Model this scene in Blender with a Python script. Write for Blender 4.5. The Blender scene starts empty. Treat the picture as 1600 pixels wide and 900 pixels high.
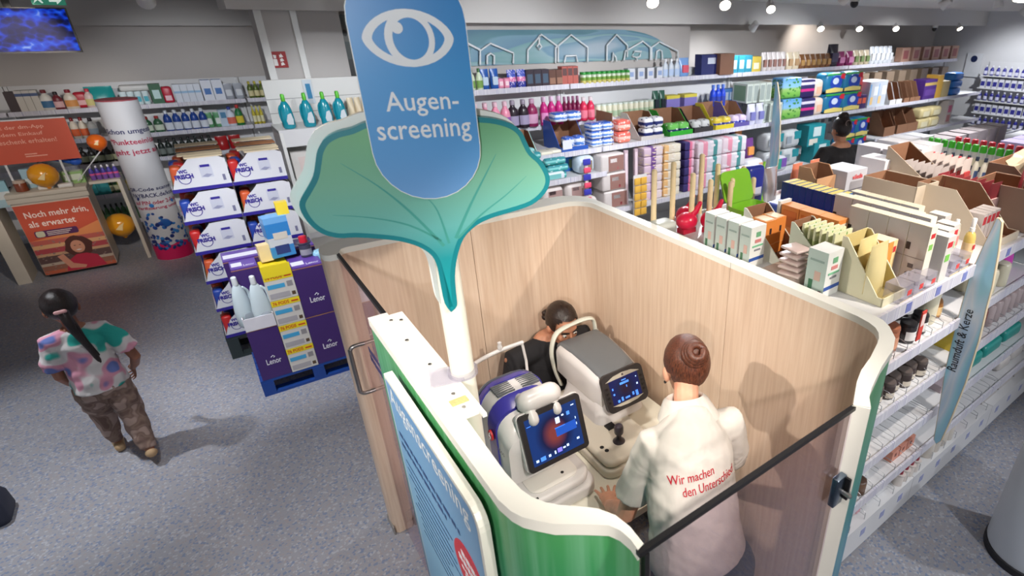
import bpy, bmesh, math, random
from mathutils import Vector, Matrix, noise
from mathutils.bvhtree import BVHTree

SC = bpy.context.scene
COL = SC.collection
R = random.Random(7)

# ------------------------------------------------------------------ camera
cam_data = bpy.data.cameras.new('camera')
cam = bpy.data.objects.new('camera', cam_data)
COL.objects.link(cam)
SC.camera = cam
PITCH, ROLL, YAW = .4493, .0106, -.678
cam_data.sensor_fit = 'HORIZONTAL'
cam_data.sensor_width = 36.0
cam_data.lens = 36 * 867.63 / 1600
cam_data.shift_x = -206.78 / 1600
cam_data.clip_start = .05
cam_data.dof.use_dof = True
cam_data.dof.focus_distance = 2.6
cam_data.dof.aperture_fstop = 3.5
_f = Vector((0, math.cos(PITCH), -math.sin(PITCH)))
_u = Vector((0, math.sin(PITCH), math.cos(PITCH)))
_r = Vector((1, 0, 0))
_r2 = math.cos(ROLL) * _r + math.sin(ROLL) * _u
_u2 = -math.sin(ROLL) * _r + math.cos(ROLL) * _u
_z = Matrix.Rotation(YAW, 3, 'Z')
_m = Matrix((_z @ _r2, _z @ _u2, _z @ -_f)).transposed().to_4x4()
_m.translation = (0, 0, 2.9)
cam.matrix_world = _m

# ------------------------------------------------------------------ exposure, world
SC.view_settings.view_transform = 'Standard'
SC.view_settings.look = 'None'
SC.view_settings.gamma = 1.0
SC.view_settings.use_curve_mapping = False
SC.view_settings.exposure = 0.0
world = bpy.data.worlds.new('world')
SC.world = world
world.use_nodes = True
world.node_tree.nodes['Background'].inputs[0].default_value = (.90, .93, 1.0, 1)
world.node_tree.nodes['Background'].inputs[1].default_value = .42

# ------------------------------------------------------------------ lamps: (x, y, z of the lamp face, aim point, watts, cone, colour)
WARM, COOL = (1.0, .90, .80), (.93, .96, 1.0)
LAMPS = [
    # over the booth and the aisle in front of it
    (-.60, 1.95, 3.06, (1.5, 1.75, 1.1), 150, 62, WARM),
    (.75, -.20, 3.08, (1.2, 2.4, 1.0), 200, 56, WARM),
    (1.7, .2, 3.08, (1.25, 1.9, .9), 55, 60, WARM),  # extra unseen spot, added for light from the door side
    (1.25, 1.9, 3.08, (1.25, 1.75, 0), 45, 75, WARM),
    (-.9, -.7, 3.08, (.5, 1.1, 1.1), 150, 62, WARM),  # unseen spot added in front to brighten the green panel
    (-1.0, -1.3, 3.05, (.36, 1.45, 2.6), 150, 34, COOL),  # unseen spot added to light the leaf sign evenly
    (-1.3, 1.4, 3.08, (-.2, 1.9, .4), 80, 70, COOL),
    (2.9, .3, 3.08, (2.8, 1.7, 1.7), 170, 72, WARM),
    (-.5, 3.6, 3.08, (-.8, 3.4, 0), 100, 76, COOL),
    # left floor and promotion area
    (-1.8, 4.9, 3.06, (-1.7, 5.0, 0), 230, 66, COOL),
    (-.3, 4.0, 3.08, (.3, 5.5, .9), 280, 60, COOL),
    (-.6, 5.2, 3.1, (-1.2, 9.4, .9), 260, 36, WARM),
    (0.0, 5.85, 2.99, (.3, 10.8, 1.2), 360, 44, COOL),
    (-1.6, 5.4, 3.1, (-1.4, 10.6, 1.2), 260, 34, WARM),
    (.5, 4.6, 3.08, (1.15, 6.9, 1.8), 150, 45, COOL),
    # along the shelving on the far wall
    (2.9, 3.4, 3.08, (2.8, 6.1, 1.5), 230, 80, COOL),
    (3.32, 4.05, 3.03, (2.6, 2.6, 1.6), 90, 84, COOL),
    (4.19, 4.05, 3.03, (3.2, 2.4, 1.6), 110, 84, COOL),
    (5.86, 4.9, 3.03, (4.6, 3.1, 1.4), 130, 88, COOL),
    (4.9, 3.3, 3.08, (4.9, 5.9, 1.3), 260, 84, COOL),
    (7.4, 3.6, 3.08, (7.3, 5.7, 1.3), 290, 88, COOL),
    (6.62, 5.85, 2.80, (6.7, 6.8, 1.9), 60, 90, COOL),
    (8.25, 5.85, 2.80, (7.2, 4.4, 1.3), 120, 95, COOL),
    (9.34, 5.85, 2.80, (8.2, 4.4, 1.3), 120, 95, COOL),
    (10.52, 5.85, 2.80, (9.2, 4.4, 1.3), 130, 95, COOL),
    (13.04, 5.85, 2.80, (12.6, 4.6, 1.3), 130, 100, COOL),
    (10.4, 3.8, 3.05, (10.4, 5.6, 1.4), 330, 88, COOL),
    (12.6, 4.4, 3.05, (14.3, 5.0, 1.5), 200, 80, COOL),
    (9.0, 6.4, 3.10, (9.6, 7.0, 2.0), 60, 110, WARM),
    # over the top of the gondola and the aisle beyond it
    (4.3, 1.1, 3.08, (4.1, 1.9, 1.7), 170, 80, WARM),
    (5.9, 2.2, 3.08, (5.6, 2.2, 1.7), 170, 80, COOL),
    (8.0, 3.2, 3.08, (8.2, 3.0, 1.4), 220, 84, COOL),
    (4.2, -1.0, 3.08, (3.3, .9, .5), 150, 60, COOL),
    (2.4, -1.1, 3.08, (2.5, .9, .5), 110, 60, COOL),
]

# ------------------------------------------------------------------ helpers
def lin(c):
    return tuple((v / 12.92 if v <= .04045 else ((v + .055) / 1.055) ** 2.4) for v in (x / 255 for x in c)) + (1.0,)

MATS = {}
def mat(name, rgb, rough=.5, metal=0.0, spec=.5, emit=0.0, var=.04, scale=9.0, coat=0.0):
    """plain coloured surface with a faint procedural tone variation"""
    if name in MATS: return MATS[name]
    m = bpy.data.materials.new(name); MATS[name] = m
    m.use_nodes = True
    nt = m.node_tree; b = nt.nodes['Principled BSDF']
    c = lin(rgb)
    b.inputs['Roughness'].default_value = rough
    b.inputs['Metallic'].default_value = metal
    b.inputs['Specular IOR Level'].default_value = spec
    b.inputs['Coat Weight'].default_value = coat
    b.inputs['Base Color'].default_value = c
    if var:
        tc = nt.nodes.new('ShaderNodeTexCoord'); nz = nt.nodes.new('ShaderNodeTexNoise')
        nz.inputs['Scale'].default_value = scale
        mx = nt.nodes.new('ShaderNodeMix'); mx.data_type = 'RGBA'
        nt.links.new(tc.outputs['Object'], nz.inputs['Vector'])
        nt.links.new(nz.outputs['Fac'], mx.inputs['Factor'])
        mx.inputs['A'].default_value = tuple(min(1, v * (1 + var * 2)) for v in c[:3]) + (1,)
        mx.inputs['B'].default_value = tuple(v * (1 - var * 2) for v in c[:3]) + (1,)
        nt.links.new(mx.outputs['Result'], b.inputs['Base Color'])
    if emit:
        b.inputs['Emission Color'].default_value = c
        b.inputs['Emission Strength'].default_value = emit
    return m

def cm(rgb, rough=.45):
    """cached plain colour"""
    return mat('colour_%d_%d_%d_%d' % (*rgb, int(rough * 100)), rgb, rough)

def nodes(name, rough=.5):
    m = bpy.data.materials.new(name); MATS[name] = m; m.use_nodes = True
    nt = m.node_tree; b = nt.nodes['Principled BSDF']; b.inputs['Roughness'].default_value = rough
    def N(t, **kw):
        n = nt.nodes.new('ShaderNode' + t)
        for k, v in kw.items(): setattr(n, k, v)
        return n
    return m, nt, b, N, nt.links.new

def ramp(N, stops, interp='LINEAR'):
    r = N('ValToRGB'); cr = r.color_ramp; cr.interpolation = interp
    while len(cr.elements) < len(stops): cr.elements.new(.5)
    for e, (p, c) in zip(cr.elements, stops):
        e.position = p; e.color = lin(c)
    return r

def banded(name, stops, axis=2, rough=.4, print_=None, interp='CONSTANT', coord='Generated'):
    """printed wrapper: colour bands along one axis, with optional blotchy print (colour, scale, threshold)"""
    if name in MATS: return MATS[name]
    m, nt, b, N, L = nodes(name, rough)
    tc = N('TexCoord'); sp = N('SeparateXYZ'); L(tc.outputs[coord], sp.inputs[0])
    r = ramp(N, stops, interp); L(sp.outputs[axis], r.inputs[0])
    out = r.outputs[0]
    if print_:
        col, sc, th = print_
        v = N('TexVoronoi'); v.inputs['Scale'].default_value = sc
        L(tc.outputs['Generated'], v.inputs['Vector'])
        g = N('Math', operation='LESS_THAN'); L(v.outputs['Distance'], g.inputs[0]); g.inputs[1].default_value = th
        mx = N('Mix', data_type='RGBA'); L(g.outputs[0], mx.inputs['Factor']); L(out, mx.inputs['A']); mx.inputs['B'].default_value = lin(col)
        out = mx.outputs['Result']
    L(out, b.inputs['Base Color'])
    return m

class MB:
    def __init__(s): s.v, s.f, s.mi, s.cur = [], [], [], 0
    def add(s, vs, fs, M=None):
        o = len(s.v)
        s.v += [tuple(M @ Vector(v)) if M else tuple(v) for v in vs]
        s.f += [tuple(o + i for i in f) for f in fs]; s.mi += [s.cur] * len(fs)
        return s
    def box(s, x0, x1, y0, y1, z0, z1, M=None):
        vs = [(x, y, z) for z in (z0, z1) for y in (y0, y1) for x in (x0, x1)]
        return s.add(vs, [(0, 2, 3, 1), (4, 5, 7, 6), (0, 1, 5, 4), (2, 6, 7, 3), (0, 4, 6, 2), (1, 3, 7, 5)], M)
    def prism(s, poly, d0, d1, axis='y', M=None):
        """extrude a 2-D polygon: axis y -> poly (x,z); axis x -> poly (y,z); axis z -> poly (x,y)"""
        def P(a, b, d): return {'y': (a, d, b), 'x': (d, a, b), 'z': (a, b, d)}[axis]
        n = len(poly)
        vs = [P(a, b, d0) for a, b in poly] + [P(a, b, d1) for a, b in poly]
        fs = [tuple(range(n)), tuple(range(2 * n - 1, n - 1, -1))] + [(i, i + n, (i + 1) % n + n, (i + 1) % n) for i in range(n)]
        return s.add(vs, fs, M)
    def flat(s, poly, d, axis='y', M=None):
        def P(a, b): return {'y': (a, d, b), 'x': (d, a, b), 'z': (a, b, d)}[axis]
        return s.add([P(a, b) for a, b in poly], [tuple(range(len(poly)))], M)
    def lathe(s, prof, n=16, sx=1, sy=1, c=(0, 0, 0), M=None):
        vs, fs = [], []
        for r, z in prof:
            for k in range(n):
                a = 2 * math.pi * k / n
                vs.append((c[0] + r * sx * math.cos(a), c[1] + r * sy * math.sin(a), c[2] + z))
        for j in range(len(prof) - 1):
            for k in range(n):
                a, b = j * n + k, j * n + (k + 1) % n
                fs.append((a, b, b + n, a + n))
        fs.append(tuple(range(n - 1, -1, -1))); fs.append(tuple(range((len(prof) - 1) * n, len(prof) * n)))
        return s.add(vs, fs, M)
    def tube(s, pts, r, n=8, M=None, closed=False):
        return s.limb(pts, [r] * len(pts), n, M=M, caps=False)
    def limb(s, pts, rads, n=12, side=None, M=None, caps=True):
        pts = [Vector(p) for p in pts]
        rads = [(r, r) if not isinstance(r, (tuple, list)) else r for r in rads]
        if caps:   # rounded ends
            def cap(p, q, r, out):
                d = (p - q).normalized(); m = min(r)
                for k in ((.95, .3), (.75, .66), (.4, .92), (.08, 1.0)): out.append((p + d * m * k[1], (r[0] * k[0], r[1] * k[0])))
            a, b = [], []
            cap(pts[0], pts[1], rads[0], a); cap(pts[-1], pts[-2], rads[-1], b)
            a.reverse()
            pts = [p for p, _ in a] + pts + [p for p, _ in b]
            rads = [r for _, r in a] + rads + [r for _, r in b]
        vs, fs = [], []
        u = None
        for i, p in enumerate(pts):
            t = (pts[min(i + 1, len(pts) - 1)] - pts[max(i - 1, 0)]).normalized()
            if u is None:
                ref = Vector(side) if side else (Vector((0, 0, 1)) if abs(t.z) < .9 else Vector((1, 0, 0)))
                u = ref
            if side: u = Vector(side)
            u = (u - t * u.dot(t)).normalized(); w = t.cross(u)
            for k in range(n):
                a = 2 * math.pi * k / n
                vs.append(p + u * (rads[i][0] * math.cos(a)) + w * (rads[i][1] * math.sin(a)))
        for j in range(len(pts) - 1):
            for k in range(n):
                a, b = j * n + k, j * n + (k + 1) % n
                fs.append((a, b, b + n, a + n))
        fs.append(tuple(range(n - 1, -1, -1))); fs.append(tuple(range((len(pts) - 1) * n, len(pts) * n)))
        return s.add(vs, fs, M)
    def ball(s, c, r, n=16, m=10, M=None):
        r = (r, r, r) if not isinstance(r, (tuple, list)) else r
        vs = [(c[0], c[1], c[2] - r[2])]; fs = []
        for j in range(1, m):
            t = math.pi * j / m - math.pi / 2
            for k in range(n):
                a = 2 * math.pi * k / n
                vs.append((c[0] + r[0] * math.cos(t) * math.cos(a), c[1] + r[1] * math.cos(t) * math.sin(a), c[2] + r[2] * math.sin(t)))
        vs.append((c[0], c[1], c[2] + r[2])); top = len(vs) - 1
        for k in range(n): fs.append((0, 1 + (k + 1) % n, 1 + k)); fs.append((top, top - n + k, top - n + (k + 1) % n))
        for j in range(m - 2):
            for k in range(n):
                a, b = 1 + j * n + k, 1 + j * n + (k + 1) % n
                fs.append((a, b, b + n, a + n))
        return s.add(vs, fs, M)
    def mesh(s, name, mats, smooth=None, bev=0, seg=2):
        me = bpy.data.meshes.new(name)
        me.from_pydata(s.v, [], s.f)
        mats = mats if isinstance(mats, (list, tuple)) else [mats]
        for m in mats: me.materials.append(m)
        if len(mats) > 1: me.polygons.foreach_set('material_index', s.mi)
        bm = bmesh.new(); bm.from_mesh(me)
        bmesh.ops.recalc_face_normals(bm, faces=bm.faces)
        if bev:
            ed = [e for e in bm.edges if len(e.link_faces) == 2 and e.calc_face_angle(0) > .6]
            bmesh.ops.bevel(bm, geom=ed, offset=bev, segments=seg, profile=.5, affect='EDGES', clamp_overlap=True)
        bm.to_mesh(me); bm.free()
        if smooth is None: smooth = bool(bev)
        if smooth:
            me.polygons.foreach_set('use_smooth', [True] * len(me.polygons))
            me.set_sharp_from_angle(angle=math.radians(smooth if smooth is not True else 40))
        me.update()
        return me
    def build(s, name, mats, parent=None, loc=(0, 0, 0), rz=0, **kw):
        return put(name, s.mesh(name, mats, **kw), parent, loc, rz)

def put(name, me, parent=None, loc=(0, 0, 0), rz=0):
    o = bpy.data.objects.new(name, me); COL.objects.link(o)
    o.location = loc; o.rotation_euler = (0, 0, rz)
    if parent: o.parent = parent
    return o

def tag(o, label, cat, group=None, kind=None):
    o['label'] = label; o['category'] = cat
    if group: o['group'] = group
    if kind: o['kind'] = kind
    return o

def thing(name, label, cat, loc=(0, 0, 0), rz=0, group=None):
    o = bpy.data.objects.new(name, None); COL.objects.link(o)
    o.empty_display_size = .05
    o.location = loc; o.rotation_euler = (0, 0, rz)
    return tag(o, label, cat, group)

def struct(o, label=None):
    o['kind'] = 'structure'
    if label: o['label'] = label
    return o

def kids(o): return [c for c in bpy.data.objects if c.parent == o]

def tree(root):
    """(object, index of its parent in the list) for a thing, its parts and sub-parts"""
    out = [(root, -1)]
    byp = {}
    for c in COL.objects:
        if c.parent: byp.setdefault(c.parent.name, []).append(c)
    def go(o, i):
        for c in byp.get(o.name, ()):
            out.append((c, i)); go(c, len(out) - 1)
    go(root, 0)
    return out

def dup(tr, loc, rz, label, group=None):
    new = []
    for o, pi in tr:
        c = o.copy(); COL.objects.link(c); new.append(c)
        if pi >= 0: c.parent = new[pi]
    r = new[0]; r.location = loc; r.rotation_euler = (0, 0, rz); r['label'] = label
    if group: r['group'] = group
    elif 'group' in r: del r['group']
    return r

ORD = ['first', 'second', 'third', 'fourth', 'fifth', 'sixth', 'seventh', 'eighth', 'ninth', 'tenth', 'eleventh', 'twelfth',
       'thirteenth', 'fourteenth', 'fifteenth', 'sixteenth']
def lab(desc, i, n, how='from the left'):
    if n == 1: return desc
    if n == 2: return desc + ', ' + (('left of the pair', 'right of the pair') if how == 'from the left' else ('nearer of the pair', 'farther of the pair'))[i]
    if i == n - 1 and how == 'from the left': return desc + ', rightmost of its row'
    return desc + ', ' + ORD[i] + ' ' + how

def row(maker, spots, desc, group, how='from the left', jit=.03):
    """one thing of a kind, then copies of it and of its parts; spots = (x, y, z[, turn])"""
    n = len(spots); tr = None
    out = []
    def squeeze(r):
        # goods never push into their neighbours: a tight row gets slightly narrower pieces
        ms = [o for o, _ in tree(r) if o.type == 'MESH']
        ext = [max(abs(v[a]) for o in ms for v in o.bound_box) * (2 if a == 0 else 1) for a in (0, 1)]
        for a in (0, 1):
            gaps = [abs(p[a] - q[a]) for i, p in enumerate(spots) for q in spots[:i] if abs(p[1 - a] - q[1 - a]) < ext[1 - a] * .8 and abs(p[2] - q[2]) < .05 and abs(p[a] - q[a]) > 1e-4]
            if gaps and min(gaps) < ext[a] * 1.02: r.scale[a] = max(.5, min(gaps) / ext[a] * .96)
    for i, s in enumerate(spots):
        rz = (s[3] if len(s) > 3 else 0) + R.uniform(-jit, jit)
        l = lab(desc, i, n, how) if n <= 16 else desc
        if tr is None:
            r = maker(); r.location = s[:3]; r.rotation_euler = (0, 0, rz); r['label'] = l
            if group and n > 1: r['group'] = group
            squeeze(r)
            tr = tree(r)
        else:
            r = dup(tr, s[:3], rz, l, group)
        out.append(r)
    return out

def spread(x0, x1, n, y, z, rz=0):
    return [(x0 + (x1 - x0) * (i / (n - 1) if n > 1 else .5), y, z, rz) for i in range(n)]

TXT = {}
def text_mesh(s, m, width=None, height=None, bold=0.0, ext=.0, align='LEFT', shear=0.0, space=1.0):
    """built-in font -> mesh in the XY plane, scaled to a width (or cap height), lower left at the origin"""
    key = (s, m.name, width, height, bold, ext, align, shear, space)
    if key in TXT: return TXT[key]
    cu = bpy.data.curves.new('lettering', 'FONT'); cu.body = s; cu.resolution_u = 2
    cu.offset = bold; cu.align_x = align; cu.shear = shear; cu.space_line = space
    ob = bpy.data.objects.new('lettering', cu); COL.objects.link(ob)
    bpy.context.view_layer.update()
    me = bpy.data.meshes.new_from_object(ob.evaluated_get(bpy.context.evaluated_depsgraph_get()))
    bpy.data.objects.remove(ob); bpy.data.curves.remove(cu)
    xs = [v.co.x for v in me.vertices]; ys = [v.co.y for v in me.vertices]
    x0, y0, w, h = min(xs), min(ys), max(xs) - min(xs), max(ys) - min(ys)
    sx = width / w if width else height / h
    sy = height / h if height else sx
    for v in me.vertices: v.co = ((v.co.x - x0) * sx, (v.co.y - y0) * sy, 0)
    me.materials.clear(); me.materials.append(m)
    me.name = 'lettering'
    TXT[key] = me
    return me

def letter(s, m, o, xd, yd, parent, width=None, height=None, name='lettering', **kw):
    """flat print: origin o, writing direction xd, up direction yd"""
    me = text_mesh(s, m, width, height, **kw)
    xd = Vector(xd).normalized(); yd = Vector(yd).normalized(); zd = xd.cross(yd)
    M = Matrix((xd, yd, zd)).transposed().to_4x4(); M.translation = o
    ob = bpy.data.objects.new(name, me); COL.objects.link(ob)
    ob.parent = parent; ob.matrix_local = M
    return ob

def remesh(mb, name, mats, voxel, smooth=4, parent=None, fn=None):
    """fuse overlapping closed shapes into one continuous skin"""
    me = bpy.data.meshes.new(name); me.from_pydata(mb.v, [], mb.f)
    ob = bpy.data.objects.new(name, me); COL.objects.link(ob)
    bm = bmesh.new(); bm.from_mesh(me); bmesh.ops.recalc_face_normals(bm, faces=bm.faces); bm.to_mesh(me); bm.free()
    md = ob.modifiers.new('r', 'REMESH'); md.mode = 'VOXEL'; md.voxel_size = voxel
    if smooth:
        ms = ob.modifiers.new('s', 'SMOOTH'); ms.factor = .5; ms.iterations = smooth
    bpy.context.view_layer.update()
    new = bpy.data.meshes.new_from_object(ob.evaluated_get(bpy.context.evaluated_depsgraph_get()))
    bpy.data.objects.remove(ob); bpy.data.meshes.remove(me)
    new.name = name; new.materials.clear()
    for m in (mats if isinstance(mats, (list, tuple)) else [mats]): new.materials.append(m)
    if fn:
        for v in new.vertices: v.co = fn(v.co)
    new.polygons.foreach_set('use_smooth', [True] * len(new.polygons))
    new.update()
    return put(name, new, parent)

def rpoly(x0, x1, y0, y1, r, n=5):
    """rounded rectangle polygon; r may be one radius or four (ll, lr, ur, ul)"""
    rs = r if isinstance(r, (tuple, list)) else (r,) * 4
    out = []
    for (cx, cy, a0), q in zip(((x0, y0, 180), (x1, y0, 270), (x1, y1, 0), (x0, y1, 90)), rs):
        px = cx + q * (1 if cx == x0 else -1); py = cy + q * (1 if cy == y0 else -1)
        if q <= 1e-6: out.append((cx, cy)); continue
        for k in range(n + 1):
            a = math.radians(a0 + 90 * k / n); out.append((px + q * math.cos(a), py + q * math.sin(a)))
    return out

def curve(pts, n=6):
    """Catmull-Rom through points"""
    pts = [Vector(p) for p in pts]; out = []
    for i in range(len(pts) - 1):
        p0, p1, p2, p3 = pts[max(i - 1, 0)], pts[i], pts[i + 1], pts[min(i + 2, len(pts) - 1)]
        for k in range(n):
            t = k / n
            out.append(.5 * ((2 * p1) + (p2 - p0) * t + (2 * p0 - 5 * p1 + 4 * p2 - p3) * t * t + (3 * p1 - p0 - 3 * p2 + p3) * t ** 3))
    out.append(pts[-1])
    return out

# ================================================================== setting
def floor_mat():
    m, nt, b, N, L = nodes('speckled_vinyl', .38)
    tc = N('TexCoord')
    v = N('TexVoronoi'); v.inputs['Scale'].default_value = 78; L(tc.outputs['Object'], v.inputs['Vector'])
    sp = N('SeparateColor'); L(v.outputs['Color'], sp.inputs[0])
    r = ramp(N, [(0, (152, 152, 158)), (.60, (152, 152, 158)), (.61, (74, 112, 160)), (.74, (74, 112, 160)), (.75, (160, 148, 142)), (.87, (172, 164, 160)), (.88, (188, 190, 196)), (1, (96, 92, 96))], 'CONSTANT')
    L(sp.outputs[0], r.inputs[0])
    n2 = N('TexNoise'); n2.inputs['Scale'].default_value = 160; n2.inputs['Detail'].default_value = 2; L(tc.outputs['Object'], n2.inputs['Vector'])
    r2 = ramp(N, [(0, (130, 130, 138)), (.45, (160, 160, 168)), (.60, (170, 166, 168)), (.72, (86, 118, 164))]); L(n2.outputs['Fac'], r2.inputs[0])
    mx = N('Mix', data_type='RGBA'); mx.inputs['Factor'].default_value = .5
    L(r.outputs[0], mx.inputs['A']); L(r2.outputs[0], mx.inputs['B']); L(mx.outputs['Result'], b.inputs['Base Color'])
    b.inputs['Specular IOR Level'].default_value = .35
    return m
WALL = mat('wall_paint', (190, 184, 180), .75, scale=1.5, var=.015)
CEIL = mat('ceiling_paint', (200, 197, 194), .8, scale=1.0, var=.012)
PILL = mat('pillar_paint', (186, 182, 180), .7, scale=2.0, var=.012)
WHITE = mat('white_laminate', (226, 226, 224), .35, var=.012, scale=3)
METAL = mat('white_steel', (214, 214, 216), .38, var=.015, scale=3)
STEEL = mat('brushed_steel', (170, 168, 166), .28, metal=1.0, var=.05, scale=40)
BLACK = mat('black_plastic', (24, 23, 25), .35)
RUBBER = mat('dark_rubber', (40, 38, 42), .6)

struct(MB().box(-9, 19, -4, 15, -.1, 0).build('floor', floor_mat()), 'grey vinyl floor with blue and beige speckles')
struct(MB().box(-9, 19, -1.6, 15, 3.15, 3.3).build('ceiling', CEIL))
struct(MB().box(-9, 1.2, 11.1, 11.3, 0, 3.15).build('wall_back', WALL))
struct(MB().box(1.2, 1.3, 7.6, 11.3, 0, 3.15).build('wall_left', WALL))
struct(MB().box(1.3, 2.2, 7.6, 7.8, 0, 3.15).build('wall_back', WALL))
struct(MB().box(2.2, 5.85, 6.3, 7.8, 0, 3.0).build('wall_back', WALL))
struct(MB().box(5.85, 16.2, 7.0, 7.2, 0, 3.15).build('wall_back', WALL))
struct(MB().box(14.4, 14.6, -2, 7.0, 0, 3.15).build('wall_right', mat('wall_paint_white', (206, 206, 208), .75, scale=1.5, var=.01)))
struct(MB().box(1.75, 14.4, 5.9, 6.3, 2.86, 3.15).build('trim_2', CEIL))
struct(MB().box(-9, 1.2, 10.7, 11.1, 2.77, 3.15).build('trim_2', CEIL))
struct(MB().box(.55, 1.75, 6.75, 7.6, 2.955, 3.15).build('trim_3', CEIL))
p = struct(MB().box(.80, 1.57, 7.2, 7.6, 0, 2.955).build('trim_1', PILL))
MB().box(.795, .86, 7.18, 7.2, 2.3, 2.955).build('edge_strip', WHITE, p)
MB().box(1.11, 1.165, 7.17, 7.2, 2.3, 2.955).build('edge_strip', WHITE, p)

# red fire extinguisher sign on the pillar
t = thing('fire_extinguisher_sign', 'small red fire extinguisher sign on the pale pillar', 'sign', (.84, 7.19, 2.42))
MB().box(0, .145, -.008, 0, 0, .155).build('sign_plate', mat('sign_red', (150, 20, 26), .4), t)
wm = mat('sign_white', (232, 228, 226), .5, var=0)
mb = MB().prism(rpoly(.022, .056, .02, .085, .006), -.011, -.008).prism([(.03, .09), (.05, .09), (.056, .12), (.028, .125)], -.011, -.008).build('pictogram', wm, t)
mb = MB()
for k in range(3): mb.prism([(.082, .02 + k * .038), (.118, .028 + k * .038), (.108, .045 + k * .038), (.098, .062 + k * .038), (.096, .044 + k * .038), (.084, .05 + k * .038)], -.011, -.008)
mb.build('pictogram', wm, t)

# dark picture panel between the pillar and the sign
t = thing('picture_panel', 'dark picture panel on the wall right of the pillar', 'panel', (1.6, 7.55, 2.0))
MB().box(0, .6, -.02, .05, 0, .92).build('board', banded('dark_print', [(0, (120, 40, 44)), (.12, (40, 46, 48)), (.5, (58, 74, 74)), (.7, (92, 98, 96))], 2, .4, ((30, 34, 36), 5, .4)), t)

# mural with white outlines of houses
def mural_mat():
    m, nt, b, N, L = nodes('mural_waves', .5)
    tc = N('TexCoord'); mp = N('Mapping'); mp.inputs['Scale'].default_value = (.55, 1, 3.0); L(tc.outputs['Object'], mp.inputs[0])
    n = N('TexNoise'); n.inputs['Scale'].default_value = 1.15; n.inputs['Detail'].default_value = 1.5; n.inputs['Distortion'].default_value = .6; L(mp.outputs[0], n.inputs['Vector'])
    r = ramp(N, [(.28, (70, 112, 134)), (.40, (92, 136, 148)), (.41, (118, 156, 174)), (.48, (108, 144, 168)), (.49, (122, 164, 166)), (.56, (144, 174, 182)), (.57, (112, 150, 172)), (.70, (164, 180, 192))])
    L(n.outputs['Fac'], r.inputs[0]); L(r.outputs[0], b.inputs['Base Color'])
    return m
t = thing('wall_mural', 'teal wave mural with white house outlines high on the far wall', 'mural', (0, 6.3, 0))
pl = [(2.25, 2.43), (5.50, 2.43)] + [(5.50 - .95 * (1 - math.cos(a)), 2.43 + .36 * math.sin(a)) for a in [math.pi / 2 * k / 12 for k in range(1, 13)]] + [(2.25, 2.79)]
MB().prism(pl, -.025, 0).build('mural_board', mural_mat(), t)
OUT = mat('white_outline', (222, 226, 228), .4, var=0)
def outline(pts):
    MB().limb([(x, -.05, z) for x, z in pts], [.013] * len(pts), 6).build('house_outline', OUT, t, smooth=60)
for pts in ([(2.684, 2.450), (2.701, 2.585), (2.827, 2.654), (3.093, 2.551), (3.083, 2.450)],
            [(2.766, 2.454), (2.776, 2.532), (2.816, 2.554), (2.858, 2.530), (2.849, 2.451)],
            [(3.265, 2.451), (3.277, 2.580), (3.464, 2.740), (3.680, 2.607), (3.669, 2.445)],
            [(3.442, 2.726), (3.427, 2.645), (3.395, 2.612), (3.421, 2.581), (3.457, 2.611), (3.431, 2.645)],
            [(3.634, 2.439), (3.644, 2.594), (3.864, 2.734), (4.096, 2.593), (4.089, 2.432)],
            [(3.757, 2.435), (3.779, 2.503), (3.924, 2.503), (3.940, 2.437)],
            [(4.380, 2.431), (4.384, 2.610), (4.535, 2.733), (4.707, 2.605), (4.706, 2.475)],
            [(4.470, 2.428), (4.482, 2.526), (4.521, 2.472), (4.530, 2.426)],
            [(4.654, 2.430), (4.675, 2.537), (4.959, 2.651), (5.091, 2.575), (5.094, 2.425)],
            [(4.865, 2.424), (4.864, 2.455), (4.790, 2.473), (4.822, 2.530), (4.939, 2.527), (4.918, 2.469), (4.864, 2.455)],
            [(5.116, 2.424), (5.113, 2.575), (5.245, 2.639), (5.584, 2.517), (5.589, 2.419)],
            [(5.194, 2.422), (5.203, 2.526), (5.248, 2.540), (5.293, 2.524), (5.308, 2.418)],
            [(2.572, 2.657), (2.701, 2.592)]):
    outline(pts)

# round emblem notice on the right pillar
t = thing('round_emblem_notice', 'small white notice with dark round emblem on the end wall', 'notice', (14.38, 5.80, 1.80))
MB().box(-.02, 0, 0, .34, 0, .5).build('board', mat('notice_white', (210, 212, 216), .5), t)
MB().lathe([(.07, -.03), (.07, -.02)], 16, M=Matrix.Translation((-.0, .17, .38)) @ Matrix.Rotation(math.radians(90), 4, 'Y')).build('emblem', cm((28, 40, 80)), t)

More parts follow.
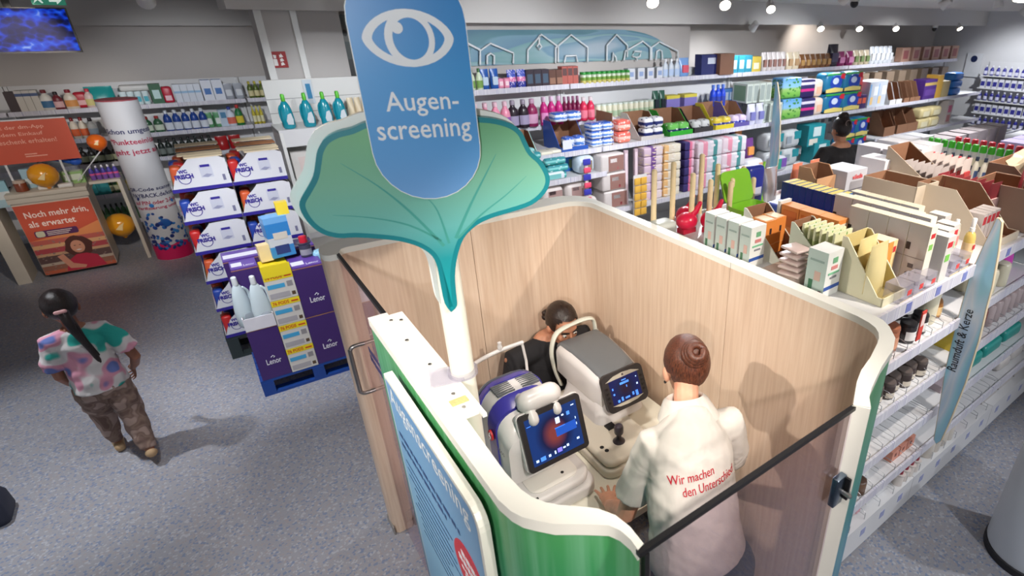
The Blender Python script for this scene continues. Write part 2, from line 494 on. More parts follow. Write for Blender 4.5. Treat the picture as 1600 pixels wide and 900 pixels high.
# ------------------------------------------------------------------ spotlights
LENS = mat('lamp_lens', (255, 244, 226), .3, emit=14, var=0)
FIX = mat('lamp_white', (206, 204, 202), .4, var=.01)
me_h = MB().lathe([(.03, .13), (.045, .12), (.05, .05), (.058, 0), (.052, 0), (.05, .012)], 14).mesh('housing', FIX, smooth=40)
me_l = MB().lathe([(.05, .0), (.05, .004)], 14).mesh('lens', LENS)
n_in = 0
seen = {}
for i, (x, y, z, aim, w, cone, colr) in enumerate(LAMPS):
    d = (Vector(aim) - Vector((x, y, z))).normalized()
    q = d.to_track_quat('-Z', 'Y')
    r = thing('spotlight', '', 'lamp', (x, y, z))
    top = 2.86 if (abs(y - 5.85) < .1 and x > 1.75) else 3.15
    for nm, me in (('housing', me_h), ('lens', me_l)):
        o = put(nm, me, r); o.rotation_mode = 'QUATERNION'; o.rotation_quaternion = q
    MB().limb([(0, 0, top - z)] + [tuple(-d * .07)], [.012, .012], 6, caps=False).build('bracket', FIX, r)
    ld = bpy.data.lights.new('spotlight', 'SPOT'); ld.energy = w; ld.spot_size = math.radians(cone); ld.spot_blend = .75
    ld.color = colr; ld.shadow_soft_size = .035
    lo = bpy.data.objects.new('light', ld); COL.objects.link(lo); lo.parent = r
    lo.location = d * .015; lo.rotation_mode = 'QUATERNION'; lo.rotation_quaternion = q
    if abs(y - 5.85) < .1 and x > 1.75:
        r['label'] = 'white spotlight under the far bulkhead, ' + ORD[seen.setdefault('b', 0)] + ' from the left'; seen['b'] += 1
        r['group'] = 'spotlights under the bulkhead'
    elif y in (4.05, 4.9):
        r['label'] = 'white ceiling spotlight above the far shelves, ' + ORD[seen.setdefault('c', 0)] + ' from the left'; seen['c'] += 1
        r['group'] = 'ceiling spotlights in front of the bulkhead'
    elif abs(y - 5.85) < .1:
        r['label'] = 'white spotlight on the ceiling above the left shelves'
    else:  # unseen spotlights, most of them added to light their zone
        zone = ('over the left floor' if x < -.2 and y > 3 else 'over the pallets' if y > 3.5 and x < 1.5 else 'over the booth' if x < 2 else 'over the fin sign aisle' if y < 0 else 'over the gondola' if y < 2.6 else 'in front of the far shelves')
        seen[zone] = seen.get(zone, 0) + 1
        r['label'] = 'white ceiling spotlight %s, %s of its zone' % (zone, ORD[seen[zone] - 1]); r['group'] = 'ceiling spotlights over the shop'

# small dark cameras on the bulkhead and the ceiling
for (x, y, z, l) in ((11.96, 5.85, 2.80, 'small black camera under the far bulkhead'), (6.2, 4.0, 3.09, 'small dark sensor on the ceiling at the right')):
    t = thing('dome_sensor', l, 'sensor', (x, y, z))
    MB().ball((0, 0, 0), .045, 12, 8).build('dome', BLACK, t, smooth=60)
    MB().lathe([(.055, .02), (.055, .16 if z > 3 else .06)], 12).build('mount', FIX, t)

# ================================================================== screening booth
def wood_mat():
    m, nt, b, N, L = nodes('birch_laminate', .42)
    tc = N('TexCoord'); mp = N('Mapping'); mp.inputs['Scale'].default_value = (38, 38, 1.6); L(tc.outputs['Object'], mp.inputs[0])
    n = N('TexNoise'); n.inputs['Scale'].default_value = 1.6; n.inputs['Detail'].default_value = 4; L(mp.outputs[0], n.inputs['Vector'])
    r = ramp(N, [(.25, (210, 182, 158)), (.5, (222, 197, 174)), (.75, (231, 209, 188))]); L(n.outputs['Fac'], r.inputs[0])
    L(r.outputs[0], b.inputs['Base Color']); return m
def green_print():
    m, nt, b, N, L = nodes('green_print', .32)
    tc = N('TexCoord'); sp = N('SeparateXYZ'); L(tc.outputs['Object'], sp.inputs[0])
    mr = N('MapRange'); mr.inputs['From Min'].default_value = .2; mr.inputs['From Max'].default_value = 1.85; L(sp.outputs[2], mr.inputs['Value'])
    r = ramp(N, [(0, (28, 106, 166)), (.45, (30, 132, 160)), (.72, (50, 148, 128)), (.9, (62, 152, 96)), (1, (76, 156, 92))]); L(mr.outputs[0], r.inputs[0])
    mp = N('Mapping'); mp.inputs['Scale'].default_value = (26, 26, 1.1); mp.inputs['Rotation'].default_value = (.10, .06, 0); L(tc.outputs['Object'], mp.inputs[0])
    n = N('TexNoise'); n.inputs['Scale'].default_value = 1.2; n.inputs['Detail'].default_value = 3; L(mp.outputs[0], n.inputs['Vector'])
    rr = ramp(N, [(.42, (0, 0, 0)), (.75, (165, 165, 165))]); L(n.outputs['Fac'], rr.inputs[0])
    mx = N('Mix', data_type='RGBA', blend_type='MIX'); L(rr.outputs[0], mx.inputs['Factor']); L(r.outputs[0], mx.inputs['A']); mx.inputs['B'].default_value = lin((150, 206, 178))
    L(mx.outputs['Result'], b.inputs['Base Color']); return m
def glass_mat():
    m = bpy.data.materials.new('tinted_door_glass'); m.use_nodes = True; nt = m.node_tree; nt.nodes.clear()
    N = nt.nodes.new; o = N('ShaderNodeOutputMaterial'); tr = N('ShaderNodeBsdfTransparent'); gl = N('ShaderNodeBsdfGlossy'); mx = N('ShaderNodeMixShader'); fr = N('ShaderNodeLayerWeight'); pw = N('ShaderNodeMath'); pw.operation = 'POWER'; pw.inputs[1].default_value = 5.0
    tr.inputs[0].default_value = (.955, .91, .945, 1); gl.inputs['Roughness'].default_value = .02; gl.inputs[0].default_value = (.9, .85, .9, 1); fr.inputs[0].default_value = .5
    nt.links.new(fr.outputs[1], pw.inputs[0]); ad = N('ShaderNodeMath'); ad.operation = 'MULTIPLY_ADD'; ad.inputs[1].default_value = .6; ad.inputs[2].default_value = .13; nt.links.new(pw.outputs[0], ad.inputs[0]); nt.links.new(ad.outputs[0], mx.inputs[0]); nt.links.new(tr.outputs[0], mx.inputs[1]); nt.links.new(gl.outputs[0], mx.inputs[2]); nt.links.new(mx.outputs[0], o.inputs[0])
    return m
def acrylic_mat():
    m = bpy.data.materials.new('clear_acrylic'); m.use_nodes = True; nt = m.node_tree; nt.nodes.clear()
    N = nt.nodes.new; o = N('ShaderNodeOutputMaterial'); tr = N('ShaderNodeBsdfTransparent'); gl = N('ShaderNodeBsdfPrincipled'); mx = N('ShaderNodeMixShader')
    tr.inputs[0].default_value = (.86, .86, .90, 1); gl.inputs['Roughness'].default_value = .08; gl.inputs['Base Color'].default_value = (.62, .60, .68, 1); mx.inputs[0].default_value = .28
    nt.links.new(tr.outputs[0], mx.inputs[1]); nt.links.new(gl.outputs[0], mx.inputs[2]); nt.links.new(mx.outputs[0], o.inputs[0])
    return m
WOOD, GREEN, GLASS, ACRYL = wood_mat(), green_print(), glass_mat(), acrylic_mat()
CAP = mat('white_edge', (236, 236, 228), .4, var=.01)
ZW = 1.87
booth = thing('screening_booth', 'open-topped eye screening booth with birch walls, white edge and green front', 'booth', (0, 0, 0))

def wall_piece(name, outer, inner, z0, z1, m, parent=booth, **kw):
    return MB().prism(list(outer) + list(reversed(inner)), z0, z1, 'z').build(name, m, parent, **kw)

# left print panel, its rounded front end and the cap on it
LO = [(.345, 2.10), (.345, 1.5), (.345, .97), (.354, .919), (.366, .888), (.386, .86), (.414, .825), (.45, .797), (.48, .772), (.509, .747), (.521, .72), (.525, .685), (.521, .655)]
LI = [(.405, 2.10), (.398, 1.5), (.388, 1.04), (.393, .965), (.402, .928), (.419, .895), (.440, .868), (.463, .846), (.486, .824), (.508, .80), (.528, .76), (.535, .714), (.531, .660)]
wall_piece('print_panel', LO, [(x - .004, y) for x, y in LI], 0, ZW - .035, GREEN, smooth=50)
def shrink(o, i, k=.0): return o
wall_piece('edge_cap', [(x - .004, y) for x, y in LO], [(x + .006, y) for x, y in LI], ZW - .035, ZW, CAP, smooth=50)
ch = MB().prism([(.372, 1.30), (.440, 1.30), (.440, 1.275), (.452, 1.275), (.455, 2.05), (.372, 2.05)], ZW, ZW + .012, 'z').build('cap_channel', CAP, booth)
for x, y in ((.40, 2.0), (.43, 1.98), (.40, 1.82), (.41, 1.62), (.41, 1.42), (.41, 1.34)): MB().lathe([(.006, 0), (.006, .003)], 8, c=(x, y, ZW + .012)).build('screw', STEEL, ch)
MB().box(.385, .435, 1.36, 1.39, ZW + .012, ZW + .015).build('wood_block', mat('pine_block', (206, 178, 120), .7, scale=120, var=.15), ch)

# back wall with rounded ends, right wall, curved front right wall
BO = [(.40, 2.86), (.362, 2.86), (.340, 2.885), (.335, 2.95), (.352, 3.02), (.395, 3.06), (.44, 3.075)]
back_out = BO + [(1.09, 3.075)]
back_in = [(.40, 2.865), (.404, 2.868), (.408, 2.872), (.412, 2.88), (.418, 2.90), (.428, 2.92), (.45, 2.93), (1.09, 2.93)]
wall_piece('back_wall', back_out, back_in, 0, ZW - .03, WOOD, smooth=50)
wall_piece('edge_cap', back_out, back_in, ZW - .03, ZW, CAP, smooth=50)
arc_o = [(1.70 + .20 * math.sin(a), 2.875 + .20 * math.cos(a)) for a in [math.pi / 2 * k / 8 for k in range(9)]]
arc_i = [(1.70 + .14 * math.sin(a), 2.79 + .14 * math.cos(a)) for a in [math.pi / 2 * k / 8 for k in range(9)]]
bo2 = [(1.093, 3.075)] + arc_o + [(1.90, 1.635)]; bi2 = [(1.093, 2.93)] + arc_i + [(1.84, 1.635)]
wall_piece('back_wall', bo2, bi2, 0, ZW - .03, WOOD, smooth=50)
wall_piece('edge_cap', bo2, bi2, ZW - .03, ZW, CAP, smooth=50)
RO = [(1.90, 1.632), (1.898, 1.2), (1.896, 1.05), (1.897, .924), (1.889, .886), (1.862, .844), (1.80, .786), (1.72, .749), (1.59, .717), (1.453, .671), (1.405, .65), (1.362, .618)]
RI = [(1.84, 1.632), (1.842, 1.13), (1.842, .961), (1.831, .905), (1.815, .869), (1.789, .841), (1.756, .82), (1.719, .804), (1.614, .768), (1.52, .744), (1.45, .716), (1.335, .655)]
RM = [(a[0] * .25 + b[0] * .75, a[1] * .25 + b[1] * .75) for a, b in zip(RI, RO)]
wall_piece('right_wall', RM, RI, 0, ZW - .03, WOOD, smooth=50)
wall_piece('print_panel', RO, RM, 0, ZW - .03, GREEN, smooth=50)
wall_piece('edge_cap', [(x + .003, y - .003) for x, y in RO], RI, ZW - .03, ZW, CAP, smooth=50)
MB().prism([(1.329, .655), (1.333, .651), (1.361, .613), (1.356, .612)], 0, ZW, 'z').build('jamb_strip', CAP, booth)
MB().box(.40, 1.84, 2.915, 2.93, 0, .08).build('skirting', mat('skirting_steel', (150, 146, 142), .4), booth)
MB().box(.333, .341, 2.86, 3.0, 0, .06).build('skirting', mat('skirting_steel', (150, 146, 142), .4), booth)
# doors: tinted glass with a dark top edge
d = MB().box(.53, 1.325, .648, .656, .02, ZW - .005).build('glass_door', GLASS, booth)
MB().box(.515, 1.338, .645, .659, ZW - .016, ZW - .002).build('top_bar', BLACK, d)
MB().box(.53, .542, .645, .660, .02, ZW - .02).build('edge_bar', BLACK, d)
d2 = MB().box(.399, .407, 2.11, 2.862, .02, ZW - .005).build('glass_door', GLASS, booth)
MB().box(.395, .410, 2.06, 2.99, ZW - .018, ZW - .001).build('top_bar', BLACK, d2)
hy = 2.72
MB().limb(curve([(.40, hy, 1.435), (.35, hy, 1.435), (.333, hy, 1.42), (.33, hy, 1.40), (.33, hy, 1.19), (.333, hy, 1.17), (.35, hy, 1.155), (.40, hy, 1.155)], 3), [.0105] * 22, 8, caps=False).build('handle', STEEL, d2, smooth=60)
INK = mat('door_lettering', (60, 62, 128), .5, var=0)
sm = MB()
for k in range(26):
    y = 2.62 - (k % 13) * .035; sm.box(.3975, .3985, y - .026, y, 1.44 - .05 * (k // 13) - R.uniform(0, .008), 1.465 - .05 * (k // 13) + R.uniform(0, .012))
sm.build('printed_lines', INK, d2)['kind'] = 'stuff'
# lock on the right jamb
lk = MB().box(1.285, 1.335, .625, .648, 1.50, 1.615).build('door_lock', mat('lock_steel', (120, 134, 150), .25, metal=1.0), booth, bev=.004)
MB().box(1.335, 1.343, .612, .65, 1.515, 1.60).build('lock_plate', BLACK, lk)
MB().limb([(1.325, .625, 1.55), (1.325, .60, 1.55)], [.008, .008], 8).build('lock_knob', STEEL, lk)
# framed poster board on the green panel
def board_mat():
    m, nt, b, N, L = nodes('poster_blue', .3)
    tc = N('TexCoord'); sp = N('SeparateXYZ'); L(tc.outputs['Generated'], sp.inputs[0])
    r = ramp(N, [(0, (84, 160, 200)), (.5, (128, 184, 216)), (1, (112, 164, 212))]); L(sp.outputs[2], r.inputs[0]); L(r.outputs[0], b.inputs['Base Color']); return m
pb = MB().prism(rpoly(1.015, 1.80, .55, 1.80, (.06, .0, .01, .06)), .300, .328, 'x').build('poster_board', CAP, booth)
MB().flat(rpoly(1.033, 1.79, .56, 1.785, (.05, .0, .01, .05)), .2995, 'x').build('poster_face', board_mat(), pb)
PW = mat('poster_white', (236, 242, 246), .4, var=0); PB = mat('poster_ink', (30, 66, 120), .4, var=0)
letter('Augenscreening', PW, (.2988, 1.765, 1.675), (0, -1, 0), (0, 0, 1), pb, width=.68, height=.098, bold=.008)
sm = MB()
def squiggle(y0, y1, z, h):
    y = y0
    while y > y1:
        w = R.uniform(.02, .06); sm.box(.2984, .2989, max(y - w, y1), y, z, z + h); y -= w + h * .7
for k, (y0, y1) in enumerate(((1.745, 1.20), (1.745, 1.32))): squiggle(y0, y1, 1.565 - k * .045, .018)
for k, (y0, y1) in enumerate(((1.74, 1.30), (1.74, 1.34), (1.74, 1.32), (1.70, 1.30), (1.70, 1.28), (1.70, 1.36), (1.74, 1.40), (1.70, 1.30), (1.70, 1.24), (1.70, 1.40))): squiggle(y0, y1, 1.45 - k * .036, .006)
sm.build('printed_lines', PB, pb)['kind'] = 'stuff'
bd = MB().prism([(1.16 + .125 * math.cos(2 * math.pi * k / 28), 1.43 + .115 * math.sin(2 * math.pi * k / 28)) for k in range(28)], .2975, .2993, 'x').build('round_badge', mat('badge_red', (206, 44, 58), .4, var=.01), pb)
sm = MB()
for (y0, y1, z, h) in ((1.215, 1.105, 1.475, .022), (1.245, 1.075, 1.437, .022), (1.235, 1.085, 1.402, .012), (1.215, 1.105, 1.38, .012)):
    y = y0
    while y > y1: w = R.uniform(.014, .03); sm.box(.2968, .2976, max(y - w, y1), y, z, z + h); y -= w + .007
sm.build('printed_lines', PW, pb)['kind'] = 'stuff'

# worktop inside the booth
tb = thing('booth_worktop', 'white worktop across the inside of the booth', 'table', (0, 0, 0))
MB().prism(rpoly(.42, 1.80, 1.52, 2.42, .02), .74, .78, 'z').build('tabletop', mat('worktop_white', (232, 230, 216), .35, var=.008), tb)
for x in (.52, 1.68): MB().box(x - .03, x + .03, 1.95, 2.05, 0, .74).build('leg', STEEL, tb)
MB().box(.5, 1.72, 1.99, 2.01, .3, .70).build('modesty_panel', BLACK, tb)

# ------------------------------------------------------------------ leaf sign on its pole
sgn = thing('eye_screening_sign', 'tall green leaf sign with blue eye capsule on a white pole', 'sign', (.46, 1.45, 0), math.atan2(-.277, .961))
POLE = mat('pole_white', (226, 224, 210), .4, var=.01)
MB().lathe([(.05, .0), (.05, .006), (.036, .008), (.036, 2.62), (.03, 2.625)], 20, c=(.0, .055, 0)).build('pole', POLE, sgn, smooth=40)
leaf = [(-0.0077, 2.1330), (-0.0210, 2.1647), (-0.0238, 2.2180), (-0.0244, 2.2733), (-0.0337, 2.3130), (-0.0618, 2.3433), (-0.1061, 2.3660), (-0.1579, 2.3803), (-0.2087, 2.3906), (-0.2449, 2.3938), (-0.2779, 2.4085), (-0.3003, 2.4350), (-0.3120, 2.4693), (-0.3099, 2.4965), (-0.2883, 2.5261), (-0.2682, 2.5555), (-0.2552, 2.5899), (-0.2457, 2.6149), (-0.2270, 2.6390), (-0.1983, 2.6536), (-0.1655, 2.6606), (-0.1253, 2.6748), (-0.0600, 2.6819), (0.0285, 2.6822), (0.1280, 2.6727), (0.1756, 2.6655), (0.2154, 2.6505), (0.2388, 2.6293), (0.2502, 2.6017), (0.2619, 2.5752), (0.2848, 2.5509), (0.3023, 2.5174), (0.3057, 2.4862), (0.2889, 2.4546), (0.2503, 2.4270), (0.1932, 2.4128), (0.1393, 2.4024), (0.0941, 2.3856), (0.0559, 2.3531), (0.0324, 2.3032), (0.0180, 2.2468), (0.0136, 2.1871), (0.0106, 2.1504)]
leaf = [(p.x, p.y) for p in curve([(x, z, 0) for x, z in leaf + leaf[:1]], 3)][:-1]
def inset(poly, d):
    n = len(poly); out = []
    for i in range(n):
        a, b = Vector(poly[i - 1]), Vector(poly[(i + 1) % n]); t = (b - a).normalized()
        out.append((poly[i][0] + t.y * d, poly[i][1] - t.x * d))
    return out
area = sum(leaf[i - 1][0] * leaf[i][1] - leaf[i][0] * leaf[i - 1][1] for i in range(len(leaf)))
sgnm = 1 if area < 0 else -1
def leaf_face():
    m, nt, b, N, L = nodes('leaf_print', .35)
    tc = N('TexCoord'); sp = N('SeparateXYZ'); L(tc.outputs['Object'], sp.inputs[0])
    mr = N('MapRange'); mr.inputs['From Min'].default_value = 2.2; mr.inputs['From Max'].default_value = 2.66; L(sp.outputs[2], mr.inputs['Value'])
    r = ramp(N, [(0, (0, 146, 152)), (.22, (24, 144, 150)), (.42, (98, 174, 168)), (.7, (116, 176, 148)), (1, (104, 166, 116))]); L(mr.outputs[0], r.inputs[0])
    L(r.outputs[0], b.inputs['Base Color']); return m
TEAL = mat('leaf_rim', (0, 124, 132), .35, var=.01)
lf = MB().prism(leaf, .0, .035).build('leaf_board', [TEAL], sgn)
back = [(x - .016, z + .010) for x, z in inset(leaf, -.006 * sgnm)]
MB().prism(back, .036, .06).build('leaf_backing', CAP, sgn)
MB().flat(inset(leaf, .013 * sgnm), -.0012).build('leaf_print', leaf_face(), lf)
VE = mat('leaf_vein', (64, 152, 140), .4, var=.0)
def vein(pts, w):
    q = [Vector((x, 0, z)) for x, z in pts]; q = curve(q, 4); a, b = [], []
    for i, p in enumerate(q):
        t = (q[min(i + 1, len(q) - 1)] - q[max(i - 1, 0)]).normalized(); nrm = Vector((t.z, 0, -t.x)); ww = w * (1 - i / (len(q) - 1)) + .0004
        a.append(p + nrm * ww); b.append(p - nrm * ww)
    pl = [(p.x, p.z) for p in a] + [(p.x, p.z) for p in reversed(b)]
    MB().flat(pl, -.0018).build('vein', VE, lf)
vein([(0.0016, 2.3381), (-0.0695, 2.4448), (-0.1326, 2.5190), (-0.2036, 2.5812)], .004); vein([(-0.0029, 2.3537), (-0.0757, 2.4069), (-0.1623, 2.4384), (-0.2466, 2.4551)], .003)
vein([(0.0343, 2.3561), (0.0843, 2.4452), (0.1359, 2.5282), (0.1663, 2.5771)], .004); vein([(0.0409, 2.3552), (0.1096, 2.4151), (0.1803, 2.4621), (0.2409, 2.5102)], .003)
vein([(0.0157, 2.3436), (-0.0008, 2.4369), (-0.0209, 2.4741)], .003)
def cap_face():
    m, nt, b, N, L = nodes('capsule_print', .35)
    tc = N('TexCoord'); sp = N('SeparateXYZ'); L(tc.outputs['Object'], sp.inputs[0])
    mr = N('MapRange'); mr.inputs['From Min'].default_value = 2.45; mr.inputs['From Max'].default_value = 2.95; L(sp.outputs[2], mr.inputs['Value'])
    r = ramp(N, [(0, (112, 158, 208)), (.3, (84, 152, 208)), (.65, (44, 140, 202)), (1, (10, 120, 186))]); L(mr.outputs[0], r.inputs[0])
    L(r.outputs[0], b.inputs['Base Color']); return m
cx0, ca, cz0, cz1 = -.0015, .1268, 2.479, 3.02
def stadium(a, z0, z1, s0, n=14):
    lo = [(s0 + a * math.cos(math.pi + math.pi * k / n), z0 + a + a * math.sin(math.pi + math.pi * k / n)) for k in range(n + 1)]
    hi = [(s0 + a * math.cos(math.pi * k / n), z1 - a + a * math.sin(math.pi * k / n)) for k in range(n + 1)]
    return lo + hi
cp_ = MB().prism(stadium(ca, cz0, cz1, cx0), -.030, -.006).build('capsule_board', CAP, sgn)
MB().flat(stadium(ca - .0018, cz0 + .0018, cz1 - .0018, cx0), -.0304).build('capsule_print', cap_face(), cp_)
SW = mat('sign_print_white', (226, 228, 228), .45, var=0)
def ring(outer, inner, name='eye_outline', d=-.0312):
    n = len(outer); mb = MB()
    vs = [(x, d, z) for x, z in outer] + [(x, d, z) for x, z in inner]
    mb.add(vs, [(i, (i + 1) % n, n + (i + 1) % n, n + i) for i in range(n)]); return mb.build(name, SW, cp_)
def circ(c, rx, rz, n=36): return [(c[0] + rx * math.cos(2 * math.pi * k / n), c[1] + rz * math.sin(2 * math.pi * k / n)) for k in range(n)]
ec = (-0.0047, 2.8575); el = (-0.1009, 2.8550); er = (0.0948, 2.8463)
def almond(hw, hh, n=36):
    out = []
    for k in range(n):
        a = 2 * math.pi * k / n; c, s_ = math.cos(a), math.sin(a)
        out.append((ec[0] + hw * c, ec[1] + hh * (abs(s_) ** 1.25) * (1 if s_ > 0 else -1)))
    return out
hw = (er[0] - el[0]) / 2
ring(almond(hw, hw * .62), almond(hw - .0205, hw * .62 - .0155))
ring(circ((ec[0] + .002, ec[1] - .001), .0535, .060), circ((ec[0] + .004, ec[1] - .001), .0385, .044), d=-.0320)
MB().flat(circ((ec[0] - .022, ec[1] + .022), .0125, .0125, 18), -.0326).build('eye_outline', SW, cp_)
a0, a1 = (-0.0794, 2.6858), (0.0737, 2.6873)
letter('Augen-', SW, (a0[0], -.0312, a0[1]), (1, 0, 0), (0, 0, 1), cp_, width=.165, height=.0575, bold=.008)
a0 = (-0.1086, 2.6248)
letter('screening', SW, (a0[0], -.0312, a0[1] - .006), (1, 0, 0), (0, 0, 1), cp_, width=.216, height=.060, bold=.008)
# clear bracket that holds the pole to the panel
MB().box(-.10, .0, .01, .10, 1.884, 1.892).lathe([(.046, 1.884), (.046, 1.902)], 20, c=(0, .055, 0)).build('pole_bracket', ACRYL, sgn)

# ================================================================== instruments on the worktop
DEVW = mat('device_white', (212, 210, 210), .3, var=.006, scale=4, coat=.2)
DEVB = mat('device_blue', (58, 54, 150), .3, var=.01)
DEVG = mat('device_grey', (104, 108, 112), .4, var=.02)
DEVD = mat('bezel_dark', (44, 42, 44), .35, var=.02)
def loft(rings):
    mb = MB(); n = len(rings[0]); vs = [v for r in rings for v in r]; fs = []
    for j in range(len(rings) - 1):
        for k in range(n):
            a, b = j * n + k, j * n + (k + 1) % n
            fs.append((a, b, b + n, a + n))
    fs.append(tuple(range(n))); fs.append(tuple(range((len(rings) - 1) * n, len(rings) * n)))
    return mb.add(vs, fs)
def arch(y, x0, x1, z0, z1, r, lean=0.0):
    return [(x, y + lean * (z - z0), z) for x, z in rpoly(x0, x1, z0, z1, (.03, .03, r, r), 6)]
def screen_mat(name, glow, blue):
    m, nt, b, N, L = nodes(name, .3)
    b.inputs['Specular IOR Level'].default_value = .2
    tc = N('TexCoord'); mp = N('Mapping'); mp.inputs['Location'].default_value = (-.5, -.5, -.5); L(tc.outputs['Generated'], mp.inputs[0])
    gr = N('TexGradient', gradient_type='SPHERICAL'); m2 = N('Mapping'); m2.inputs['Scale'].default_value = (2.6, 0, 1.9); L(mp.outputs[0], m2.inputs[0]); L(m2.outputs[0], gr.inputs[0])
    r = ramp(N, [(0, blue), (.35, (14, 26, 74)), (.75, glow), (1, glow)]); L(gr.outputs[0], r.inputs[0])
    b.inputs['Base Color'].default_value = (.01, .01, .015, 1)
    L(r.outputs[0], b.inputs['Emission Color']); b.inputs['Emission Strength'].default_value = .8
    return m
UIB = mat('screen_icon_blue', (70, 130, 230), .3, emit=1.0, var=0); UIW = mat('screen_icon_white', (190, 216, 255), .3, emit=1.0, var=0); UIP = mat('screen_icon_violet', (120, 110, 250), .3, emit=1.0, var=0)

def monitor(name, parent, c, w, h, d, tilt, bez, scr, rad):
    """flat screen: frame with its picture, built upright and tilted back"""
    e = MB().prism(rpoly(-w / 2, w / 2, -h / 2, h / 2, rad, 6), 0, d * .5).build(name, DEVD, parent, smooth=40)
    e.location = c; e.rotation_euler = (-tilt, 0, 0)
    sw, sh = w - 2 * bez, h - 2 * bez
    MB().box(-sw / 2, sw / 2, -.0012, .0, -sh / 2, sh / 2).build('screen', scr, e)
    return e, sw, sh

f = thing('retina_camera', 'white and blue eye screening instrument with large tilted screen on the worktop', 'instrument', (0, 0, 0))
MB().prism(rpoly(.63, 1.13, 1.74, 2.40, (.05, .07, .05, .05), 5), .78, .845, 'z').build('base', DEVW, f, bev=.012, seg=3)
MB().prism(rpoly(.645, 1.115, 1.76, 2.38, (.05, .09, .05, .05), 5), .848, .895, 'z').build('base_cover', DEVW, f, bev=.018, seg=3)
MB().prism(rpoly(.80, 1.06, 1.80, 2.0, .05, 5), .895, .899, 'z').build('base_panel', mat('device_white_b', (224, 221, 216), .35, var=.006), f, bev=.002)
MB().lathe([(.008, 0), (.008, .003)], 10, c=(.985, 1.85, .899)).build('base_mark', BLACK, f)
MB().box(.80, .815, 1.775, 1.785, .895, .899).build('base_mark', BLACK, f)
MB().prism(rpoly(.76, 1.03, 1.97, 2.20, .06, 5), .89, 1.0, 'z').build('neck', DEVW, f, smooth=40)
RG = [(1.895, .745, .985, .92, 1.17, .06), (1.93, .74, .99, .93, 1.21, .08), (1.965, .738, 1.0, .94, 1.25, .09), (2.03, .735, 1.035, .93, 1.295, .11), (2.10, .735, 1.06, .92, 1.312, .12), (2.165, .737, 1.07, .92, 1.308, .12)]
loft([arch(*r) for r in RG]).build('housing', DEVW, f, smooth=50)
loft([arch(2.163, .730, 1.077, .92, 1.316, .125), arch(2.205, .735, 1.075, .93, 1.310, .125), arch(2.225, .745, 1.065, .94, 1.295, .12)]).build('rear_band', DEVB, f, smooth=50)
loft([arch(2.226, .735, 1.073, .94, 1.305, .12), arch(2.25, .745, 1.06, .95, 1.29, .11), arch(2.262, .765, 1.04, .98, 1.26, .10)]).build('rear_rim', DEVG, f, smooth=50)
loft([arch(1.985, .730, 1.018, .95, 1.278, .10), arch(2.03, .727, 1.042, .95, 1.303, .115), arch(2.062, .727, 1.055, .96, 1.310, .12)]).build('front_band', DEVB, f, smooth=50)
for x0 in (.795, .925):
    for k in range(6):
        MB().box(x0, x0 + .09, 2.072 + k * .0155, 2.0765 + k * .0155, 1.300, 1.3145).build('vent_slot', DEVG, f)
MB().limb([(.89, 1.962, 1.300), (1.01, 1.962, 1.300)], [.052, .052], 18).build('hinge_barrel', DEVW, f, smooth=50)
MB().limb([(.885, 2.04, 1.27), (.885, 1.965, 1.30), (.885, 1.905, 1.235)], [.034, .036, .028], 14).build('hinge_arm', DEVW, f, smooth=50)
MB().limb([(1.01, 2.04, 1.27), (1.01, 1.965, 1.30), (1.01, 1.905, 1.235)], [.030, .031, .024], 14).build('hinge_arm', DEVW, f, smooth=50)
me, sw, sh = monitor('monitor', f, (.972, 1.868, 1.14), .325, .285, .03, .30, .026, screen_mat('retina_screen', (150, 66, 60), (16, 60, 132)), .02)
MB().prism(rpoly(-.168, .168, -.147, .147, .026, 6), .015, .04).build('monitor_back', DEVW, me, bev=.006)
for (x, z, w, h, m) in ((-.12, .082, .022, .003, UIB), (-.085, .082, .028, .004, UIB), (.025, .055, .022, .03, UIW), (.055, .07, .012, .008, UIW), (.085, .068, .016, .018, UIB), (.03, .02, .055, .004, UIB), (.06, .0, .11, .045, mat('screen_tile', (24, 70, 160), .3, emit=.9, var=0)),
                        (-.115, -.095, .014, .012, UIW), (-.085, -.095, .026, .02, UIB), (-.05, -.095, .012, .012, UIW), (-.02, -.092, .008, .016, UIW), (.005, -.09, .024, .02, UIP), (.03, -.088, .014, .008, UIW), (.05, -.085, .012, .012, UIW), (.11, -.075, .014, .01, UIW), (.118, .03, .004, .012, UIW), (.118, .0, .004, .012, UIW), (.115, .098, .016, .005, UIW)):
    MB().box(x - w / 2, x + w / 2, -.002, -.001, z - h / 2, z + h / 2).build('screen_icon', m, me)
MB().limb(curve([(.79, 2.44, 1.262), (.90, 2.52, 1.24), (1.02, 2.53, 1.25), (1.125, 2.47, 1.29)], 4), [.012] * 13, 8).build('headrest_arm', DEVW, f, smooth=60)
MB().limb([(1.125, 2.47, 1.29), (1.135, 2.46, 1.17), (1.10, 2.38, .88)], [.008] * 3, 8).build('headrest_post', DEVW, f)
MB().limb([(.79, 2.44, 1.262), (.78, 2.36, .88)], [.008] * 2, 8).build('headrest_post', DEVW, f)
MB().lathe([(.013, 0), (.015, .02), (.01, .032), (.012, .045), (.004, .05)], 12, c=(1.02, 2.53, 1.255)).build('headrest_knob', DEVW, f, smooth=50)
RED = mat('print_red', (196, 40, 44), .4, var=0); DINK = mat('print_dark', (70, 64, 70), .4, var=0)
lgM = lambda y, z: (.6995, y, z)
MB().prism([(2.02 + .022 * math.cos(2 * math.pi * k / 20), 1.155 + .028 * math.sin(2 * math.pi * k / 20)) for k in range(20)], .715, .725, 'x').build('round_emblem', RED, f)
MB().limb([(.714, 2.02, 1.17), (.714, 2.026, 1.155), (.714, 2.014, 1.152), (.714, 2.02, 1.137)], [.003] * 4, 5).build('emblem_mark', PW, f)
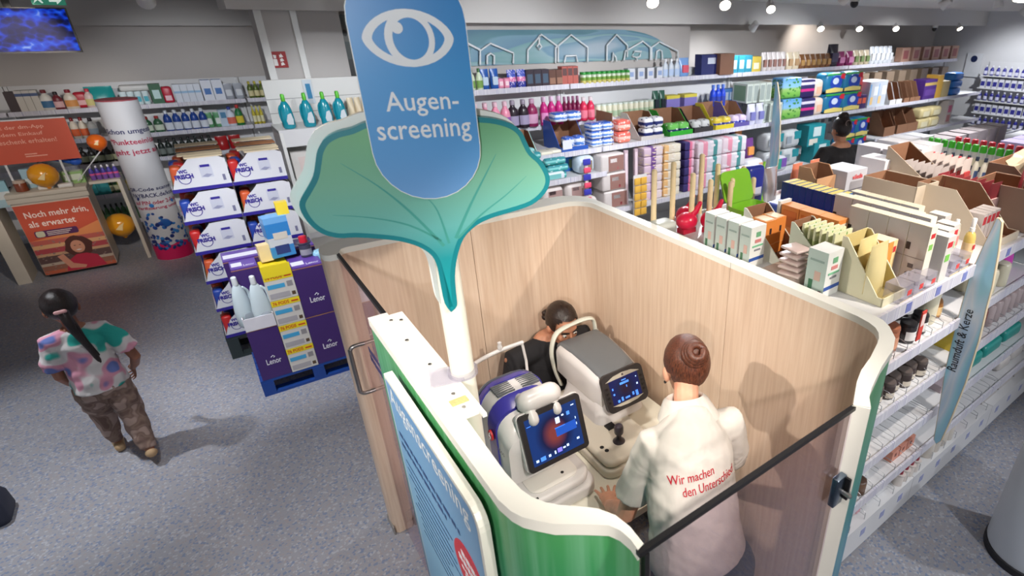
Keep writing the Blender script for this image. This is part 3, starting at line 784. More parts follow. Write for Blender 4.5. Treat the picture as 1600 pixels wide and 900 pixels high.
letter('NW500', DINK, (.716, 1.99, 1.125), (-.0, -1, 0), (0, 0, 1), f, width=.115, height=.022)

g = thing('refractor', 'white and grey eye testing instrument with joystick and small dark monitor', 'instrument', (0, 0, 0))
MB().prism(rpoly(1.19, 1.545, 1.75, 2.52, (.06, .10, .04, .04), 5), .78, .83, 'z').build('base', mat('device_cream', (214, 208, 194), .35, var=.008), g, bev=.012, seg=3)
MB().prism(rpoly(1.205, 1.53, 1.765, 2.36, (.05, .10, .03, .03), 5), .832, .872, 'z').build('control_deck', mat('device_cream', (214, 208, 194), .35), g, bev=.018, seg=3)
for x, y in ((1.255, 1.90), (1.262, 1.865)): MB().lathe([(.011, 0), (.011, .003), (.006, .004)], 12, c=(x, y, .872)).build('push_button', BLACK, g)
MB().box(1.36, 1.41, 1.985, 2.03, .872, .882).build('control_key', BLACK, g)
JOY = mat('joystick_violet_grey', (62, 56, 66), .35, var=.01)
MB().lathe([(.033, 0), (.033, .004), (.02, .018), (.013, .03), (.013, .05), (.022, .054), (.025, .062), (.025, .092), (.021, .104), (.008, .109)], 20, c=(1.355, 1.885, .872)).build('joystick', JOY, g, smooth=40)
loft([[(x, y, .87) for x, y in rpoly(1.33, 1.66, 2.03, 2.46, .06)], [(x, y, .93) for x, y in rpoly(1.36, 1.65, 2.06, 2.46, .06)], [(x, y, 1.0) for x, y in rpoly(1.38, 1.66, 2.09, 2.50, .06)]]).build('neck', DEVW, g, smooth=60)
def hood(y, x0, x1, z0, z1, r=.05): return arch(y, x0, x1, z0, z1, r)
loft([hood(2.085, 1.385, 1.665, .94, 1.10), hood(2.14, 1.37, 1.675, .93, 1.125), hood(2.26, 1.365, 1.685, .95, 1.145), hood(2.40, 1.36, 1.695, .95, 1.155), hood(2.52, 1.36, 1.70, .96, 1.15), hood(2.56, 1.38, 1.68, 1.0, 1.13)]).build('housing', DEVW, g, smooth=60)
loft([[(x, y, z) for x, z in rpoly(x0, x1, zt - .03, zt, (.002, .002, .028, .028), 5)] for y, x0, x1, zt in ((2.08, 1.405, 1.645, 1.122), (2.16, 1.40, 1.652, 1.145), (2.28, 1.395, 1.66, 1.165), (2.42, 1.39, 1.67, 1.17), (2.54, 1.385, 1.68, 1.155), (2.565, 1.39, 1.675, 1.14))]).build('hood', DEVG, g, smooth=60)
mo, sw, sh = monitor('monitor', g, (1.512, 2.035, 1.062), .275, .215, .05, .42, .04, screen_mat('refractor_screen', (44, 26, 52), (12, 26, 92)), .035)
TRIM = mat('monitor_trim', (176, 172, 160), .35, var=.01)
MB().prism([(-.115, .068), (.115, .068), (.06, .088), (0, .093), (-.06, .088)], -.003, 0).build('monitor_trim', TRIM, mo)
MB().prism([(-.105, -.07), (.105, -.07), (.06, -.084), (0, -.088), (-.06, -.084)], -.003, 0).build('monitor_trim', TRIM, mo)
MB().box(-.006, .006, -.004, -.003, .075, .087).build('monitor_mark', DINK, mo)
for s in (-1, 1):
    for k in range(4): MB().box(s * .118 - .008, s * .118 + .008, -.003, 0, .028 - k * .026, .040 - k * .026).build('monitor_key', BLACK, mo)
for (x, z, w, h, m) in ((0, .05, .03, .006, UIB), (0, .034, .06, .012, UIB), (-.06, -.055, .014, .014, UIB), (-.035, -.05, .012, .022, UIB), (0, -.052, .03, .01, UIB), (.04, -.045, .012, .018, UIB), (.065, -.05, .016, .03, UIB), (-.082, .02, .008, .012, UIB), (-.08, -.01, .01, .01, UIB), (.08, .0, .01, .01, UIW), (.082, .04, .006, .006, UIW), (.01, .01, .006, .012, UIB)):
    MB().box(x - w / 2, x + w / 2, -.0024, -.0013, z - h / 2, z + h / 2).build('screen_icon', m, mo)
HR = [(1.40, 2.56, .84), (1.375, 2.57, .93), (1.36, 2.575, 1.02), (1.362, 2.58, 1.10), (1.39, 2.585, 1.175), (1.45, 2.60, 1.20), (1.56, 2.60, 1.215), (1.64, 2.585, 1.22), (1.672, 2.58, 1.19), (1.68, 2.575, 1.10)]
MB().limb(curve(HR, 4), [(.020, .011)] * 37, 10, side=(0, 1, 0)).build('headrest_frame', mat('headrest_white', (206, 208, 196), .4, var=.01), g, smooth=60)
MB().limb([(1.69, 2.575, 1.12), (1.69, 2.56, .82)], [.010, .010], 8).build('headrest_post', DEVW, g)
MB().box(1.46, 1.60, 2.58, 2.66, .985, 1.0).build('chin_rest', DEVW, g, bev=.006)

# ================================================================== people
def skin_mat(name, rgb):
    m, nt, b, N, L = nodes(name, .5)
    tc = N('TexCoord'); n = N('TexNoise'); n.inputs['Scale'].default_value = 14; n.inputs['Detail'].default_value = 3; L(tc.outputs['Object'], n.inputs['Vector'])
    r = ramp(N, [(.3, tuple(int(c * .9) for c in rgb)), (.6, rgb), (.8, (min(255, rgb[0] + 12), int(rgb[1] * .93), int(rgb[2] * .92)))]); L(n.outputs['Fac'], r.inputs[0]); L(r.outputs[0], b.inputs['Base Color'])
    b.inputs['Subsurface Weight'].default_value = .08; b.inputs['Subsurface Radius'].default_value = (.01, .004, .002)
    return m
def hair_mat(name, a, c, sc=(60, 60, 6)):
    m, nt, b, N, L = nodes(name, .38)
    tc = N('TexCoord'); mp = N('Mapping'); mp.inputs['Scale'].default_value = sc; L(tc.outputs['Object'], mp.inputs[0])
    n = N('TexNoise'); n.inputs['Scale'].default_value = 3; n.inputs['Detail'].default_value = 5; n.inputs['Distortion'].default_value = .4; L(mp.outputs[0], n.inputs['Vector'])
    r = ramp(N, [(.3, a), (.7, c)]); L(n.outputs['Fac'], r.inputs[0]); L(r.outputs[0], b.inputs['Base Color'])
    bp = N('Bump'); bp.inputs['Strength'].default_value = .5; bp.inputs['Distance'].default_value = .004; L(n.outputs['Fac'], bp.inputs['Height']); L(bp.outputs[0], b.inputs['Normal'])
    return m
def cloth_mat(name, rgb, rough=.85, extra=None):
    m, nt, b, N, L = nodes(name, rough)
    tc = N('TexCoord'); n = N('TexNoise'); n.inputs['Scale'].default_value = 9; n.inputs['Detail'].default_value = 3; n.inputs['Distortion'].default_value = .8; L(tc.outputs['Object'], n.inputs['Vector'])
    r = ramp(N, [(.3, tuple(int(c * .93) for c in rgb)), (.7, rgb)]); L(n.outputs['Fac'], r.inputs[0]); out = r.outputs[0]
    if extra:
        v = N('TexNoise'); v.inputs['Scale'].default_value = extra[1]; v.inputs['Detail'].default_value = .5; L(tc.outputs['Object'], v.inputs['Vector'])
        rr = ramp(N, extra[0], 'LINEAR'); L(v.outputs['Fac'], rr.inputs[0]); out = rr.outputs[0]
    L(out, b.inputs['Base Color'])
    w = N('TexNoise'); w.inputs['Scale'].default_value = 5.0; w.inputs['Detail'].default_value = 2; w.inputs['Distortion'].default_value = 1.6; L(tc.outputs['Object'], w.inputs['Vector'])
    bp = N('Bump'); bp.inputs['Strength'].default_value = .35; bp.inputs['Distance'].default_value = .03; L(w.outputs['Fac'], bp.inputs['Height']); L(bp.outputs[0], b.inputs['Normal'])
    return m

def frame(c, fwd, up=(0, 0, 1), s=1.0):
    f = Vector(fwd).normalized(); r = f.cross(Vector(up)).normalized(); u = r.cross(f)
    M = Matrix((r * s, f * s, u * s)).transposed().to_4x4(); M.translation = c
    return M
def head_shapes(mb, M):
    mb.ball((0, -.012, .028), (.074, .093, .088), 20, 14, M)
    mb.ball((0, .018, -.018), (.062, .072, .088), 18, 12, M)
    mb.ball((0, .040, -.078), (.044, .046, .036), 14, 10, M)
    mb.ball((0, .064, .028), (.050, .024, .016), 12, 8, M)            # brow
    mb.limb([(0, .085, .012), (0, .098, -.012), (0, .104, -.030)], [.008, .010, .013], 8, M=M)
    for s in (-1, 1):
        mb.ball((s * .018, .088, -.033), (.010, .010, .008), 8, 6, M)
        mb.ball((s * .036, .066, -.026), (.022, .018, .022), 10, 8, M)
        mb.ball((s * .076, -.008, -.012), (.014, .020, .030), 10, 8, M)
    mb.ball((0, .084, -.058), (.024, .012, .009), 10, 8, M)
def face_parts(M, parent, lip=(150, 84, 76), brow=(40, 28, 24)):
    for s in (-1, 1):
        MB().ball((s * .032, .079, .002), (.012, .010, .008), 10, 8, M).build('eye', mat('eye_white', (226, 222, 216), .2, var=0), parent, smooth=60)
        MB().ball((s * .032, .087, .002), (.0055, .003, .0055), 10, 8, M).build('iris', mat('iris_dark', (52, 36, 28), .15, var=0), parent, smooth=60)
        MB().limb([(s * .014, .088, .022), (s * .032, .087, .028), (s * .052, .074, .022)], [.004, .005, .003], 6, M=M).build('eyebrow', mat('brow_%d' % brow[0], brow, .8, var=0), parent)
    MB().limb([(-.022, .090, -.056), (0, .097, -.055), (.022, .090, -.056)], [.003, .005, .003], 8, M=M).limb([(-.018, .090, -.063), (0, .096, -.064), (.018, .090, -.063)], [.003, .005, .003], 8, M=M).build('lips', mat('lips_%d' % lip[0], lip, .4, var=0), parent)
def hand(mb, w, d, n, side, s=1.0, curl=.5):
    """palm, four bent fingers and a thumb; w wrist, d finger direction, n back-of-hand direction, side +1 thumb towards d x n"""
    d = Vector(d).normalized(); n = (Vector(n) - d * Vector(n).dot(d)).normalized(); t = d.cross(n) * side; w = Vector(w)
    mb.limb([w, w + d * .03 * s, w + d * .085 * s], [(.026 * s, .018 * s), (.034 * s, .017 * s), (.041 * s, .014 * s)], 12, side=t)
    for k, (o, L_, fan) in enumerate(((.033, .074, .24), (.0115, .083, .06), (-.0105, .077, -.10), (-.0315, .060, -.30))):
        b = w + d * .085 * s + t * o * s; a = 0; pts = [b - d * .02 * s, b]
        p = b; df = (d + t * fan).normalized()
        for j, fr in enumerate((.45, .32, .23)):
            a += curl * (.45 + .35 * j); dd = df * math.cos(a) - n * math.sin(a)
            p = p + dd * L_ * fr * s; pts.append(p)
        mb.limb(pts, [.0095 * s, .0092 * s, .0085 * s, .0078 * s, .0070 * s], 8)
    b = w + d * .028 * s + t * .028 * s
    q1 = b + (d * .50 + t * .85 - n * .05).normalized() * .04 * s
    q2 = q1 + (d * .85 + t * .35 - n * .3).normalized() * .030 * s
    q3 = q2 + (d * .95 + t * .1 - n * .35).normalized() * .024 * s
    mb.limb([b - t * .012 * s, b, q1, q2, q3], [.013 * s, .013 * s, .0115 * s, .010 * s, .008 * s], 8)
def hair_cap(M, keep, parent, m, grow=1.0, name='hair', n=36, k=24, wob=.0):
    mb = MB(); mb.ball((0, -.016, .030), (.0805 * grow, .1005 * grow, .0965 * grow), n, k)
    fs = [f for f in mb.f if keep(sum((Vector(mb.v[i]) for i in f), Vector()) / len(f))]
    used = sorted({i for f in fs for i in f}); mp = {j: i for i, j in enumerate(used)}
    vs = [Vector(mb.v[j]) for j in used]
    if wob: vs = [v + (v - Vector((0, -.016, .03))).normalized() * wob * noise.noise(v * 60) for v in vs]
    out = MB().add(vs, [tuple(mp[i] for i in f) for f in fs], M)
    # inner side, so that the hair has a thickness
    ctr = Vector((0, -.012, .026)); o2 = len(out.v)
    out.add([ctr + (v - ctr) * .90 for v in vs], [tuple(mp[i] for i in reversed(f)) for f in fs], M)
    cnt = {}
    for f in fs:
        for a, b in zip(f, f[1:] + f[:1]): cnt[(a, b)] = cnt.get((a, b), 0) + 1
    for (a, b) in cnt:
        if (b, a) not in cnt: out.f.append((mp[a], mp[b], mp[b] + o2, mp[a] + o2)); out.mi.append(0)
    return out.build(name, m, parent, smooth=70)
def shoe(mb, heel, d, s=1.0):
    d = Vector((d[0], d[1], 0)).normalized(); p = Vector(heel)
    mb.limb([p + Vector((0, 0, .038 * s)), p + d * .08 * s + Vector((0, 0, .042 * s)), p + d * .17 * s + Vector((0, 0, .032 * s)), p + d * .205 * s + Vector((0, 0, .026 * s))], [(.034 * s, .036 * s), (.038 * s, .040 * s), (.042 * s, .028 * s), (.034 * s, .022 * s)], 12, side=d.cross(Vector((0, 0, 1))))

SK1 = skin_mat('skin_warm', (222, 166, 138)); SK2 = skin_mat('skin_tan', (196, 138, 108)); SK3 = skin_mat('skin_brown', (150, 98, 74))

# --- woman in the white polo shirt, standing at the worktop
F1 = Vector((.33, .944, 0)); R1 = Vector((.944, -.33, 0))
w1 = thing('person', 'woman with brown hair bun in white polo shirt standing at the instruments', 'person', (1.13, 1.02, 0))
w1o = Vector((1.13, 1.02, 0))
def W(*p): return Vector(p) - w1o
body = MB()
HM = frame(W(1.412, 1.462, 1.545), (.38, .90, -.20), s=1.20)
head_shapes(body, HM)
body.limb([W(1.265, 1.27, 1.40), W(1.315, 1.345, 1.46), W(1.365, 1.405, 1.515)], [(.060, .056), (.053, .054), (.052, .056)], 14, side=R1)
TS = [(W(1.165, 1.07, .84), .175, .13), (W(1.165, 1.085, .94), .175, .13), (W(1.175, 1.125, 1.08), .155, .11), (W(1.20, 1.18, 1.24), .155, .11), (W(1.235, 1.235, 1.35), .160, .10), (W(1.265, 1.27, 1.425), .115, .07)]
body.limb([a for a, _, _ in TS], [(b, c) for _, b, c in TS], 18, side=R1)
AL = [W(1.105, 1.315, 1.375), W(1.062, 1.34, 1.22), W(1.035, 1.395, .985), W(1.052, 1.485, .925), W(1.075, 1.575, .850)]
body.limb(AL, [.046, .046, .043, .038, .028], 12)
body.limb([W(1.24, 1.26, 1.38), AL[0]], [.056, .044], 12)
AR = [W(1.44, 1.21, 1.385), W(1.475, 1.215, 1.24), W(1.485, 1.26, 1.08), W(1.475, 1.42, 1.0), W(1.46, 1.56, .93)]
body.limb(AR, [.046, .046, .043, .038, .028], 12)
body.limb([W(1.27, 1.26, 1.38), AR[0]], [.056, .044], 12)
hand(body, W(1.075, 1.575, .848), (.42, .88, -.16), (.06, .15, 1), 1, 1.02, .16)
hand(body, W(1.46, 1.56, .93), (-.3, .9, -.3), (.3, .1, 1), -1, 1.0, .5)
LL = [W(1.07, 1.10, .86), W(1.06, 1.13, .48), W(1.045, 1.06, .10)]; LR = [W(1.265, 1.035, .86), W(1.285, 1.08, .48), W(1.28, 1.0, .10)]
for l in (LL, LR): body.limb(l, [.080, .052, .036], 12, caps=True); body.limb([l[2], l[2] + F1 * .10 - Vector((0, 0, .06))], [.034, .03], 10)
remesh(body, 'body', SK1, .0042, 3, w1)
face_parts(HM, w1)
H1 = hair_mat('hair_auburn', (44, 22, 17), (112, 62, 42), (70, 70, 16))
hair_cap(HM, lambda p: p.y < .052 and p.z > -.035 - .25 * min(p.y, 0.0) * 0 - (.035 if p.y < -.055 else 0) and not (p.y > .02 and p.z < .055) and not (abs(p.x) > .055 and p.z < .0 and p.y > -.05), w1, H1, 1.02, wob=.0015)
bun = MB()
co = []
for k in range(46):
    a = k * .42; rr = .034 - .00035 * k; co.append((.004 + 1.22 * rr * math.cos(a), -.098 - .00085 * k, .088 + 1.22 * rr * math.sin(a)))
bun.limb(co, [.0135] * len(co), 8, M=HM @ Matrix.Translation((0, -.086, .078)) @ Matrix.Rotation(-.62, 4, 'X') @ Matrix.Translation((0, .098, -.088)))
bun.ball((.004, -.080, .080), (.038, .028, .034), 14, 10, HM)
bun.build('hair_bun', H1, w1, smooth=70)
MB().limb([(-.055, -.075, .012), (-.035, -.095, .018)], [.006, .006], 8, M=HM).build('hair_clip', cm((196, 160, 150)), w1)
MB().ball((-.079, .0, -.045), .006, 8, 6, HM).build('earring', BLACK, w1)
POLO = cloth_mat('white_jersey', (208, 204, 198), .8)
sh = MB()
SS = [(W(1.165, 1.078, .945), .208, .166), (W(1.165, 1.088, .985), .205, .16), (W(1.175, 1.12, 1.08), .190, .145), (W(1.20, 1.175, 1.23), .187, .138), (W(1.228, 1.225, 1.345), .184, .132), (W(1.255, 1.258, 1.415), .150, .112), (W(1.282, 1.288, 1.455), .098, .096), (W(1.295, 1.305, 1.475), .080, .082)]
sh.limb([a for a, _, _ in SS], [(b, c) for _, b, c in SS], 24, side=R1, caps=False)
for A, c0 in ((AL, W(1.24, 1.26, 1.385)), (AR, W(1.27, 1.26, 1.385))):
    e = A[1].lerp(A[2], .42)
    sh.limb([c0, A[0], A[1], e], [.080, .076, .074, .080], 16, caps=False)
def wrinkle(p):
    z = p.z
    q = Vector((p.x * 3.2, p.y * 3.2, p.z * 9))
    k = noise.noise(q) * .006 + noise.noise(Vector((p.x * 9, p.y * 9, p.z * 22 + p.x * 12))) * .0035
    low = max(0, min(1, (1.1 - z) / .25)); k *= 1 + 1.6 * low
    c = Vector((W(1.19, 1.18, z).x, W(1.19, 1.18, z).y, z)); dd = (p - c); dd.z = 0
    return p + dd.normalized() * k
shirt = remesh(sh, 'polo_shirt', POLO, .0075, 3, w1, wrinkle)
cl = MB()
rings_ = []
for zz, rr, off in ((1.44, .092, 0), (1.492, .078, .004), (1.506, .076, .006), (1.494, .094, .006), (1.446, .128, 0)):
    c = W(1.283, 1.293, zz) + F1 * (.006 + (zz - 1.445) * .8) + Vector((0, 0, off))
    rings_.append([c + R1 * (rr * math.cos(2 * math.pi * k / 24)) + F1 * (rr * .92 * math.sin(2 * math.pi * k / 24)) - Vector((0, 0, .030 * math.sin(2 * math.pi * k / 24))) for k in range(24)])
loft(rings_).build('collar', POLO, w1, smooth=70)
JEAN = cloth_mat('navy_trousers', (44, 54, 72), .85)
tr = MB()
tr.limb([W(1.165, 1.075, .98), W(1.168, 1.068, .86), W(1.17, 1.07, .80)], [(.186, .142), (.205, .160), (.195, .152)], 20, side=R1, caps=False)
tr.ball(W(1.275, 1.035, .87), (.125, .14, .12), 16, 10)
for l in (LL, LR): tr.limb([l[0] + Vector((0, 0, .03)), l[0].lerp(l[1], .5), l[1], l[2]], [.108, .092, .072, .060], 14, caps=False)
remesh(tr, 'trousers', JEAN, .010, 3, w1)
so = MB()
for l in (LL, LR): shoe(so, Vector((l[2].x, l[2].y, 0)) - F1 * .05, F1, 1.15)
so.build('shoes', cm((60, 58, 62)), w1, smooth=60)
# lettering across her back, laid on the cloth
bvh = BVHTree.FromPolygons([v.co for v in shirt.data.vertices], [p.vertices for p in shirt.data.polygons])
def drape(s, o, xd, yd, into, width, height, m, parent, bold=.0):
    me = text_mesh(s, m, width, height, bold=bold).copy(); into = Vector(into).normalized()
    bm = bmesh.new(); bm.from_mesh(me)
    bmesh.ops.triangulate(bm, faces=bm.faces); bmesh.ops.subdivide_edges(bm, edges=[e for e in bm.edges if e.calc_length() > .012], cuts=1); bm.to_mesh(me); bm.free()
    last = None
    for v in me.vertices:
        p = Vector(o) + Vector(xd) * v.co.x + Vector(yd) * v.co.y
        h = bvh.ray_cast(p - into * .5, into)
        if h[0] is not None: v.co = h[0] - into * .0035
        else: v.co = bvh.find_nearest(p)[0] - into * .0035
    put('lettering', me, parent)
TR = mat('shirt_print_red', (178, 30, 48), .6, var=0)
h0 = bvh.ray_cast(W(0, 0, 2.9), Vector((0.5041, 0.5535, -0.7526)).normalized())[0] or W(1.08, 1.09, 1.2)
into = Vector((.33, .944, -.25))
xd = (R1 + Vector((0, 0, .10))).normalized()
drape('Wir machen', h0, xd, Vector((.06, .17, .98)), into, .180, .034, TR, w1, .004)
h1 = bvh.ray_cast(W(0, 0, 2.9), Vector((0.5278, 0.5313, -0.7575)).normalized())[0] or h0
drape('den Unterschied', h0 + xd * .045 - Vector((.0, 0, .050)), xd, Vector((.06, .17, .98)), into, .236, .034, TR, w1, .004)

# --- man with his face at the instrument, seated at the far end of the booth
m1 = thing('person', 'dark-haired man in black shirt leaning his face to the instrument', 'person', (1.47, 2.75, 0))
mo_ = Vector((1.47, 2.75, 0))
def V(*p): return Vector(p) - mo_
FM = Vector((-.02, -1, 0)); RM_ = Vector((-1, 0, 0))
HM = frame(V(1.515, 2.705, 1.165), (.02, -1, -.40), s=1.16)
body = MB(); head_shapes(body, HM)
body.limb([V(1.475, 2.80, 1.02), V(1.495, 2.775, 1.07), V(1.51, 2.745, 1.12)], [.066, .062, .062], 14)
TS = [(V(1.46, 2.78, .52), .17, .12), (V(1.455, 2.795, .72), .155, .105), (V(1.46, 2.80, .92), .175, .10), (V(1.47, 2.80, 1.03), .12, .075)]
body.limb([a for a, _, _ in TS], [(b, c) for _, b, c in TS], 18, side=RM_)
AA = [V(1.20, 2.78, .985), V(1.155, 2.735, .85), V(1.165, 2.66, .71), V(1.25, 2.52, .70), V(1.34, 2.46, .70)]
AB = [V(1.715, 2.775, .985), V(1.745, 2.73, .85), V(1.74, 2.66, .71), V(1.68, 2.52, .70), V(1.60, 2.47, .70)]
for A in (AA, AB):
    body.limb(A, [.056, .052, .046, .040, .030], 12); body.limb([V(1.46, 2.79, 1.0), A[0]], [.068, .058], 12)
hand(body, AA[-1], (.8, -.4, -.1), (0, .1, 1), -1, 1.0, .7); hand(body, AB[-1], (-.8, -.4, -.1), (0, .1, 1), 1, 1.0, .7)
for sx in (-.105, .105):
    l = [V(1.46 + sx, 2.74, .53), V(1.46 + sx * 1.2, 2.36, .52), V(1.46 + sx * 1.2, 2.42, .10)]
    body.limb(l, [.082, .058, .040], 12); body.limb([l[2], l[2] + Vector((0, -.10, -.06))], [.036, .03], 10)
remesh(body, 'body', SK2, .0055, 3, m1)
face_parts(HM, m1, (140, 80, 70), (24, 18, 16))
H2 = hair_mat('hair_black', (14, 10, 9), (52, 34, 26), (50, 10, 50))
hair_cap(HM, lambda p: (p.z > .072 - .3 * min(0, p.y) * 0 or p.y < .028) and not (p.y > .045 and p.z < .088) and p.z > -.05 and not (abs(p.x) > .06 and p.z < .005 and p.y > -.035), m1, H2, 1.03, wob=.003)
cur = MB()
for k in range(16):
    a = R.uniform(-.9, .9); cur.ball((.055 * math.sin(a) * 1.2, -.108 + R.uniform(-.004, .008), -.015 + R.uniform(-.05, .03)), R.uniform(.012, .02), 8, 6, HM)
cur.build('hair_curls', H2, m1, smooth=70)
BT = cloth_mat('black_cotton', (36, 36, 40), .9)
sh = MB(); sh.limb([a for a, _, _ in TS], [(b + .018, c + .014) for _, b, c in TS], 20, side=RM_, caps=False)
for A in (AA, AB):
    sh.limb([V(1.46, 2.79, 1.0), A[0], A[1], A[1].lerp(A[2], .6)], [.08, .074, .068, .068], 14, caps=False)
remesh(sh, 'shirt', BT, .010, 3, m1)
tr = MB()
for sx in (-.105, .105): tr.limb([V(1.46 + sx * .8, 2.78, .54), V(1.46 + sx * 1.2, 2.36, .52), V(1.46 + sx * 1.2, 2.42, .10)], [.10, .078, .06], 14)
remesh(tr, 'trousers', cloth_mat('dark_trousers', (40, 42, 50), .9), .012, 3, m1)
so = MB()
for sx in (-.105, .105): shoe(so, V(1.46 + sx * 1.2, 2.47, 0), (0, -1), 1.2)
so.build('shoes', cm((40, 38, 40)), m1, smooth=60)
st = thing('stool', 'low round stool under the seated man in the booth', 'stool', (1.46, 2.76, 0))
MB().lathe([(.15, .40), (.155, .42), (.15, .435), (.10, .44)], 24).build('seat', BLACK, st, smooth=40)
MB().lathe([(.03, .02), (.03, .40)], 12).build('column', STEEL, st, smooth=40)
MB().lathe([(.155, 0), (.155, .012), (.04, .03)], 24).build('base', STEEL, st, smooth=40)

# --- girl walking away across the floor
k1 = thing('person', 'girl with dark ponytail in tie-dye shirt walking across the floor', 'person', (-.93, 4.76, 0))
ko = Vector((-.93, 4.76, 0)); FK = Vector((-.17, .985, 0)); RK = Vector((.985, .17, 0))
def K(r, f, z): return RK * r + FK * f + Vector((0, 0, z))
HM = frame(K(-.012, .02, 1.205), FK + Vector((0, 0, -.12)), s=1.0)
body = MB(); head_shapes(body, HM)
body.limb([K(0, 0, 1.04), K(-.004, .008, 1.12), K(-.01, .012, 1.17)], [.045, .040, .042], 12)
TS = [(K(0, -.01, .60), .105, .085), (K(0, -.01, .70), .108, .085), (K(0, 0, .84), .098, .075), (K(0, 0, .96), .108, .078), (K(0, 0, 1.05), .075, .05)]
body.limb([a for a, _, _ in TS], [(b, c) for _, b, c in TS], 16, side=RK)
AA = [K(-.125, 0, 1.01), K(-.165, .02, .86), K(-.165, .05, .74), K(-.14, .14, .64), K(-.12, .19, .585)]
AB = [K(.125, 0, 1.01), K(.185, -.035, .88), K(.215, -.03, .755), K(.20, .07, .66), K(.18, .13, .61)]
for A in (AA, AB):
    body.limb(A, [.038, .035, .031, .027, .021], 10); body.limb([K(0, 0, 1.03), A[0]], [.045, .04], 10)
hand(body, AA[-1], (.1, .5, -.8), (-1, .2, 0), 1, .78, .5); hand(body, AB[-1], (-.1, .5, -.8), (1, .2, 0), -1, .78, .5)
LL = [K(-.065, -.01, .62), K(-.07, .14, .36), K(-.065, .16, .085)]
LR = [K(.065, -.01, .62), K(.075, -.02, .345), K(.075, -.205, .125)]
for l in (LL, LR): body.limb(l, [.070, .045, .030], 10); body.limb([l[2], l[2] + FK * .07 - Vector((0, 0, .05))], [.028, .025], 8)
remesh(body, 'body', SK3, .0045, 3, k1)
face_parts(HM, k1, (140, 76, 70), (26, 18, 16))
H3 = hair_mat('hair_dark', (16, 11, 11), (44, 30, 28), (50, 50, 8))
hair_cap(HM, lambda p: p.y < .05 and p.z > -.06 and not (p.y > .015 and p.z < .05) and not (abs(p.x) > .062 and -.045 < p.z < .01 and p.y > -.03), k1, H3, 1.07, wob=.003)
pt = MB().limb(curve([K(-.01, -.085, 1.215), K(-.008, -.125, 1.16), K(.005, -.115, 1.05), K(.03, -.095, .92), K(.045, -.09, .80)], 5), [.030 - .0009 * k for k in range(21)], 10)
pt.limb(curve([K(-.01, -.085, 1.215), K(.01, -.118, 1.13), K(.025, -.105, 1.0), K(.05, -.085, .87)], 5), [.024 - .0010 * k for k in range(16)], 8)
pt.build('ponytail', H3, k1, smooth=70)
MB().limb([K(-.04, -.108, 1.225), K(.0, -.118, 1.228)], [.012, .012], 8).build('hair_clip', cm((214, 160, 160)), k1)
TIE = cloth_mat('tie_dye_jersey', (198, 190, 194), .9, ([(.36, (34, 150, 140)), (.40, (46, 158, 146)), (.44, (196, 192, 190)), (.56, (202, 196, 196)), (.60, (200, 140, 158)), (.66, (196, 136, 156)), (.71, (96, 112, 172))], 7.5))
sh = MB(); sh.limb([K(0, -.005, .62)] + [a for a, _, _ in TS[1:]], [(.150, .125), (.140, .115), (.125, .10), (.128, .098), (.088, .066)], 18, side=RK, caps=False)
for A in (AA, AB): sh.limb([K(0, 0, 1.025), A[0], A[1], A[1].lerp(A[2], .35)], [.062, .058, .060, .064], 12, caps=False)
remesh(sh, 'shirt', TIE, .0075, 3, k1, lambda p: p + Vector((p.x, p.y, 0)) * .10 * noise.noise(p * 14))
JOG = cloth_mat('brown_joggers', (124, 104, 92), .9, ([(.40, (110, 88, 80)), (.47, (134, 112, 100)), (.56, (118, 96, 88)), (.62, (160, 138, 128))], 16))
tr = MB(); tr.limb([K(0, -.01, .72), K(0, -.01, .60), K(0, -.01, .55)], [(.115, .095), (.128, .112), (.11, .10)], 16, side=RK, caps=False)
for l in (LL, LR): tr.limb([l[0], l[0].lerp(l[1], .5), l[1], l[1].lerp(l[2], .5), l[2]], [.088, .082, .072, .062, .042], 12, caps=False)
remesh(tr, 'joggers', JOG, .008, 3, k1, lambda p: p + Vector((noise.noise(p * 16), noise.noise(p * 16 + Vector((9, 0, 0))), 0)) * .011)
so = MB(); shoe(so, LL[2] + FK * -.04 - Vector((0, 0, .085)), FK, .88)
so.limb([LR[2] - FK * .035 + Vector((0, 0, -.02)), LR[2] + FK * .03 - Vector((0, 0, .055)), LR[2] + FK * .10 - Vector((0, 0, .095))], [(.034, .032), (.036, .030), (.032, .022)], 12, side=RK)
so.build('shoes', cm((176, 146, 110), .7), k1, smooth=60)

# --- woman in black reaching between the shelves, up on a step
b1 = thing('person', 'woman with black hair bun in black top working among the far shelves', 'person', (4.83, 3.02, .5))
FB = Vector((.30, .954, 0)); RB = Vector((.954, -.30, 0))
def Bp(r, f, z): return RB * r + FB * f + Vector((0, 0, z))
HM = frame(Bp(.01, .05, 1.475), FB + Vector((.1, 0, -.22)), s=1.0)
body = MB(); head_shapes(body, HM)
body.limb([Bp(0, .0, 1.30), Bp(.004, .02, 1.36), Bp(.008, .04, 1.42)], [.056, .050, .052], 12)
TS = [(Bp(0, -.04, .82), .155, .12), (Bp(0, -.04, .95), .15, .115), (Bp(0, -.02, 1.10), .145, .105), (Bp(0, -.005, 1.24), .165, .105), (Bp(0, .005, 1.32), .115, .07)]
body.limb([a for a, _, _ in TS], [(b, c) for _, b, c in TS], 16, side=RB)
AA = [Bp(-.195, .0, 1.275), Bp(-.275, -.01, 1.15), Bp(-.32, .02, 1.03), Bp(-.27, .16, .98), Bp(-.20, .25, .99)]
AB = [Bp(.195, .0, 1.275), Bp(.25, .01, 1.14), Bp(.26, .06, 1.01), Bp(.25, .19, 1.03), Bp(.22, .27, 1.06)]
for A in (AA, AB):
    body.limb(A, [.052, .048, .044, .038, .028], 10); body.limb([Bp(0, 0, 1.28), A[0]], [.062, .054], 10)
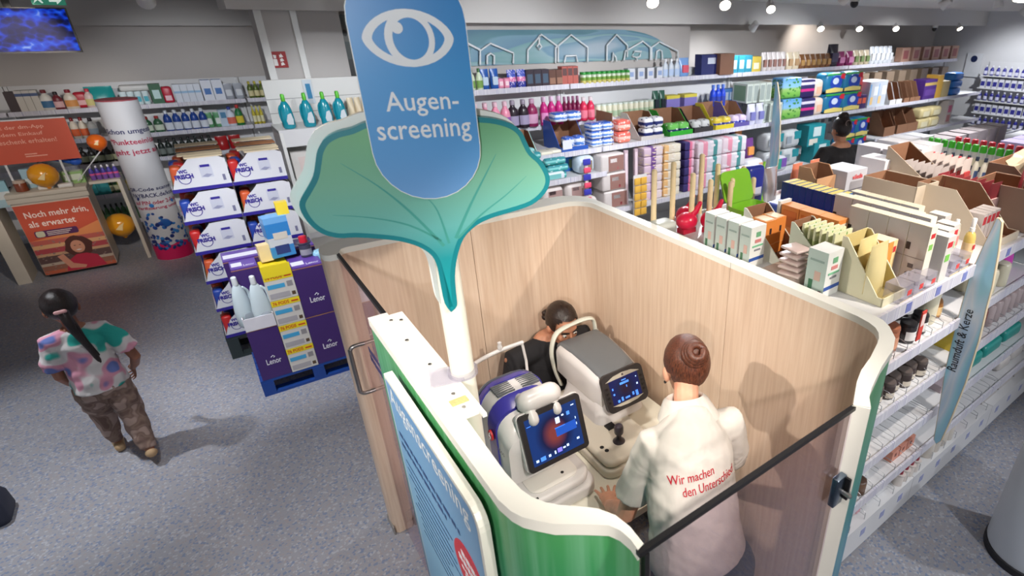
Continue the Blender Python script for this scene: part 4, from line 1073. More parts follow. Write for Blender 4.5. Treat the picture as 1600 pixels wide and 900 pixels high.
hand(body, AA[-1], (.5, .8, 0), (0, 0, 1), 1, .95, .6); hand(body, AB[-1], (-.2, .9, .2), (.4, 0, 1), -1, .95, .6)
LL = [Bp(-.085, -.04, .82), Bp(-.085, .0, .45), Bp(-.085, -.04, .09)]; LR = [Bp(.085, -.04, .82), Bp(.085, .0, .45), Bp(.085, -.04, .09)]
for l in (LL, LR): body.limb(l, [.085, .055, .036], 10); body.limb([l[2], l[2] + FB * .10 - Vector((0, 0, .055))], [.034, .03], 8)
remesh(body, 'body', SK2, .0055, 3, b1)
face_parts(HM, b1, (140, 80, 74), (24, 18, 16))
hair_cap(HM, lambda p: p.y < .052 and p.z > -.065 and not (p.y > .02 and p.z < .055) and not (abs(p.x) > .06 and p.z < .0 and p.y > -.04), b1, H3, 1.05, wob=.002)
MB().ball((0, -.035, .125), (.05, .05, .04), 14, 10, HM).build('hair_bun', H3, b1, smooth=70)
MB().limb([(.032 * math.cos(a), -.118 - .004 * math.sin(a), .055 + .026 * math.sin(a)) for a in [2 * math.pi * k / 16 for k in range(17)]], [.004] * 17, 6, M=HM).build('hair_tie', cm((120, 104, 98)), b1)
sh = MB(); sh.limb([Bp(0, -.04, .78)] + [a for a, _, _ in TS], [(.175, .14)] + [(b + .018, c + .014) for _, b, c in TS], 18, side=RB, caps=False)
for A in (AA, AB): sh.limb([Bp(0, 0, 1.275), A[0], A[1], A[1].lerp(A[2], .45)], [.078, .07, .066, .068], 12, caps=False)
remesh(sh, 'shirt', cloth_mat('black_jersey', (30, 29, 32), .9), .010, 3, b1)
tr = MB(); tr.limb([Bp(0, -.04, .90), Bp(0, -.04, .76)], [(.16, .125), (.165, .135)], 14, side=RB, caps=False)
for l in (LL, LR): tr.limb([l[0], l[1], l[2]], [.10, .07, .058], 12, caps=False)
remesh(tr, 'trousers', BT, .014, 3, b1)
so = MB()
for l in (LL, LR): shoe(so, Vector((l[2].x, l[2].y, 0)) - FB * .05, FB, 1.05)
so.build('shoes', cm((48, 46, 50)), b1, smooth=60)
st = thing('step_stool', 'grey two-step stool under the woman in black', 'step stool', (4.83, 3.02, 0), math.atan2(-.30, .954))
MB().box(-.22, .22, -.16, .16, .46, .50).build('top_step', METAL, st, bev=.006); MB().box(-.22, .22, -.36, -.16, .22, .25).build('lower_step', METAL, st, bev=.006)
for x in (-.20, .20):
    for y in (-.32, .13): MB().box(x - .015, x + .015, y - .015, y + .015, 0, .46 if y > 0 else .22).build('leg', STEEL, st)

# ================================================================== makers of goods
def bottle_maker(name, h, w, d, body, cap, label=None, shape='flat', cat='bottle', cap_h=.16, cap_w=.46, lab=(.15, .55), n=14):
    bm_, cm_ = (body if not isinstance(body, tuple) else cm(body, .3)), (cap if not isinstance(cap, tuple) else cm(cap, .35))
    hb = h * (1 - cap_h)
    if shape == 'round': prof = [(.44, 0), (.5, .02), (.5, .74), (.46, .82), (cap_w * .9, .97), (cap_w * .9, 1)]
    elif shape == 'can': prof = [(.47, 0), (.5, .02), (.5, .93), (.42, 1)]
    elif shape == 'jar': prof = [(.46, 0), (.5, .04), (.5, .94), (.46, 1)]
    elif shape == 'waist': prof = [(.44, 0), (.5, .03), (.49, .22), (.40, .45), (.43, .62), (.36, .8), (cap_w * .8, .93), (cap_w * .8, 1)]
    else: prof = [(.43, 0), (.5, .03), (.5, .60), (.47, .73), (.38, .84), (.25, .91), (cap_w * .46, .95), (cap_w * .46, 1)]
    me = MB().lathe([(r * w, z * hb) for r, z in prof], n, 1, d / w).mesh('bottle_body', bm_, smooth=45)
    cr = cap_w * w * .5 if shape not in ('can', 'jar') else w * (.5 if shape == 'jar' else .46)
    cr = max(cr, .008)
    mc = MB().lathe([(cr, hb), (cr * 1.02, hb + (h - hb) * .2), (cr * .96, h * .985), (cr * .8, h)], max(8, n - 4), 1, 1 if cr < d / 2 else d / w).mesh('cap', cm_, smooth=45)
    ml = None
    if label:
        lm = label if not isinstance(label, tuple) else cm(label, .45)
        z0, z1 = lab[0] * hb, lab[1] * hb; mb = MB(); k = n
        def rad(z):
            f = z / hb
            for (r0, a), (r1, b) in zip(prof, prof[1:]):
                if a <= f <= b: return (r0 + (r1 - r0) * (f - a) / max(b - a, 1e-6)) * w + .0015
            return prof[-1][0] * w
        for a0 in (math.pi * 1.12,):
            vs = []
            for z in (z0, (z0 + z1) / 2, z1):
                for i in range(9):
                    a = a0 + math.pi * .76 * i / 8; vs.append((rad(z) * math.cos(a), rad(z) * math.sin(a) * d / w, z))
            fs = [(j * 9 + i, j * 9 + i + 1, j * 9 + i + 10, j * 9 + i + 9) for j in range(2) for i in range(8)]
            mb.add(vs, fs)
        ml = mb.mesh('label', lm, smooth=60)
    def make():
        t = thing(name, '', cat)
        put('bottle_body', me, t); put('cap', mc, t)
        if ml: put('label', ml, t)
        return t
    return make

def carton_maker(name, w, d, h, m, patches=(), bev=.0, cat='box', text=None):
    """closed box standing on z=0, centred in x, front at y=0; patches = (face, u0, u1, v0, v1, colour)"""
    m = m if not isinstance(m, tuple) else cm(m, .5)
    me = MB().box(-w / 2, w / 2, 0, d, 0, h).mesh(name, m, bev=bev)
    ps = []
    for i, (f, u0, u1, v0, v1, c) in enumerate(patches):
        e = .0012 + .0004 * i
        c = c if not isinstance(c, tuple) else cm(c, .5)
        mb = MB()
        if f == 'f': mb.box(-w / 2 + u0 * w, -w / 2 + u1 * w, -e, 0, v0 * h, v1 * h)
        elif f == 'l': mb.box(-w / 2 - e, -w / 2, d * (1 - u1), d * (1 - u0), v0 * h, v1 * h)
        elif f == 't': mb.box(-w / 2 + u0 * w, -w / 2 + u1 * w, v0 * d, v1 * d, h, h + e)
        ps.append(mb.mesh('printed_label', c))
    def make():
        t = put(name, me); tag(t, '', cat)
        for p in ps: put('printed_label', p, t)
        if text:
            s, col, (u, v), wd, ht, face = text
            if face == 'f': letter(s, col, (-w / 2 + u * w, -.004, v * h), (1, 0, 0), (0, 0, 1), t, width=wd, height=ht, bold=.01)
            else: letter(s, col, (-w / 2 - .004, d * (1 - u), v * h), (0, -1, 0), (0, 0, 1), t, width=wd, height=ht, bold=.01)
        return t
    return make

def pack_maker(name, w, d, h, m, patches=(), cat='pack', soft=.3):
    """soft wrapper: strongly rounded block"""
    m = m if not isinstance(m, tuple) else cm(m, .35)
    me = MB().box(-w / 2, w / 2, 0, d, 0, h).mesh(name, m, bev=min(w, d, h) * soft, seg=3)
    ps = []
    for i, (f, u0, u1, v0, v1, c) in enumerate(patches):
        e = .0015; c = c if not isinstance(c, tuple) else cm(c, .4); mb = MB()
        if f == 'f': mb.box(-w / 2 + u0 * w, -w / 2 + u1 * w, -e, .004, v0 * h, v1 * h)
        elif f == 'l': mb.box(-w / 2 - e, -w / 2 + .004, d * (1 - u1), d * (1 - u0), v0 * h, v1 * h)
        else: mb.box(-w / 2 + u0 * w, -w / 2 + u1 * w, v0 * d, v1 * d, h - .004, h + e)
        ps.append(mb.mesh('printed_label', c))
    def make():
        t = put(name, me); tag(t, '', cat)
        for p in ps: put('printed_label', p, t)
        return t
    return make

def bag_maker(name, w, d, h, m, label=None, cat='bag', pinch=.25):
    """standing pouch: thick at the foot, flat sealed top"""
    m = m if not isinstance(m, tuple) else cm(m, .3)
    rings = []
    for z, kx, ky in ((0, .9, .8), (.08, 1, 1), (.45, 1, .9), (.75, .97, .55), (.92, .95, .16), (1.0, .95, .10)):
        rings.append([(w / 2 * kx * math.cos(a) * (1 if abs(math.cos(a)) < .7 else 1), d / 2 + d / 2 * ky * math.sin(a), z * h) for a in [2 * math.pi * k / 12 for k in range(12)]])
    me = loft(rings).mesh(name, m, smooth=60)
    lm = None
    if label:
        lb = label if not isinstance(label, tuple) else cm(label, .4)
        lm = MB().prism(rpoly(-w * .3, w * .3, h * .22, h * .62, .01, 2), -.004, d * .2).mesh('printed_label', lb)
    def make():
        t = put(name, me); tag(t, '', cat)
        if lm: put('printed_label', lm, t)
        return t
    return make

CARD = mat('brown_cardboard', (140, 100, 74), .85, scale=20, var=.05)
KRAFT = mat('grey_cardboard', (196, 182, 166), .85, scale=14, var=.03)
def tray_maker(name, w, d, h, front, outer, inner=None, cut=.45, cat='carton', text=None, lid=0.0):
    """open display carton: tall back, sides cut down towards a low front lip; front at y=0"""
    outer = outer if not isinstance(outer, tuple) else cm(outer, .6)
    inner = inner or CARD
    t_ = .006
    side = [(0, 0), (d, 0), (d, h), (d * (1 - cut) , h), (d * .12, front), (0, front)]
    ms = [MB().prism(side, x, x + t_, 'x').mesh('side_wall', outer) for x in (-w / 2, w / 2 - t_)]
    mi = [MB().prism([(t_, t_)] + [(d - t_, t_), (d - t_, h - .004), (d * (1 - cut), h - .004), (d * .12, front - .004), (t_, front - .004)], x, x + .0015, 'x').mesh('side_lining', inner) for x in (-w / 2 + t_, w / 2 - t_ - .0015)]
    mb_ = MB().box(-w / 2 + t_, w / 2 - t_, d - t_, d, 0, h).mesh('back_wall', inner)
    mf = MB().box(-w / 2, w / 2, -.001, t_, 0, front).mesh('front_lip', outer)
    mo = MB().box(-w / 2 + t_, w / 2 - t_, t_, d - t_, 0, t_).mesh('tray_floor', inner)
    def make():
        t = thing(name, '', cat)
        for m in ms: put('side_wall', m, t)
        for m in mi: put('side_lining', m, t)
        put('back_wall', mb_, t); put('front_lip', mf, t); put('tray_floor', mo, t)
        if text:
            s, col, wd, face = text
            if face == 'f': letter(s, col, (-w / 2 + (w - wd) / 2, -.003, front * .25), (1, 0, 0), (0, 0, 1), t, width=wd)
            else: letter(s, col, (-w / 2 - .002, d * .85, h * .35), (0, -1, 0), (0, 0, 1), t, width=wd)
        return t
    return make

RAIL = None
def rail_mat():
    """price rail: pale plastic with small printed tickets"""
    m, nt, b, N, L = nodes('price_rail', .3)
    tc = N('TexCoord'); mp = N('Mapping'); mp.inputs['Scale'].default_value = (9, 0, 0); L(tc.outputs['Object'], mp.inputs[0])
    n = N('TexNoise', noise_dimensions='1D'); sp = N('SeparateXYZ'); L(mp.outputs[0], sp.inputs[0]); L(sp.outputs[0], n.inputs['W']); n.inputs['Scale'].default_value = 1.7; n.inputs['Detail'].default_value = 4
    r = ramp(N, [(0, (196, 194, 206)), (.50, (206, 204, 214)), (.56, (226, 226, 230)), (.60, (150, 148, 180)), (.63, (214, 212, 222))]); L(n.outputs['Fac'], r.inputs[0]); L(r.outputs[0], b.inputs['Base Color'])
    return m
RAIL = rail_mat()

def shelving(name, label, x0, x1, yf, yb, levels, top, group=None, depths=None, upright=.03, skirt=True):
    """wall shelving bay: uprights, back panel, shelves with price rails"""
    t = thing(name, label, 'shelving', ((x0 + x1) / 2, yb, 0), 0, group)
    cx = (x0 + x1) / 2; w = x1 - x0
    for s in (-1, 1): MB().box(s * w / 2 - (upright if s > 0 else 0), s * w / 2 + (upright if s < 0 else 0), -.05, -.005, 0, top).build('upright', METAL, t)
    MB().box(-w / 2, w / 2, -.004, 0, 0.0, top).build('back_panel', METAL, t)
    for i, z in enumerate(levels):
        y0 = (depths[i] if depths else yf) - yb
        s = MB().box(-w / 2 + .004, w / 2 - .004, y0 + .012, -.05, z - .03, z).build('shelf', METAL, t)
        MB().box(-w / 2 + .004, w / 2 - .004, y0, y0 + .012, z - .045, z + .012).build('price_rail', RAIL, s)
    return t

# ================================================================== left: shelving on the back wall
LY, LB = 10.6, 11.08
LZ = [.22, .62, 1.05, 1.39, 1.77]
shelving('wall_shelving', 'far left bay of white shelving behind the promotion counter', -3.75, -1.74, LY, LB, LZ, 2.05)
shelving('wall_shelving', 'middle bay of white shelving on the back wall left of the pillar', -1.73, .785, LY, LB, LZ, 2.05)
shelving('wall_shelving', 'narrow white shelving bay beside the pillar at the left', .80, 1.19, LY, LB, LZ, 2.05)
yb_ = LY + .10
pw = lambda n, w, h, c, ps=(): carton_maker(n, w, .12, h, c, ps)
row(carton_maker('carton', .09, .12, .25, banded('bluetop_white', [(0, (206, 200, 190)), (.72, (60, 84, 130)), (.86, (200, 196, 190))])), spread(-1.579, -1.439, 3, yb_, 1.772), 'white carton with blue top on the upper left shelf', 'white cartons upper left')
row(carton_maker('carton', .10, .12, .24, (60, 44, 48)), spread(-1.681, -1.636, 2, yb_, 1.772), 'dark carton at the left end of the upper shelf', 'dark cartons upper left')
row(bottle_maker('cleaner_bottle', .25, .12, .07, (226, 222, 214), (120, 30, 40), (60, 110, 150)), [(-1.345, yb_, 1.772)], 'white bottle with blue label on the upper left shelf', None)
row(bottle_maker('cleaner_bottle', .22, .10, .07, (120, 40, 50), (40, 30, 34), (224, 180, 180)), [(-1.243, yb_, 1.772)], 'red bottle with pale label on the upper left shelf', None)
row(bottle_maker('cleaner_bottle', .24, .13, .07, (228, 216, 200), (150, 36, 48), (220, 150, 80)), [(-1.121, yb_, 1.772)], 'white bottle with orange label on the upper left shelf', None)
row(pack_maker('pack', .14, .12, .20, (186, 36, 56), [('f', .2, .8, .2, .5, (230, 180, 180))]), [(-1.021, yb_, 1.772)], 'red pack on the upper left shelf', None)
row(bottle_maker('cleaner_bottle', .24, .10, .07, (222, 196, 190), (214, 60, 80), (214, 200, 130)), [(-0.933, yb_, 1.772)], 'pale pink bottle beside the turquoise bag', None)
row(bag_maker('bag', .30, .16, .26, (30, 150, 150)), [(-0.817, yb_ - .04, 1.772)], 'turquoise plastic bag of goods on the upper left shelf', None)
row(bag_maker('bag', .10, .08, .17, (206, 224, 228), (60, 170, 190)), spread(-0.594, -0.356, 4, yb_ + .02, 1.772), 'small white and teal refill pouch on the upper shelf', 'white teal pouches')
row(pack_maker('pack', .34, .16, .08, (206, 206, 204)), [(-0.438, yb_ + .05, 1.945)], 'white flat pack lying on the teal pouches', None)
row(carton_maker('carton', .13, .12, .26, (34, 92, 62), [('f', .2, .8, .25, .7, (190, 220, 220))]), [(-0.230, yb_, 1.772)], 'green carton with pale label on the upper shelf', None)
row(pack_maker('pack', .12, .10, .22, (196, 40, 66), [('f', .2, .8, .15, .45, (240, 200, 210))]), [(-0.109, yb_, 1.772)], 'red pack with pink label on the upper shelf', None)
row(carton_maker('carton', .10, .12, .24, banded('white_blue_pack', [(0, (214, 220, 232)), (.5, (150, 190, 224)), (.62, (220, 226, 236))], 2, .4)), spread(0.007, 0.244, 4, yb_, 1.772), 'white and pale blue carton on the upper shelf', 'white blue cartons')
row(carton_maker('carton', .16, .14, .28, (222, 226, 236), [('f', .2, .8, .3, .6, (70, 120, 190)), ('t', .1, .9, .2, .8, (50, 100, 180))]), spread(0.358, 0.490, 2, yb_, 1.772), 'large white carton with blue label on the upper shelf', 'large white cartons')
row(bag_maker('bag', .15, .10, .22, (168, 172, 182), (214, 218, 224)), spread(0.608, 0.736, 2, yb_, 1.772), 'silver refill pouch beside the shelf upright', 'silver pouches')
row(bottle_maker('sauce_bottle', .24, .09, .07, (90, 108, 40), (204, 190, 60), (206, 196, 150)), spread(0.882, 1.032, 3, yb_, 1.772), 'olive green bottle with yellow cap beside the pillar', 'olive bottles')
# second shelf
row(bottle_maker('cleaner_bottle', .27, .11, .07, (226, 214, 196), (140, 34, 36), (214, 96, 50)), spread(-1.286, -1.110, 3, yb_, 1.392), 'white bottle with red cap and orange label on the second shelf', 'red capped bottles')
row(bottle_maker('cleaner_bottle', .25, .10, .07, (206, 210, 214), (60, 50, 60), (160, 180, 200)), [(-1.020, yb_, 1.392)], 'pale grey bottle behind the printed column', None)
row(bottle_maker('cleaner_bottle', .22, .11, .08, (52, 96, 66), (160, 40, 40), (210, 220, 200)), spread(-0.446, -0.326, 2, yb_, 1.392), 'green bottle at the left of the blue bottles', 'green bottles second shelf')
row(bottle_maker('rinse_bottle', .285, .12, .08, (34, 70, 150), (224, 228, 234), (216, 222, 232), lab=(.08, .5)), spread(-0.210, 0.202, 5, yb_, 1.392), 'blue bottle with white neck on the second shelf', 'blue bottles second shelf')
row(bag_maker('bag', .13, .10, .21, (96, 160, 110), (226, 232, 228)), spread(0.271, 0.373, 2, yb_, 1.392), 'green and white pouch on the second shelf', 'green pouches')
row(carton_maker('carton', .11, .12, .24, (190, 206, 222), [('f', .2, .8, .5, .85, (70, 130, 170))]), [(0.453, yb_, 1.392)], 'pale blue carton on the second shelf', None)
row(bottle_maker('cleaner_bottle', .28, .11, .08, (214, 222, 236), (40, 60, 150), (220, 110, 90)), [(0.541, yb_, 1.392)], 'white bottle with blue cap on the second shelf', None)
row(bottle_maker('cleaner_bottle', .30, .10, .08, (40, 120, 66), (190, 40, 40), (220, 200, 60)), [(0.647, yb_, 1.392)], 'green bottle with yellow label and red cap', None)
row(bottle_maker('cleaner_bottle', .27, .09, .07, (200, 186, 60), (214, 206, 120), (230, 226, 190)), spread(0.837, 0.939, 3, yb_, 1.392), 'yellow bottle on the shelf beside the pillar', 'yellow bottles')
# third shelf
row(bottle_maker('dark_bottle', .22, .095, .07, (44, 38, 34), (30, 28, 28), (196, 204, 170)), spread(-1.307, -0.887, 6, yb_, 1.052), 'dark bottle with pale label on the third shelf', 'dark bottles third shelf')
row(bottle_maker('dark_bottle', .24, .10, .07, (34, 44, 40), (30, 34, 34), (120, 128, 124)), spread(-0.467, 0.196, 9, yb_, 1.052), 'dark green bottle above the stacked display trays', 'dark green bottles')
row(bag_maker('bag', .26, .14, .20, (170, 30, 34)), spread(0.339, 0.502, 2, yb_ - .02, 1.052), 'red bag above the stacked display trays', 'red bags')
# lower shelves
row(bottle_maker('green_bottle', .24, .10, .07, (66, 118, 74), (50, 60, 56), (214, 216, 180)), spread(-1.261, -1.018, 4, yb_, .622), 'green bottle on the fourth shelf behind the counter', 'green bottles fourth shelf')
row(bottle_maker('yellow_bottle', .24, .10, .07, (206, 190, 70), (60, 90, 60), (230, 226, 180)), spread(-0.990, -0.879, 3, yb_, .622), 'yellow bottle on the fourth shelf beside the column', 'yellow bottles fourth shelf')
row(carton_maker('carton', .16, .14, .18, (40, 136, 140)), spread(-1.287, -1.154, 2, yb_ - .05, .60 + .022), 'teal carton in front on the fourth shelf', 'teal cartons')
row(bottle_maker('green_bottle', .25, .10, .07, (58, 110, 62), (40, 48, 40), (90, 140, 90)), spread(-1.284, -0.927, 7, yb_, .222), 'dark green bottle on the lowest shelf', 'green bottles lowest shelf')
row(bottle_maker('dark_bottle', .24, .11, .07, (38, 50, 46), (26, 30, 30), (90, 110, 100)), spread(-2.142, -1.978, 4, yb_, .622), 'dark bottle on the shelf at the left edge', 'dark bottles left edge')

# ------------------------------------------------------------------ screen and escape sign hanging at the top left
tv = thing('hanging_screen', 'black hanging screen showing a blue camera picture at top left', 'screen', (-.75, 6.0, 2.65))
MB().box(-.30, .29, -.002, .05, 0, .29).build('frame', BLACK, tv)
def cctv():
    m, nt, b, N, L = nodes('camera_picture', .6)
    b.inputs['Specular IOR Level'].default_value = .0
    tc = N('TexCoord'); v = N('TexVoronoi'); v.inputs['Scale'].default_value = 9; mp = N('Mapping'); mp.inputs['Rotation'].default_value = (0, .6, 0); mp.inputs['Scale'].default_value = (1.6, 1, 1); L(tc.outputs['Generated'], mp.inputs[0]); L(mp.outputs[0], v.inputs['Vector'])
    n = N('TexNoise'); n.inputs['Scale'].default_value = 3; L(tc.outputs['Generated'], n.inputs['Vector'])
    r = ramp(N, [(.52, (3, 6, 26)), (.66, (8, 24, 90)), (.76, (14, 54, 190)), (.88, (30, 90, 220)), (.99, (150, 180, 235))]); 
    mx = N('Math', operation='MULTIPLY_ADD'); L(v.outputs['Distance'], mx.inputs[0]); mx.inputs[1].default_value = .35; L(n.outputs['Fac'], mx.inputs[2]); L(mx.outputs[0], r.inputs[0])
    b.inputs['Base Color'].default_value = (.01, .01, .02, 1); L(r.outputs[0], b.inputs['Emission Color']); b.inputs['Emission Strength'].default_value = .9
    return m
MB().box(-.292, .282, -.004, -.002, .012, .282).build('screen', cctv(), tv)
MB().box(-.02, .02, .02, .04, .29, .50).build('hanger', BLACK, tv)
ex = thing('escape_sign', 'green emergency exit sign above the hanging screen', 'sign', (-.53, 5.9, 2.955))
MB().box(-.08, .09, 0, .03, 0, .12).build('housing', mat('exit_green', (24, 130, 104), .4, emit=.35, var=0), ex)
EXW = mat('exit_white', (226, 240, 232), .4, emit=.5, var=0)
MB().prism([(-.07, .01), (-.045, .03), (-.03, .01), (-.022, .012), (-.035, .045), (-.02, .06), (-.025, .066), (-.045, .055), (-.05, .075), (-.062, .07), (-.055, .04)], -.002, 0).build('running_figure', EXW, ex)
MB().prism([(.01, .02), (.045, .02), (.045, .005), (.075, .032), (.045, .06), (.045, .045), (.01, .045)], -.002, 0).build('arrow', EXW, ex)
MB().box(0, .02, .01, .02, .12, .20).build('hanger', BLACK, ex)

# ------------------------------------------------------------------ promotion counter
ORA = mat('poster_orange', (204, 84, 58), .5, var=.01); LAM = mat('counter_laminate', (206, 196, 180), .5, var=.012)
PCW = mat('poster_lettering', (244, 226, 214), .5, var=0)
pc = thing('promotion_counter', 'pale promotion counter with orange poster of a smiling woman at the left', 'counter', (-1.5, 9.3, 0))
MB().box(-.33, .33, .01, .52, .04, .93).build('cabinet', LAM, pc)
MB().box(-.31, .31, .05, .48, 0, .04).build('plinth', BLACK, pc)
MB().box(-.345, .345, -.01, .56, .93, .985).build('counter_rim', LAM, pc); MB().box(-.345, .345, -.01, .56, .988, 1.04).build('counter_top', LAM, pc, bev=.006)
po = MB().box(-.325, .325, -.002, .012, .045, .90).build('poster', ORA, pc)
POS = lambda c, n: mat('print_' + n, c, .55, var=.02)
MB().box(-.325, .325, -.0035, -.002, .045, .47).build('poster_picture', banded('poster_shelves', [(0, (196, 96, 64)), (.10, (150, 96, 76)), (.24, (190, 170, 150)), (.32, (96, 70, 66)), (.52, (206, 160, 120)), (.60, (180, 70, 76)), (.75, (222, 170, 120)), (.86, (196, 96, 84))], 2, .5, ((150, 120, 110), 14, .25)), po)
MB().flat([(.325, .47), (.325, .62), (.10, .53), (-.325, .47)], -.0034).build('poster_picture', POS((226, 140, 84), 'glow'), po)
pp = MB().flat([(.06 + .125 * math.cos(a) + .012 * math.sin(5 * a), .335 + .135 * math.sin(a) + .010 * math.cos(7 * a)) for a in [2 * math.pi * k / 30 for k in range(30)]], -.0042).build('poster_picture', POS((84, 42, 34), 'curls'), po)
MB().flat([(.05 + .062 * math.cos(a), .335 + .08 * math.sin(a)) for a in [2 * math.pi * k / 22 for k in range(22)]], -.0048).build('poster_picture', POS((216, 150, 120), 'face'), po)
MB().flat([(.01, .24), (.10, .24), (.19, .20), (.24, .05), (-.13, .05), (-.09, .17)], -.0045).build('poster_picture', POS((190, 40, 66), 'blouse'), po)
MB().flat([(-.16, .25), (-.10, .27), (-.05, .14), (.06, .09), (.04, .06), (-.09, .08)], -.0051).build('poster_picture', POS((214, 146, 118), 'arm'), po)
MB().flat([(.02, .295), (.05, .285), (.08, .295), (.05, .303)], -.0052).build('poster_picture', POS((238, 226, 220), 'teeth'), po)
for x in (.028, .075): MB().flat([(x - .012, .352), (x, .346), (x + .012, .352), (x, .357)], -.0052).build('poster_picture', POS((50, 34, 32), 'eyes'), po)
letter('Noch mehr drin,', PCW, (-.265, -.004, .735), (1, 0, 0), (0, 0, 1), po, width=.545, height=.085, bold=.015)
letter('als erwartet', PCW, (-.265, -.004, .635), (1, 0, 0), (0, 0, 1), po, width=.40, height=.075, bold=.015)
MB().flat(rpoly(-.255, .12, .505, .585, .02, 3), -.0045).build('poster_badge', POS((84, 36, 84), 'plum'), po)
MB().flat(rpoly(-.245, -.17, .51, .58, .02, 3), -.0052).build('poster_badge', POS((206, 200, 170), 'badge'), po)
for z in (.56, .54, .52): MB().box(-.15, .03 + (z - .52), -.0052, -.0045, z, z + .007).build('printed_line', PCW, po)
pl = thing('poster_stand', 'orange poster board standing on the promotion counter', 'poster', (-1.5, 9.42, 1.04))
MB().box(-.46, .40, 0, .012, .31, .775).build('board', ORA, pl); MB().box(-.46, .40, -.002, .014, .775, .79).build('frame_edge', METAL, pl)
for x in (-.25, .2): MB().box(x, x + .02, .0, .012, .0, .31).build('leg', METAL, pl)
for s, z, w in (('Jetzt mit der dm-App', .675, .56), ('nach jedem Einkauf', .60, .53), ('ein Geschenk erhalten!', .525, .62)): letter(s, mat('poster_lettering_soft', (236, 170, 148), .5, var=0), (-.36, -.001, z), (1, 0, 0), (0, 0, 1), pl, width=w, height=.05, bold=.008)
for z, w in ((.40, .10), (.375, .18)): MB().box(-.05, -.05 + w, -.0015, 0, z, z + .012).build('printed_line', mat('poster_lettering_soft', (0, 0, 0)), pl)
# things on the counter
def balloon(label, p, r, rgb, str_=None):
    t = thing('balloon', label, 'balloon', p)
    MB().lathe([(r * .08, -r * 1.18), (r * .16, -r * 1.12), (r * .10, -r * 1.08), (r * .5, -r * .86), (r * .86, -r * .5), (r, 0), (r * .9, r * .48), (r * .6, r * .82), (r * .25, r * .98)], 20).build('bladder', mat('balloon_%d' % rgb[1], rgb, .18, coat=.4, var=.01), t, smooth=70)
    MB().prism([(-r * .3, -r * .1), (r * .1, -r * .25), (r * .2, r * .1), (r * .35, r * .4), (-.0 * r, r * .2)], -r * 1.02, -r * .93).build('printed_mark', cm((250, 220, 160)), t)
    if str_: MB().limb([(0, 0, -r * 1.1), str_], [.006, .006], 6).build('stick', METAL, t)
balloon('round yellow balloon lying on the promotion counter', (-1.47, 9.36, 1.205), .135, (236, 160, 34))
balloon('orange balloon on a stick right of the orange poster', (-.92, 9.5, 1.50), .095, (226, 104, 28), (-.30, -.05, -.42))
balloon('yellow balloon near the floor between counter and side panel', (-1.06, 9.9, .36), .155, (236, 164, 40))
t = thing('balloon', 'long twisted blue balloon behind the yellow balloon', 'balloon', (-1.45, 9.53, 1.30))
MB().ball((-.07, 0, .10), (.07, .06, .055), 14, 10).limb([(-.02, 0, .09), (.12, .0, .05), (.22, 0, .01)], [.035, .03, .035], 10).ball((.27, 0, .0), (.06, .05, .05), 14, 10).build('bladder', mat('balloon_blue', (36, 90, 190), .15, coat=.5, var=.01), t, smooth=70)
MB().limb([(0, .02, .08), (0, -.06, -.26)], [.004, .004], 6).build('stick', METAL, t)
row(bottle_maker('honey_jar', .13, .11, .11, (130, 62, 34), (196, 176, 160), None, 'jar', cat='jar', cap_h=.25), [(-1.70, 9.42, 1.041)], 'brown glass jar with pale lid on the counter', None)
row(carton_maker('carton', .17, .08, .22, (170, 206, 222), [('f', .1, .9, .2, .5, (226, 236, 240))]), [(-1.60, 9.55, 1.041)], 'pale blue carton behind the jar on the counter', None)
row(carton_maker('carton', .14, .06, .30, banded('mint_print', [(0, (176, 206, 216)), (.3, (220, 226, 226)), (.6, (150, 196, 210))])), [(-1.88, 9.42, .88)], 'pale mint carton at the left edge by the counter', None)
row(pack_maker('pack', .13, .10, .045, (224, 222, 218)), [(-1.50, 9.36, 1.041), (-1.33, 9.34, 1.041)], 'small white sample pack on the counter front', 'sample packs')
row(carton_maker('carton', .20, .12, .14, (150, 190, 120), [('f', .1, .9, .3, .8, (220, 230, 210)), ('t', .1, .9, .1, .9, (214, 226, 200))]), [(-1.26, 9.52, 1.041)], 'green and white carton at the right end of the counter', None)
row(bottle_maker('small_bottle', .17, .055, .05, banded('violet_print', [(0, (120, 80, 160)), (.4, (220, 90, 140)), (.55, (70, 60, 150))]), (210, 206, 214), None), spread(-1.08, -.86, 5, 9.5, 1.06), 'small violet and pink bottle on the side table', 'violet bottles')
sd = thing('side_table', 'narrow pale side table with end panel right of the counter', 'table', (-1.0, 9.4, 0))
MB().box(-.13, .16, .0, .42, 1.03, 1.06).build('table_top', LAM, sd); MB().box(.125, .16, .0, .42, 0, 1.03).build('end_panel', LAM, sd)
sd = thing('neighbour_counter', 'pale end panel of the next counter at the left edge', 'panel', (-2.05, 9.25, 0))
MB().box(-.02, .10, 0, .42, 0, .86).build('end_panel', LAM, sd); MB().box(-.6, .10, .0, .42, .86, .90).build('table_top', LAM, sd)

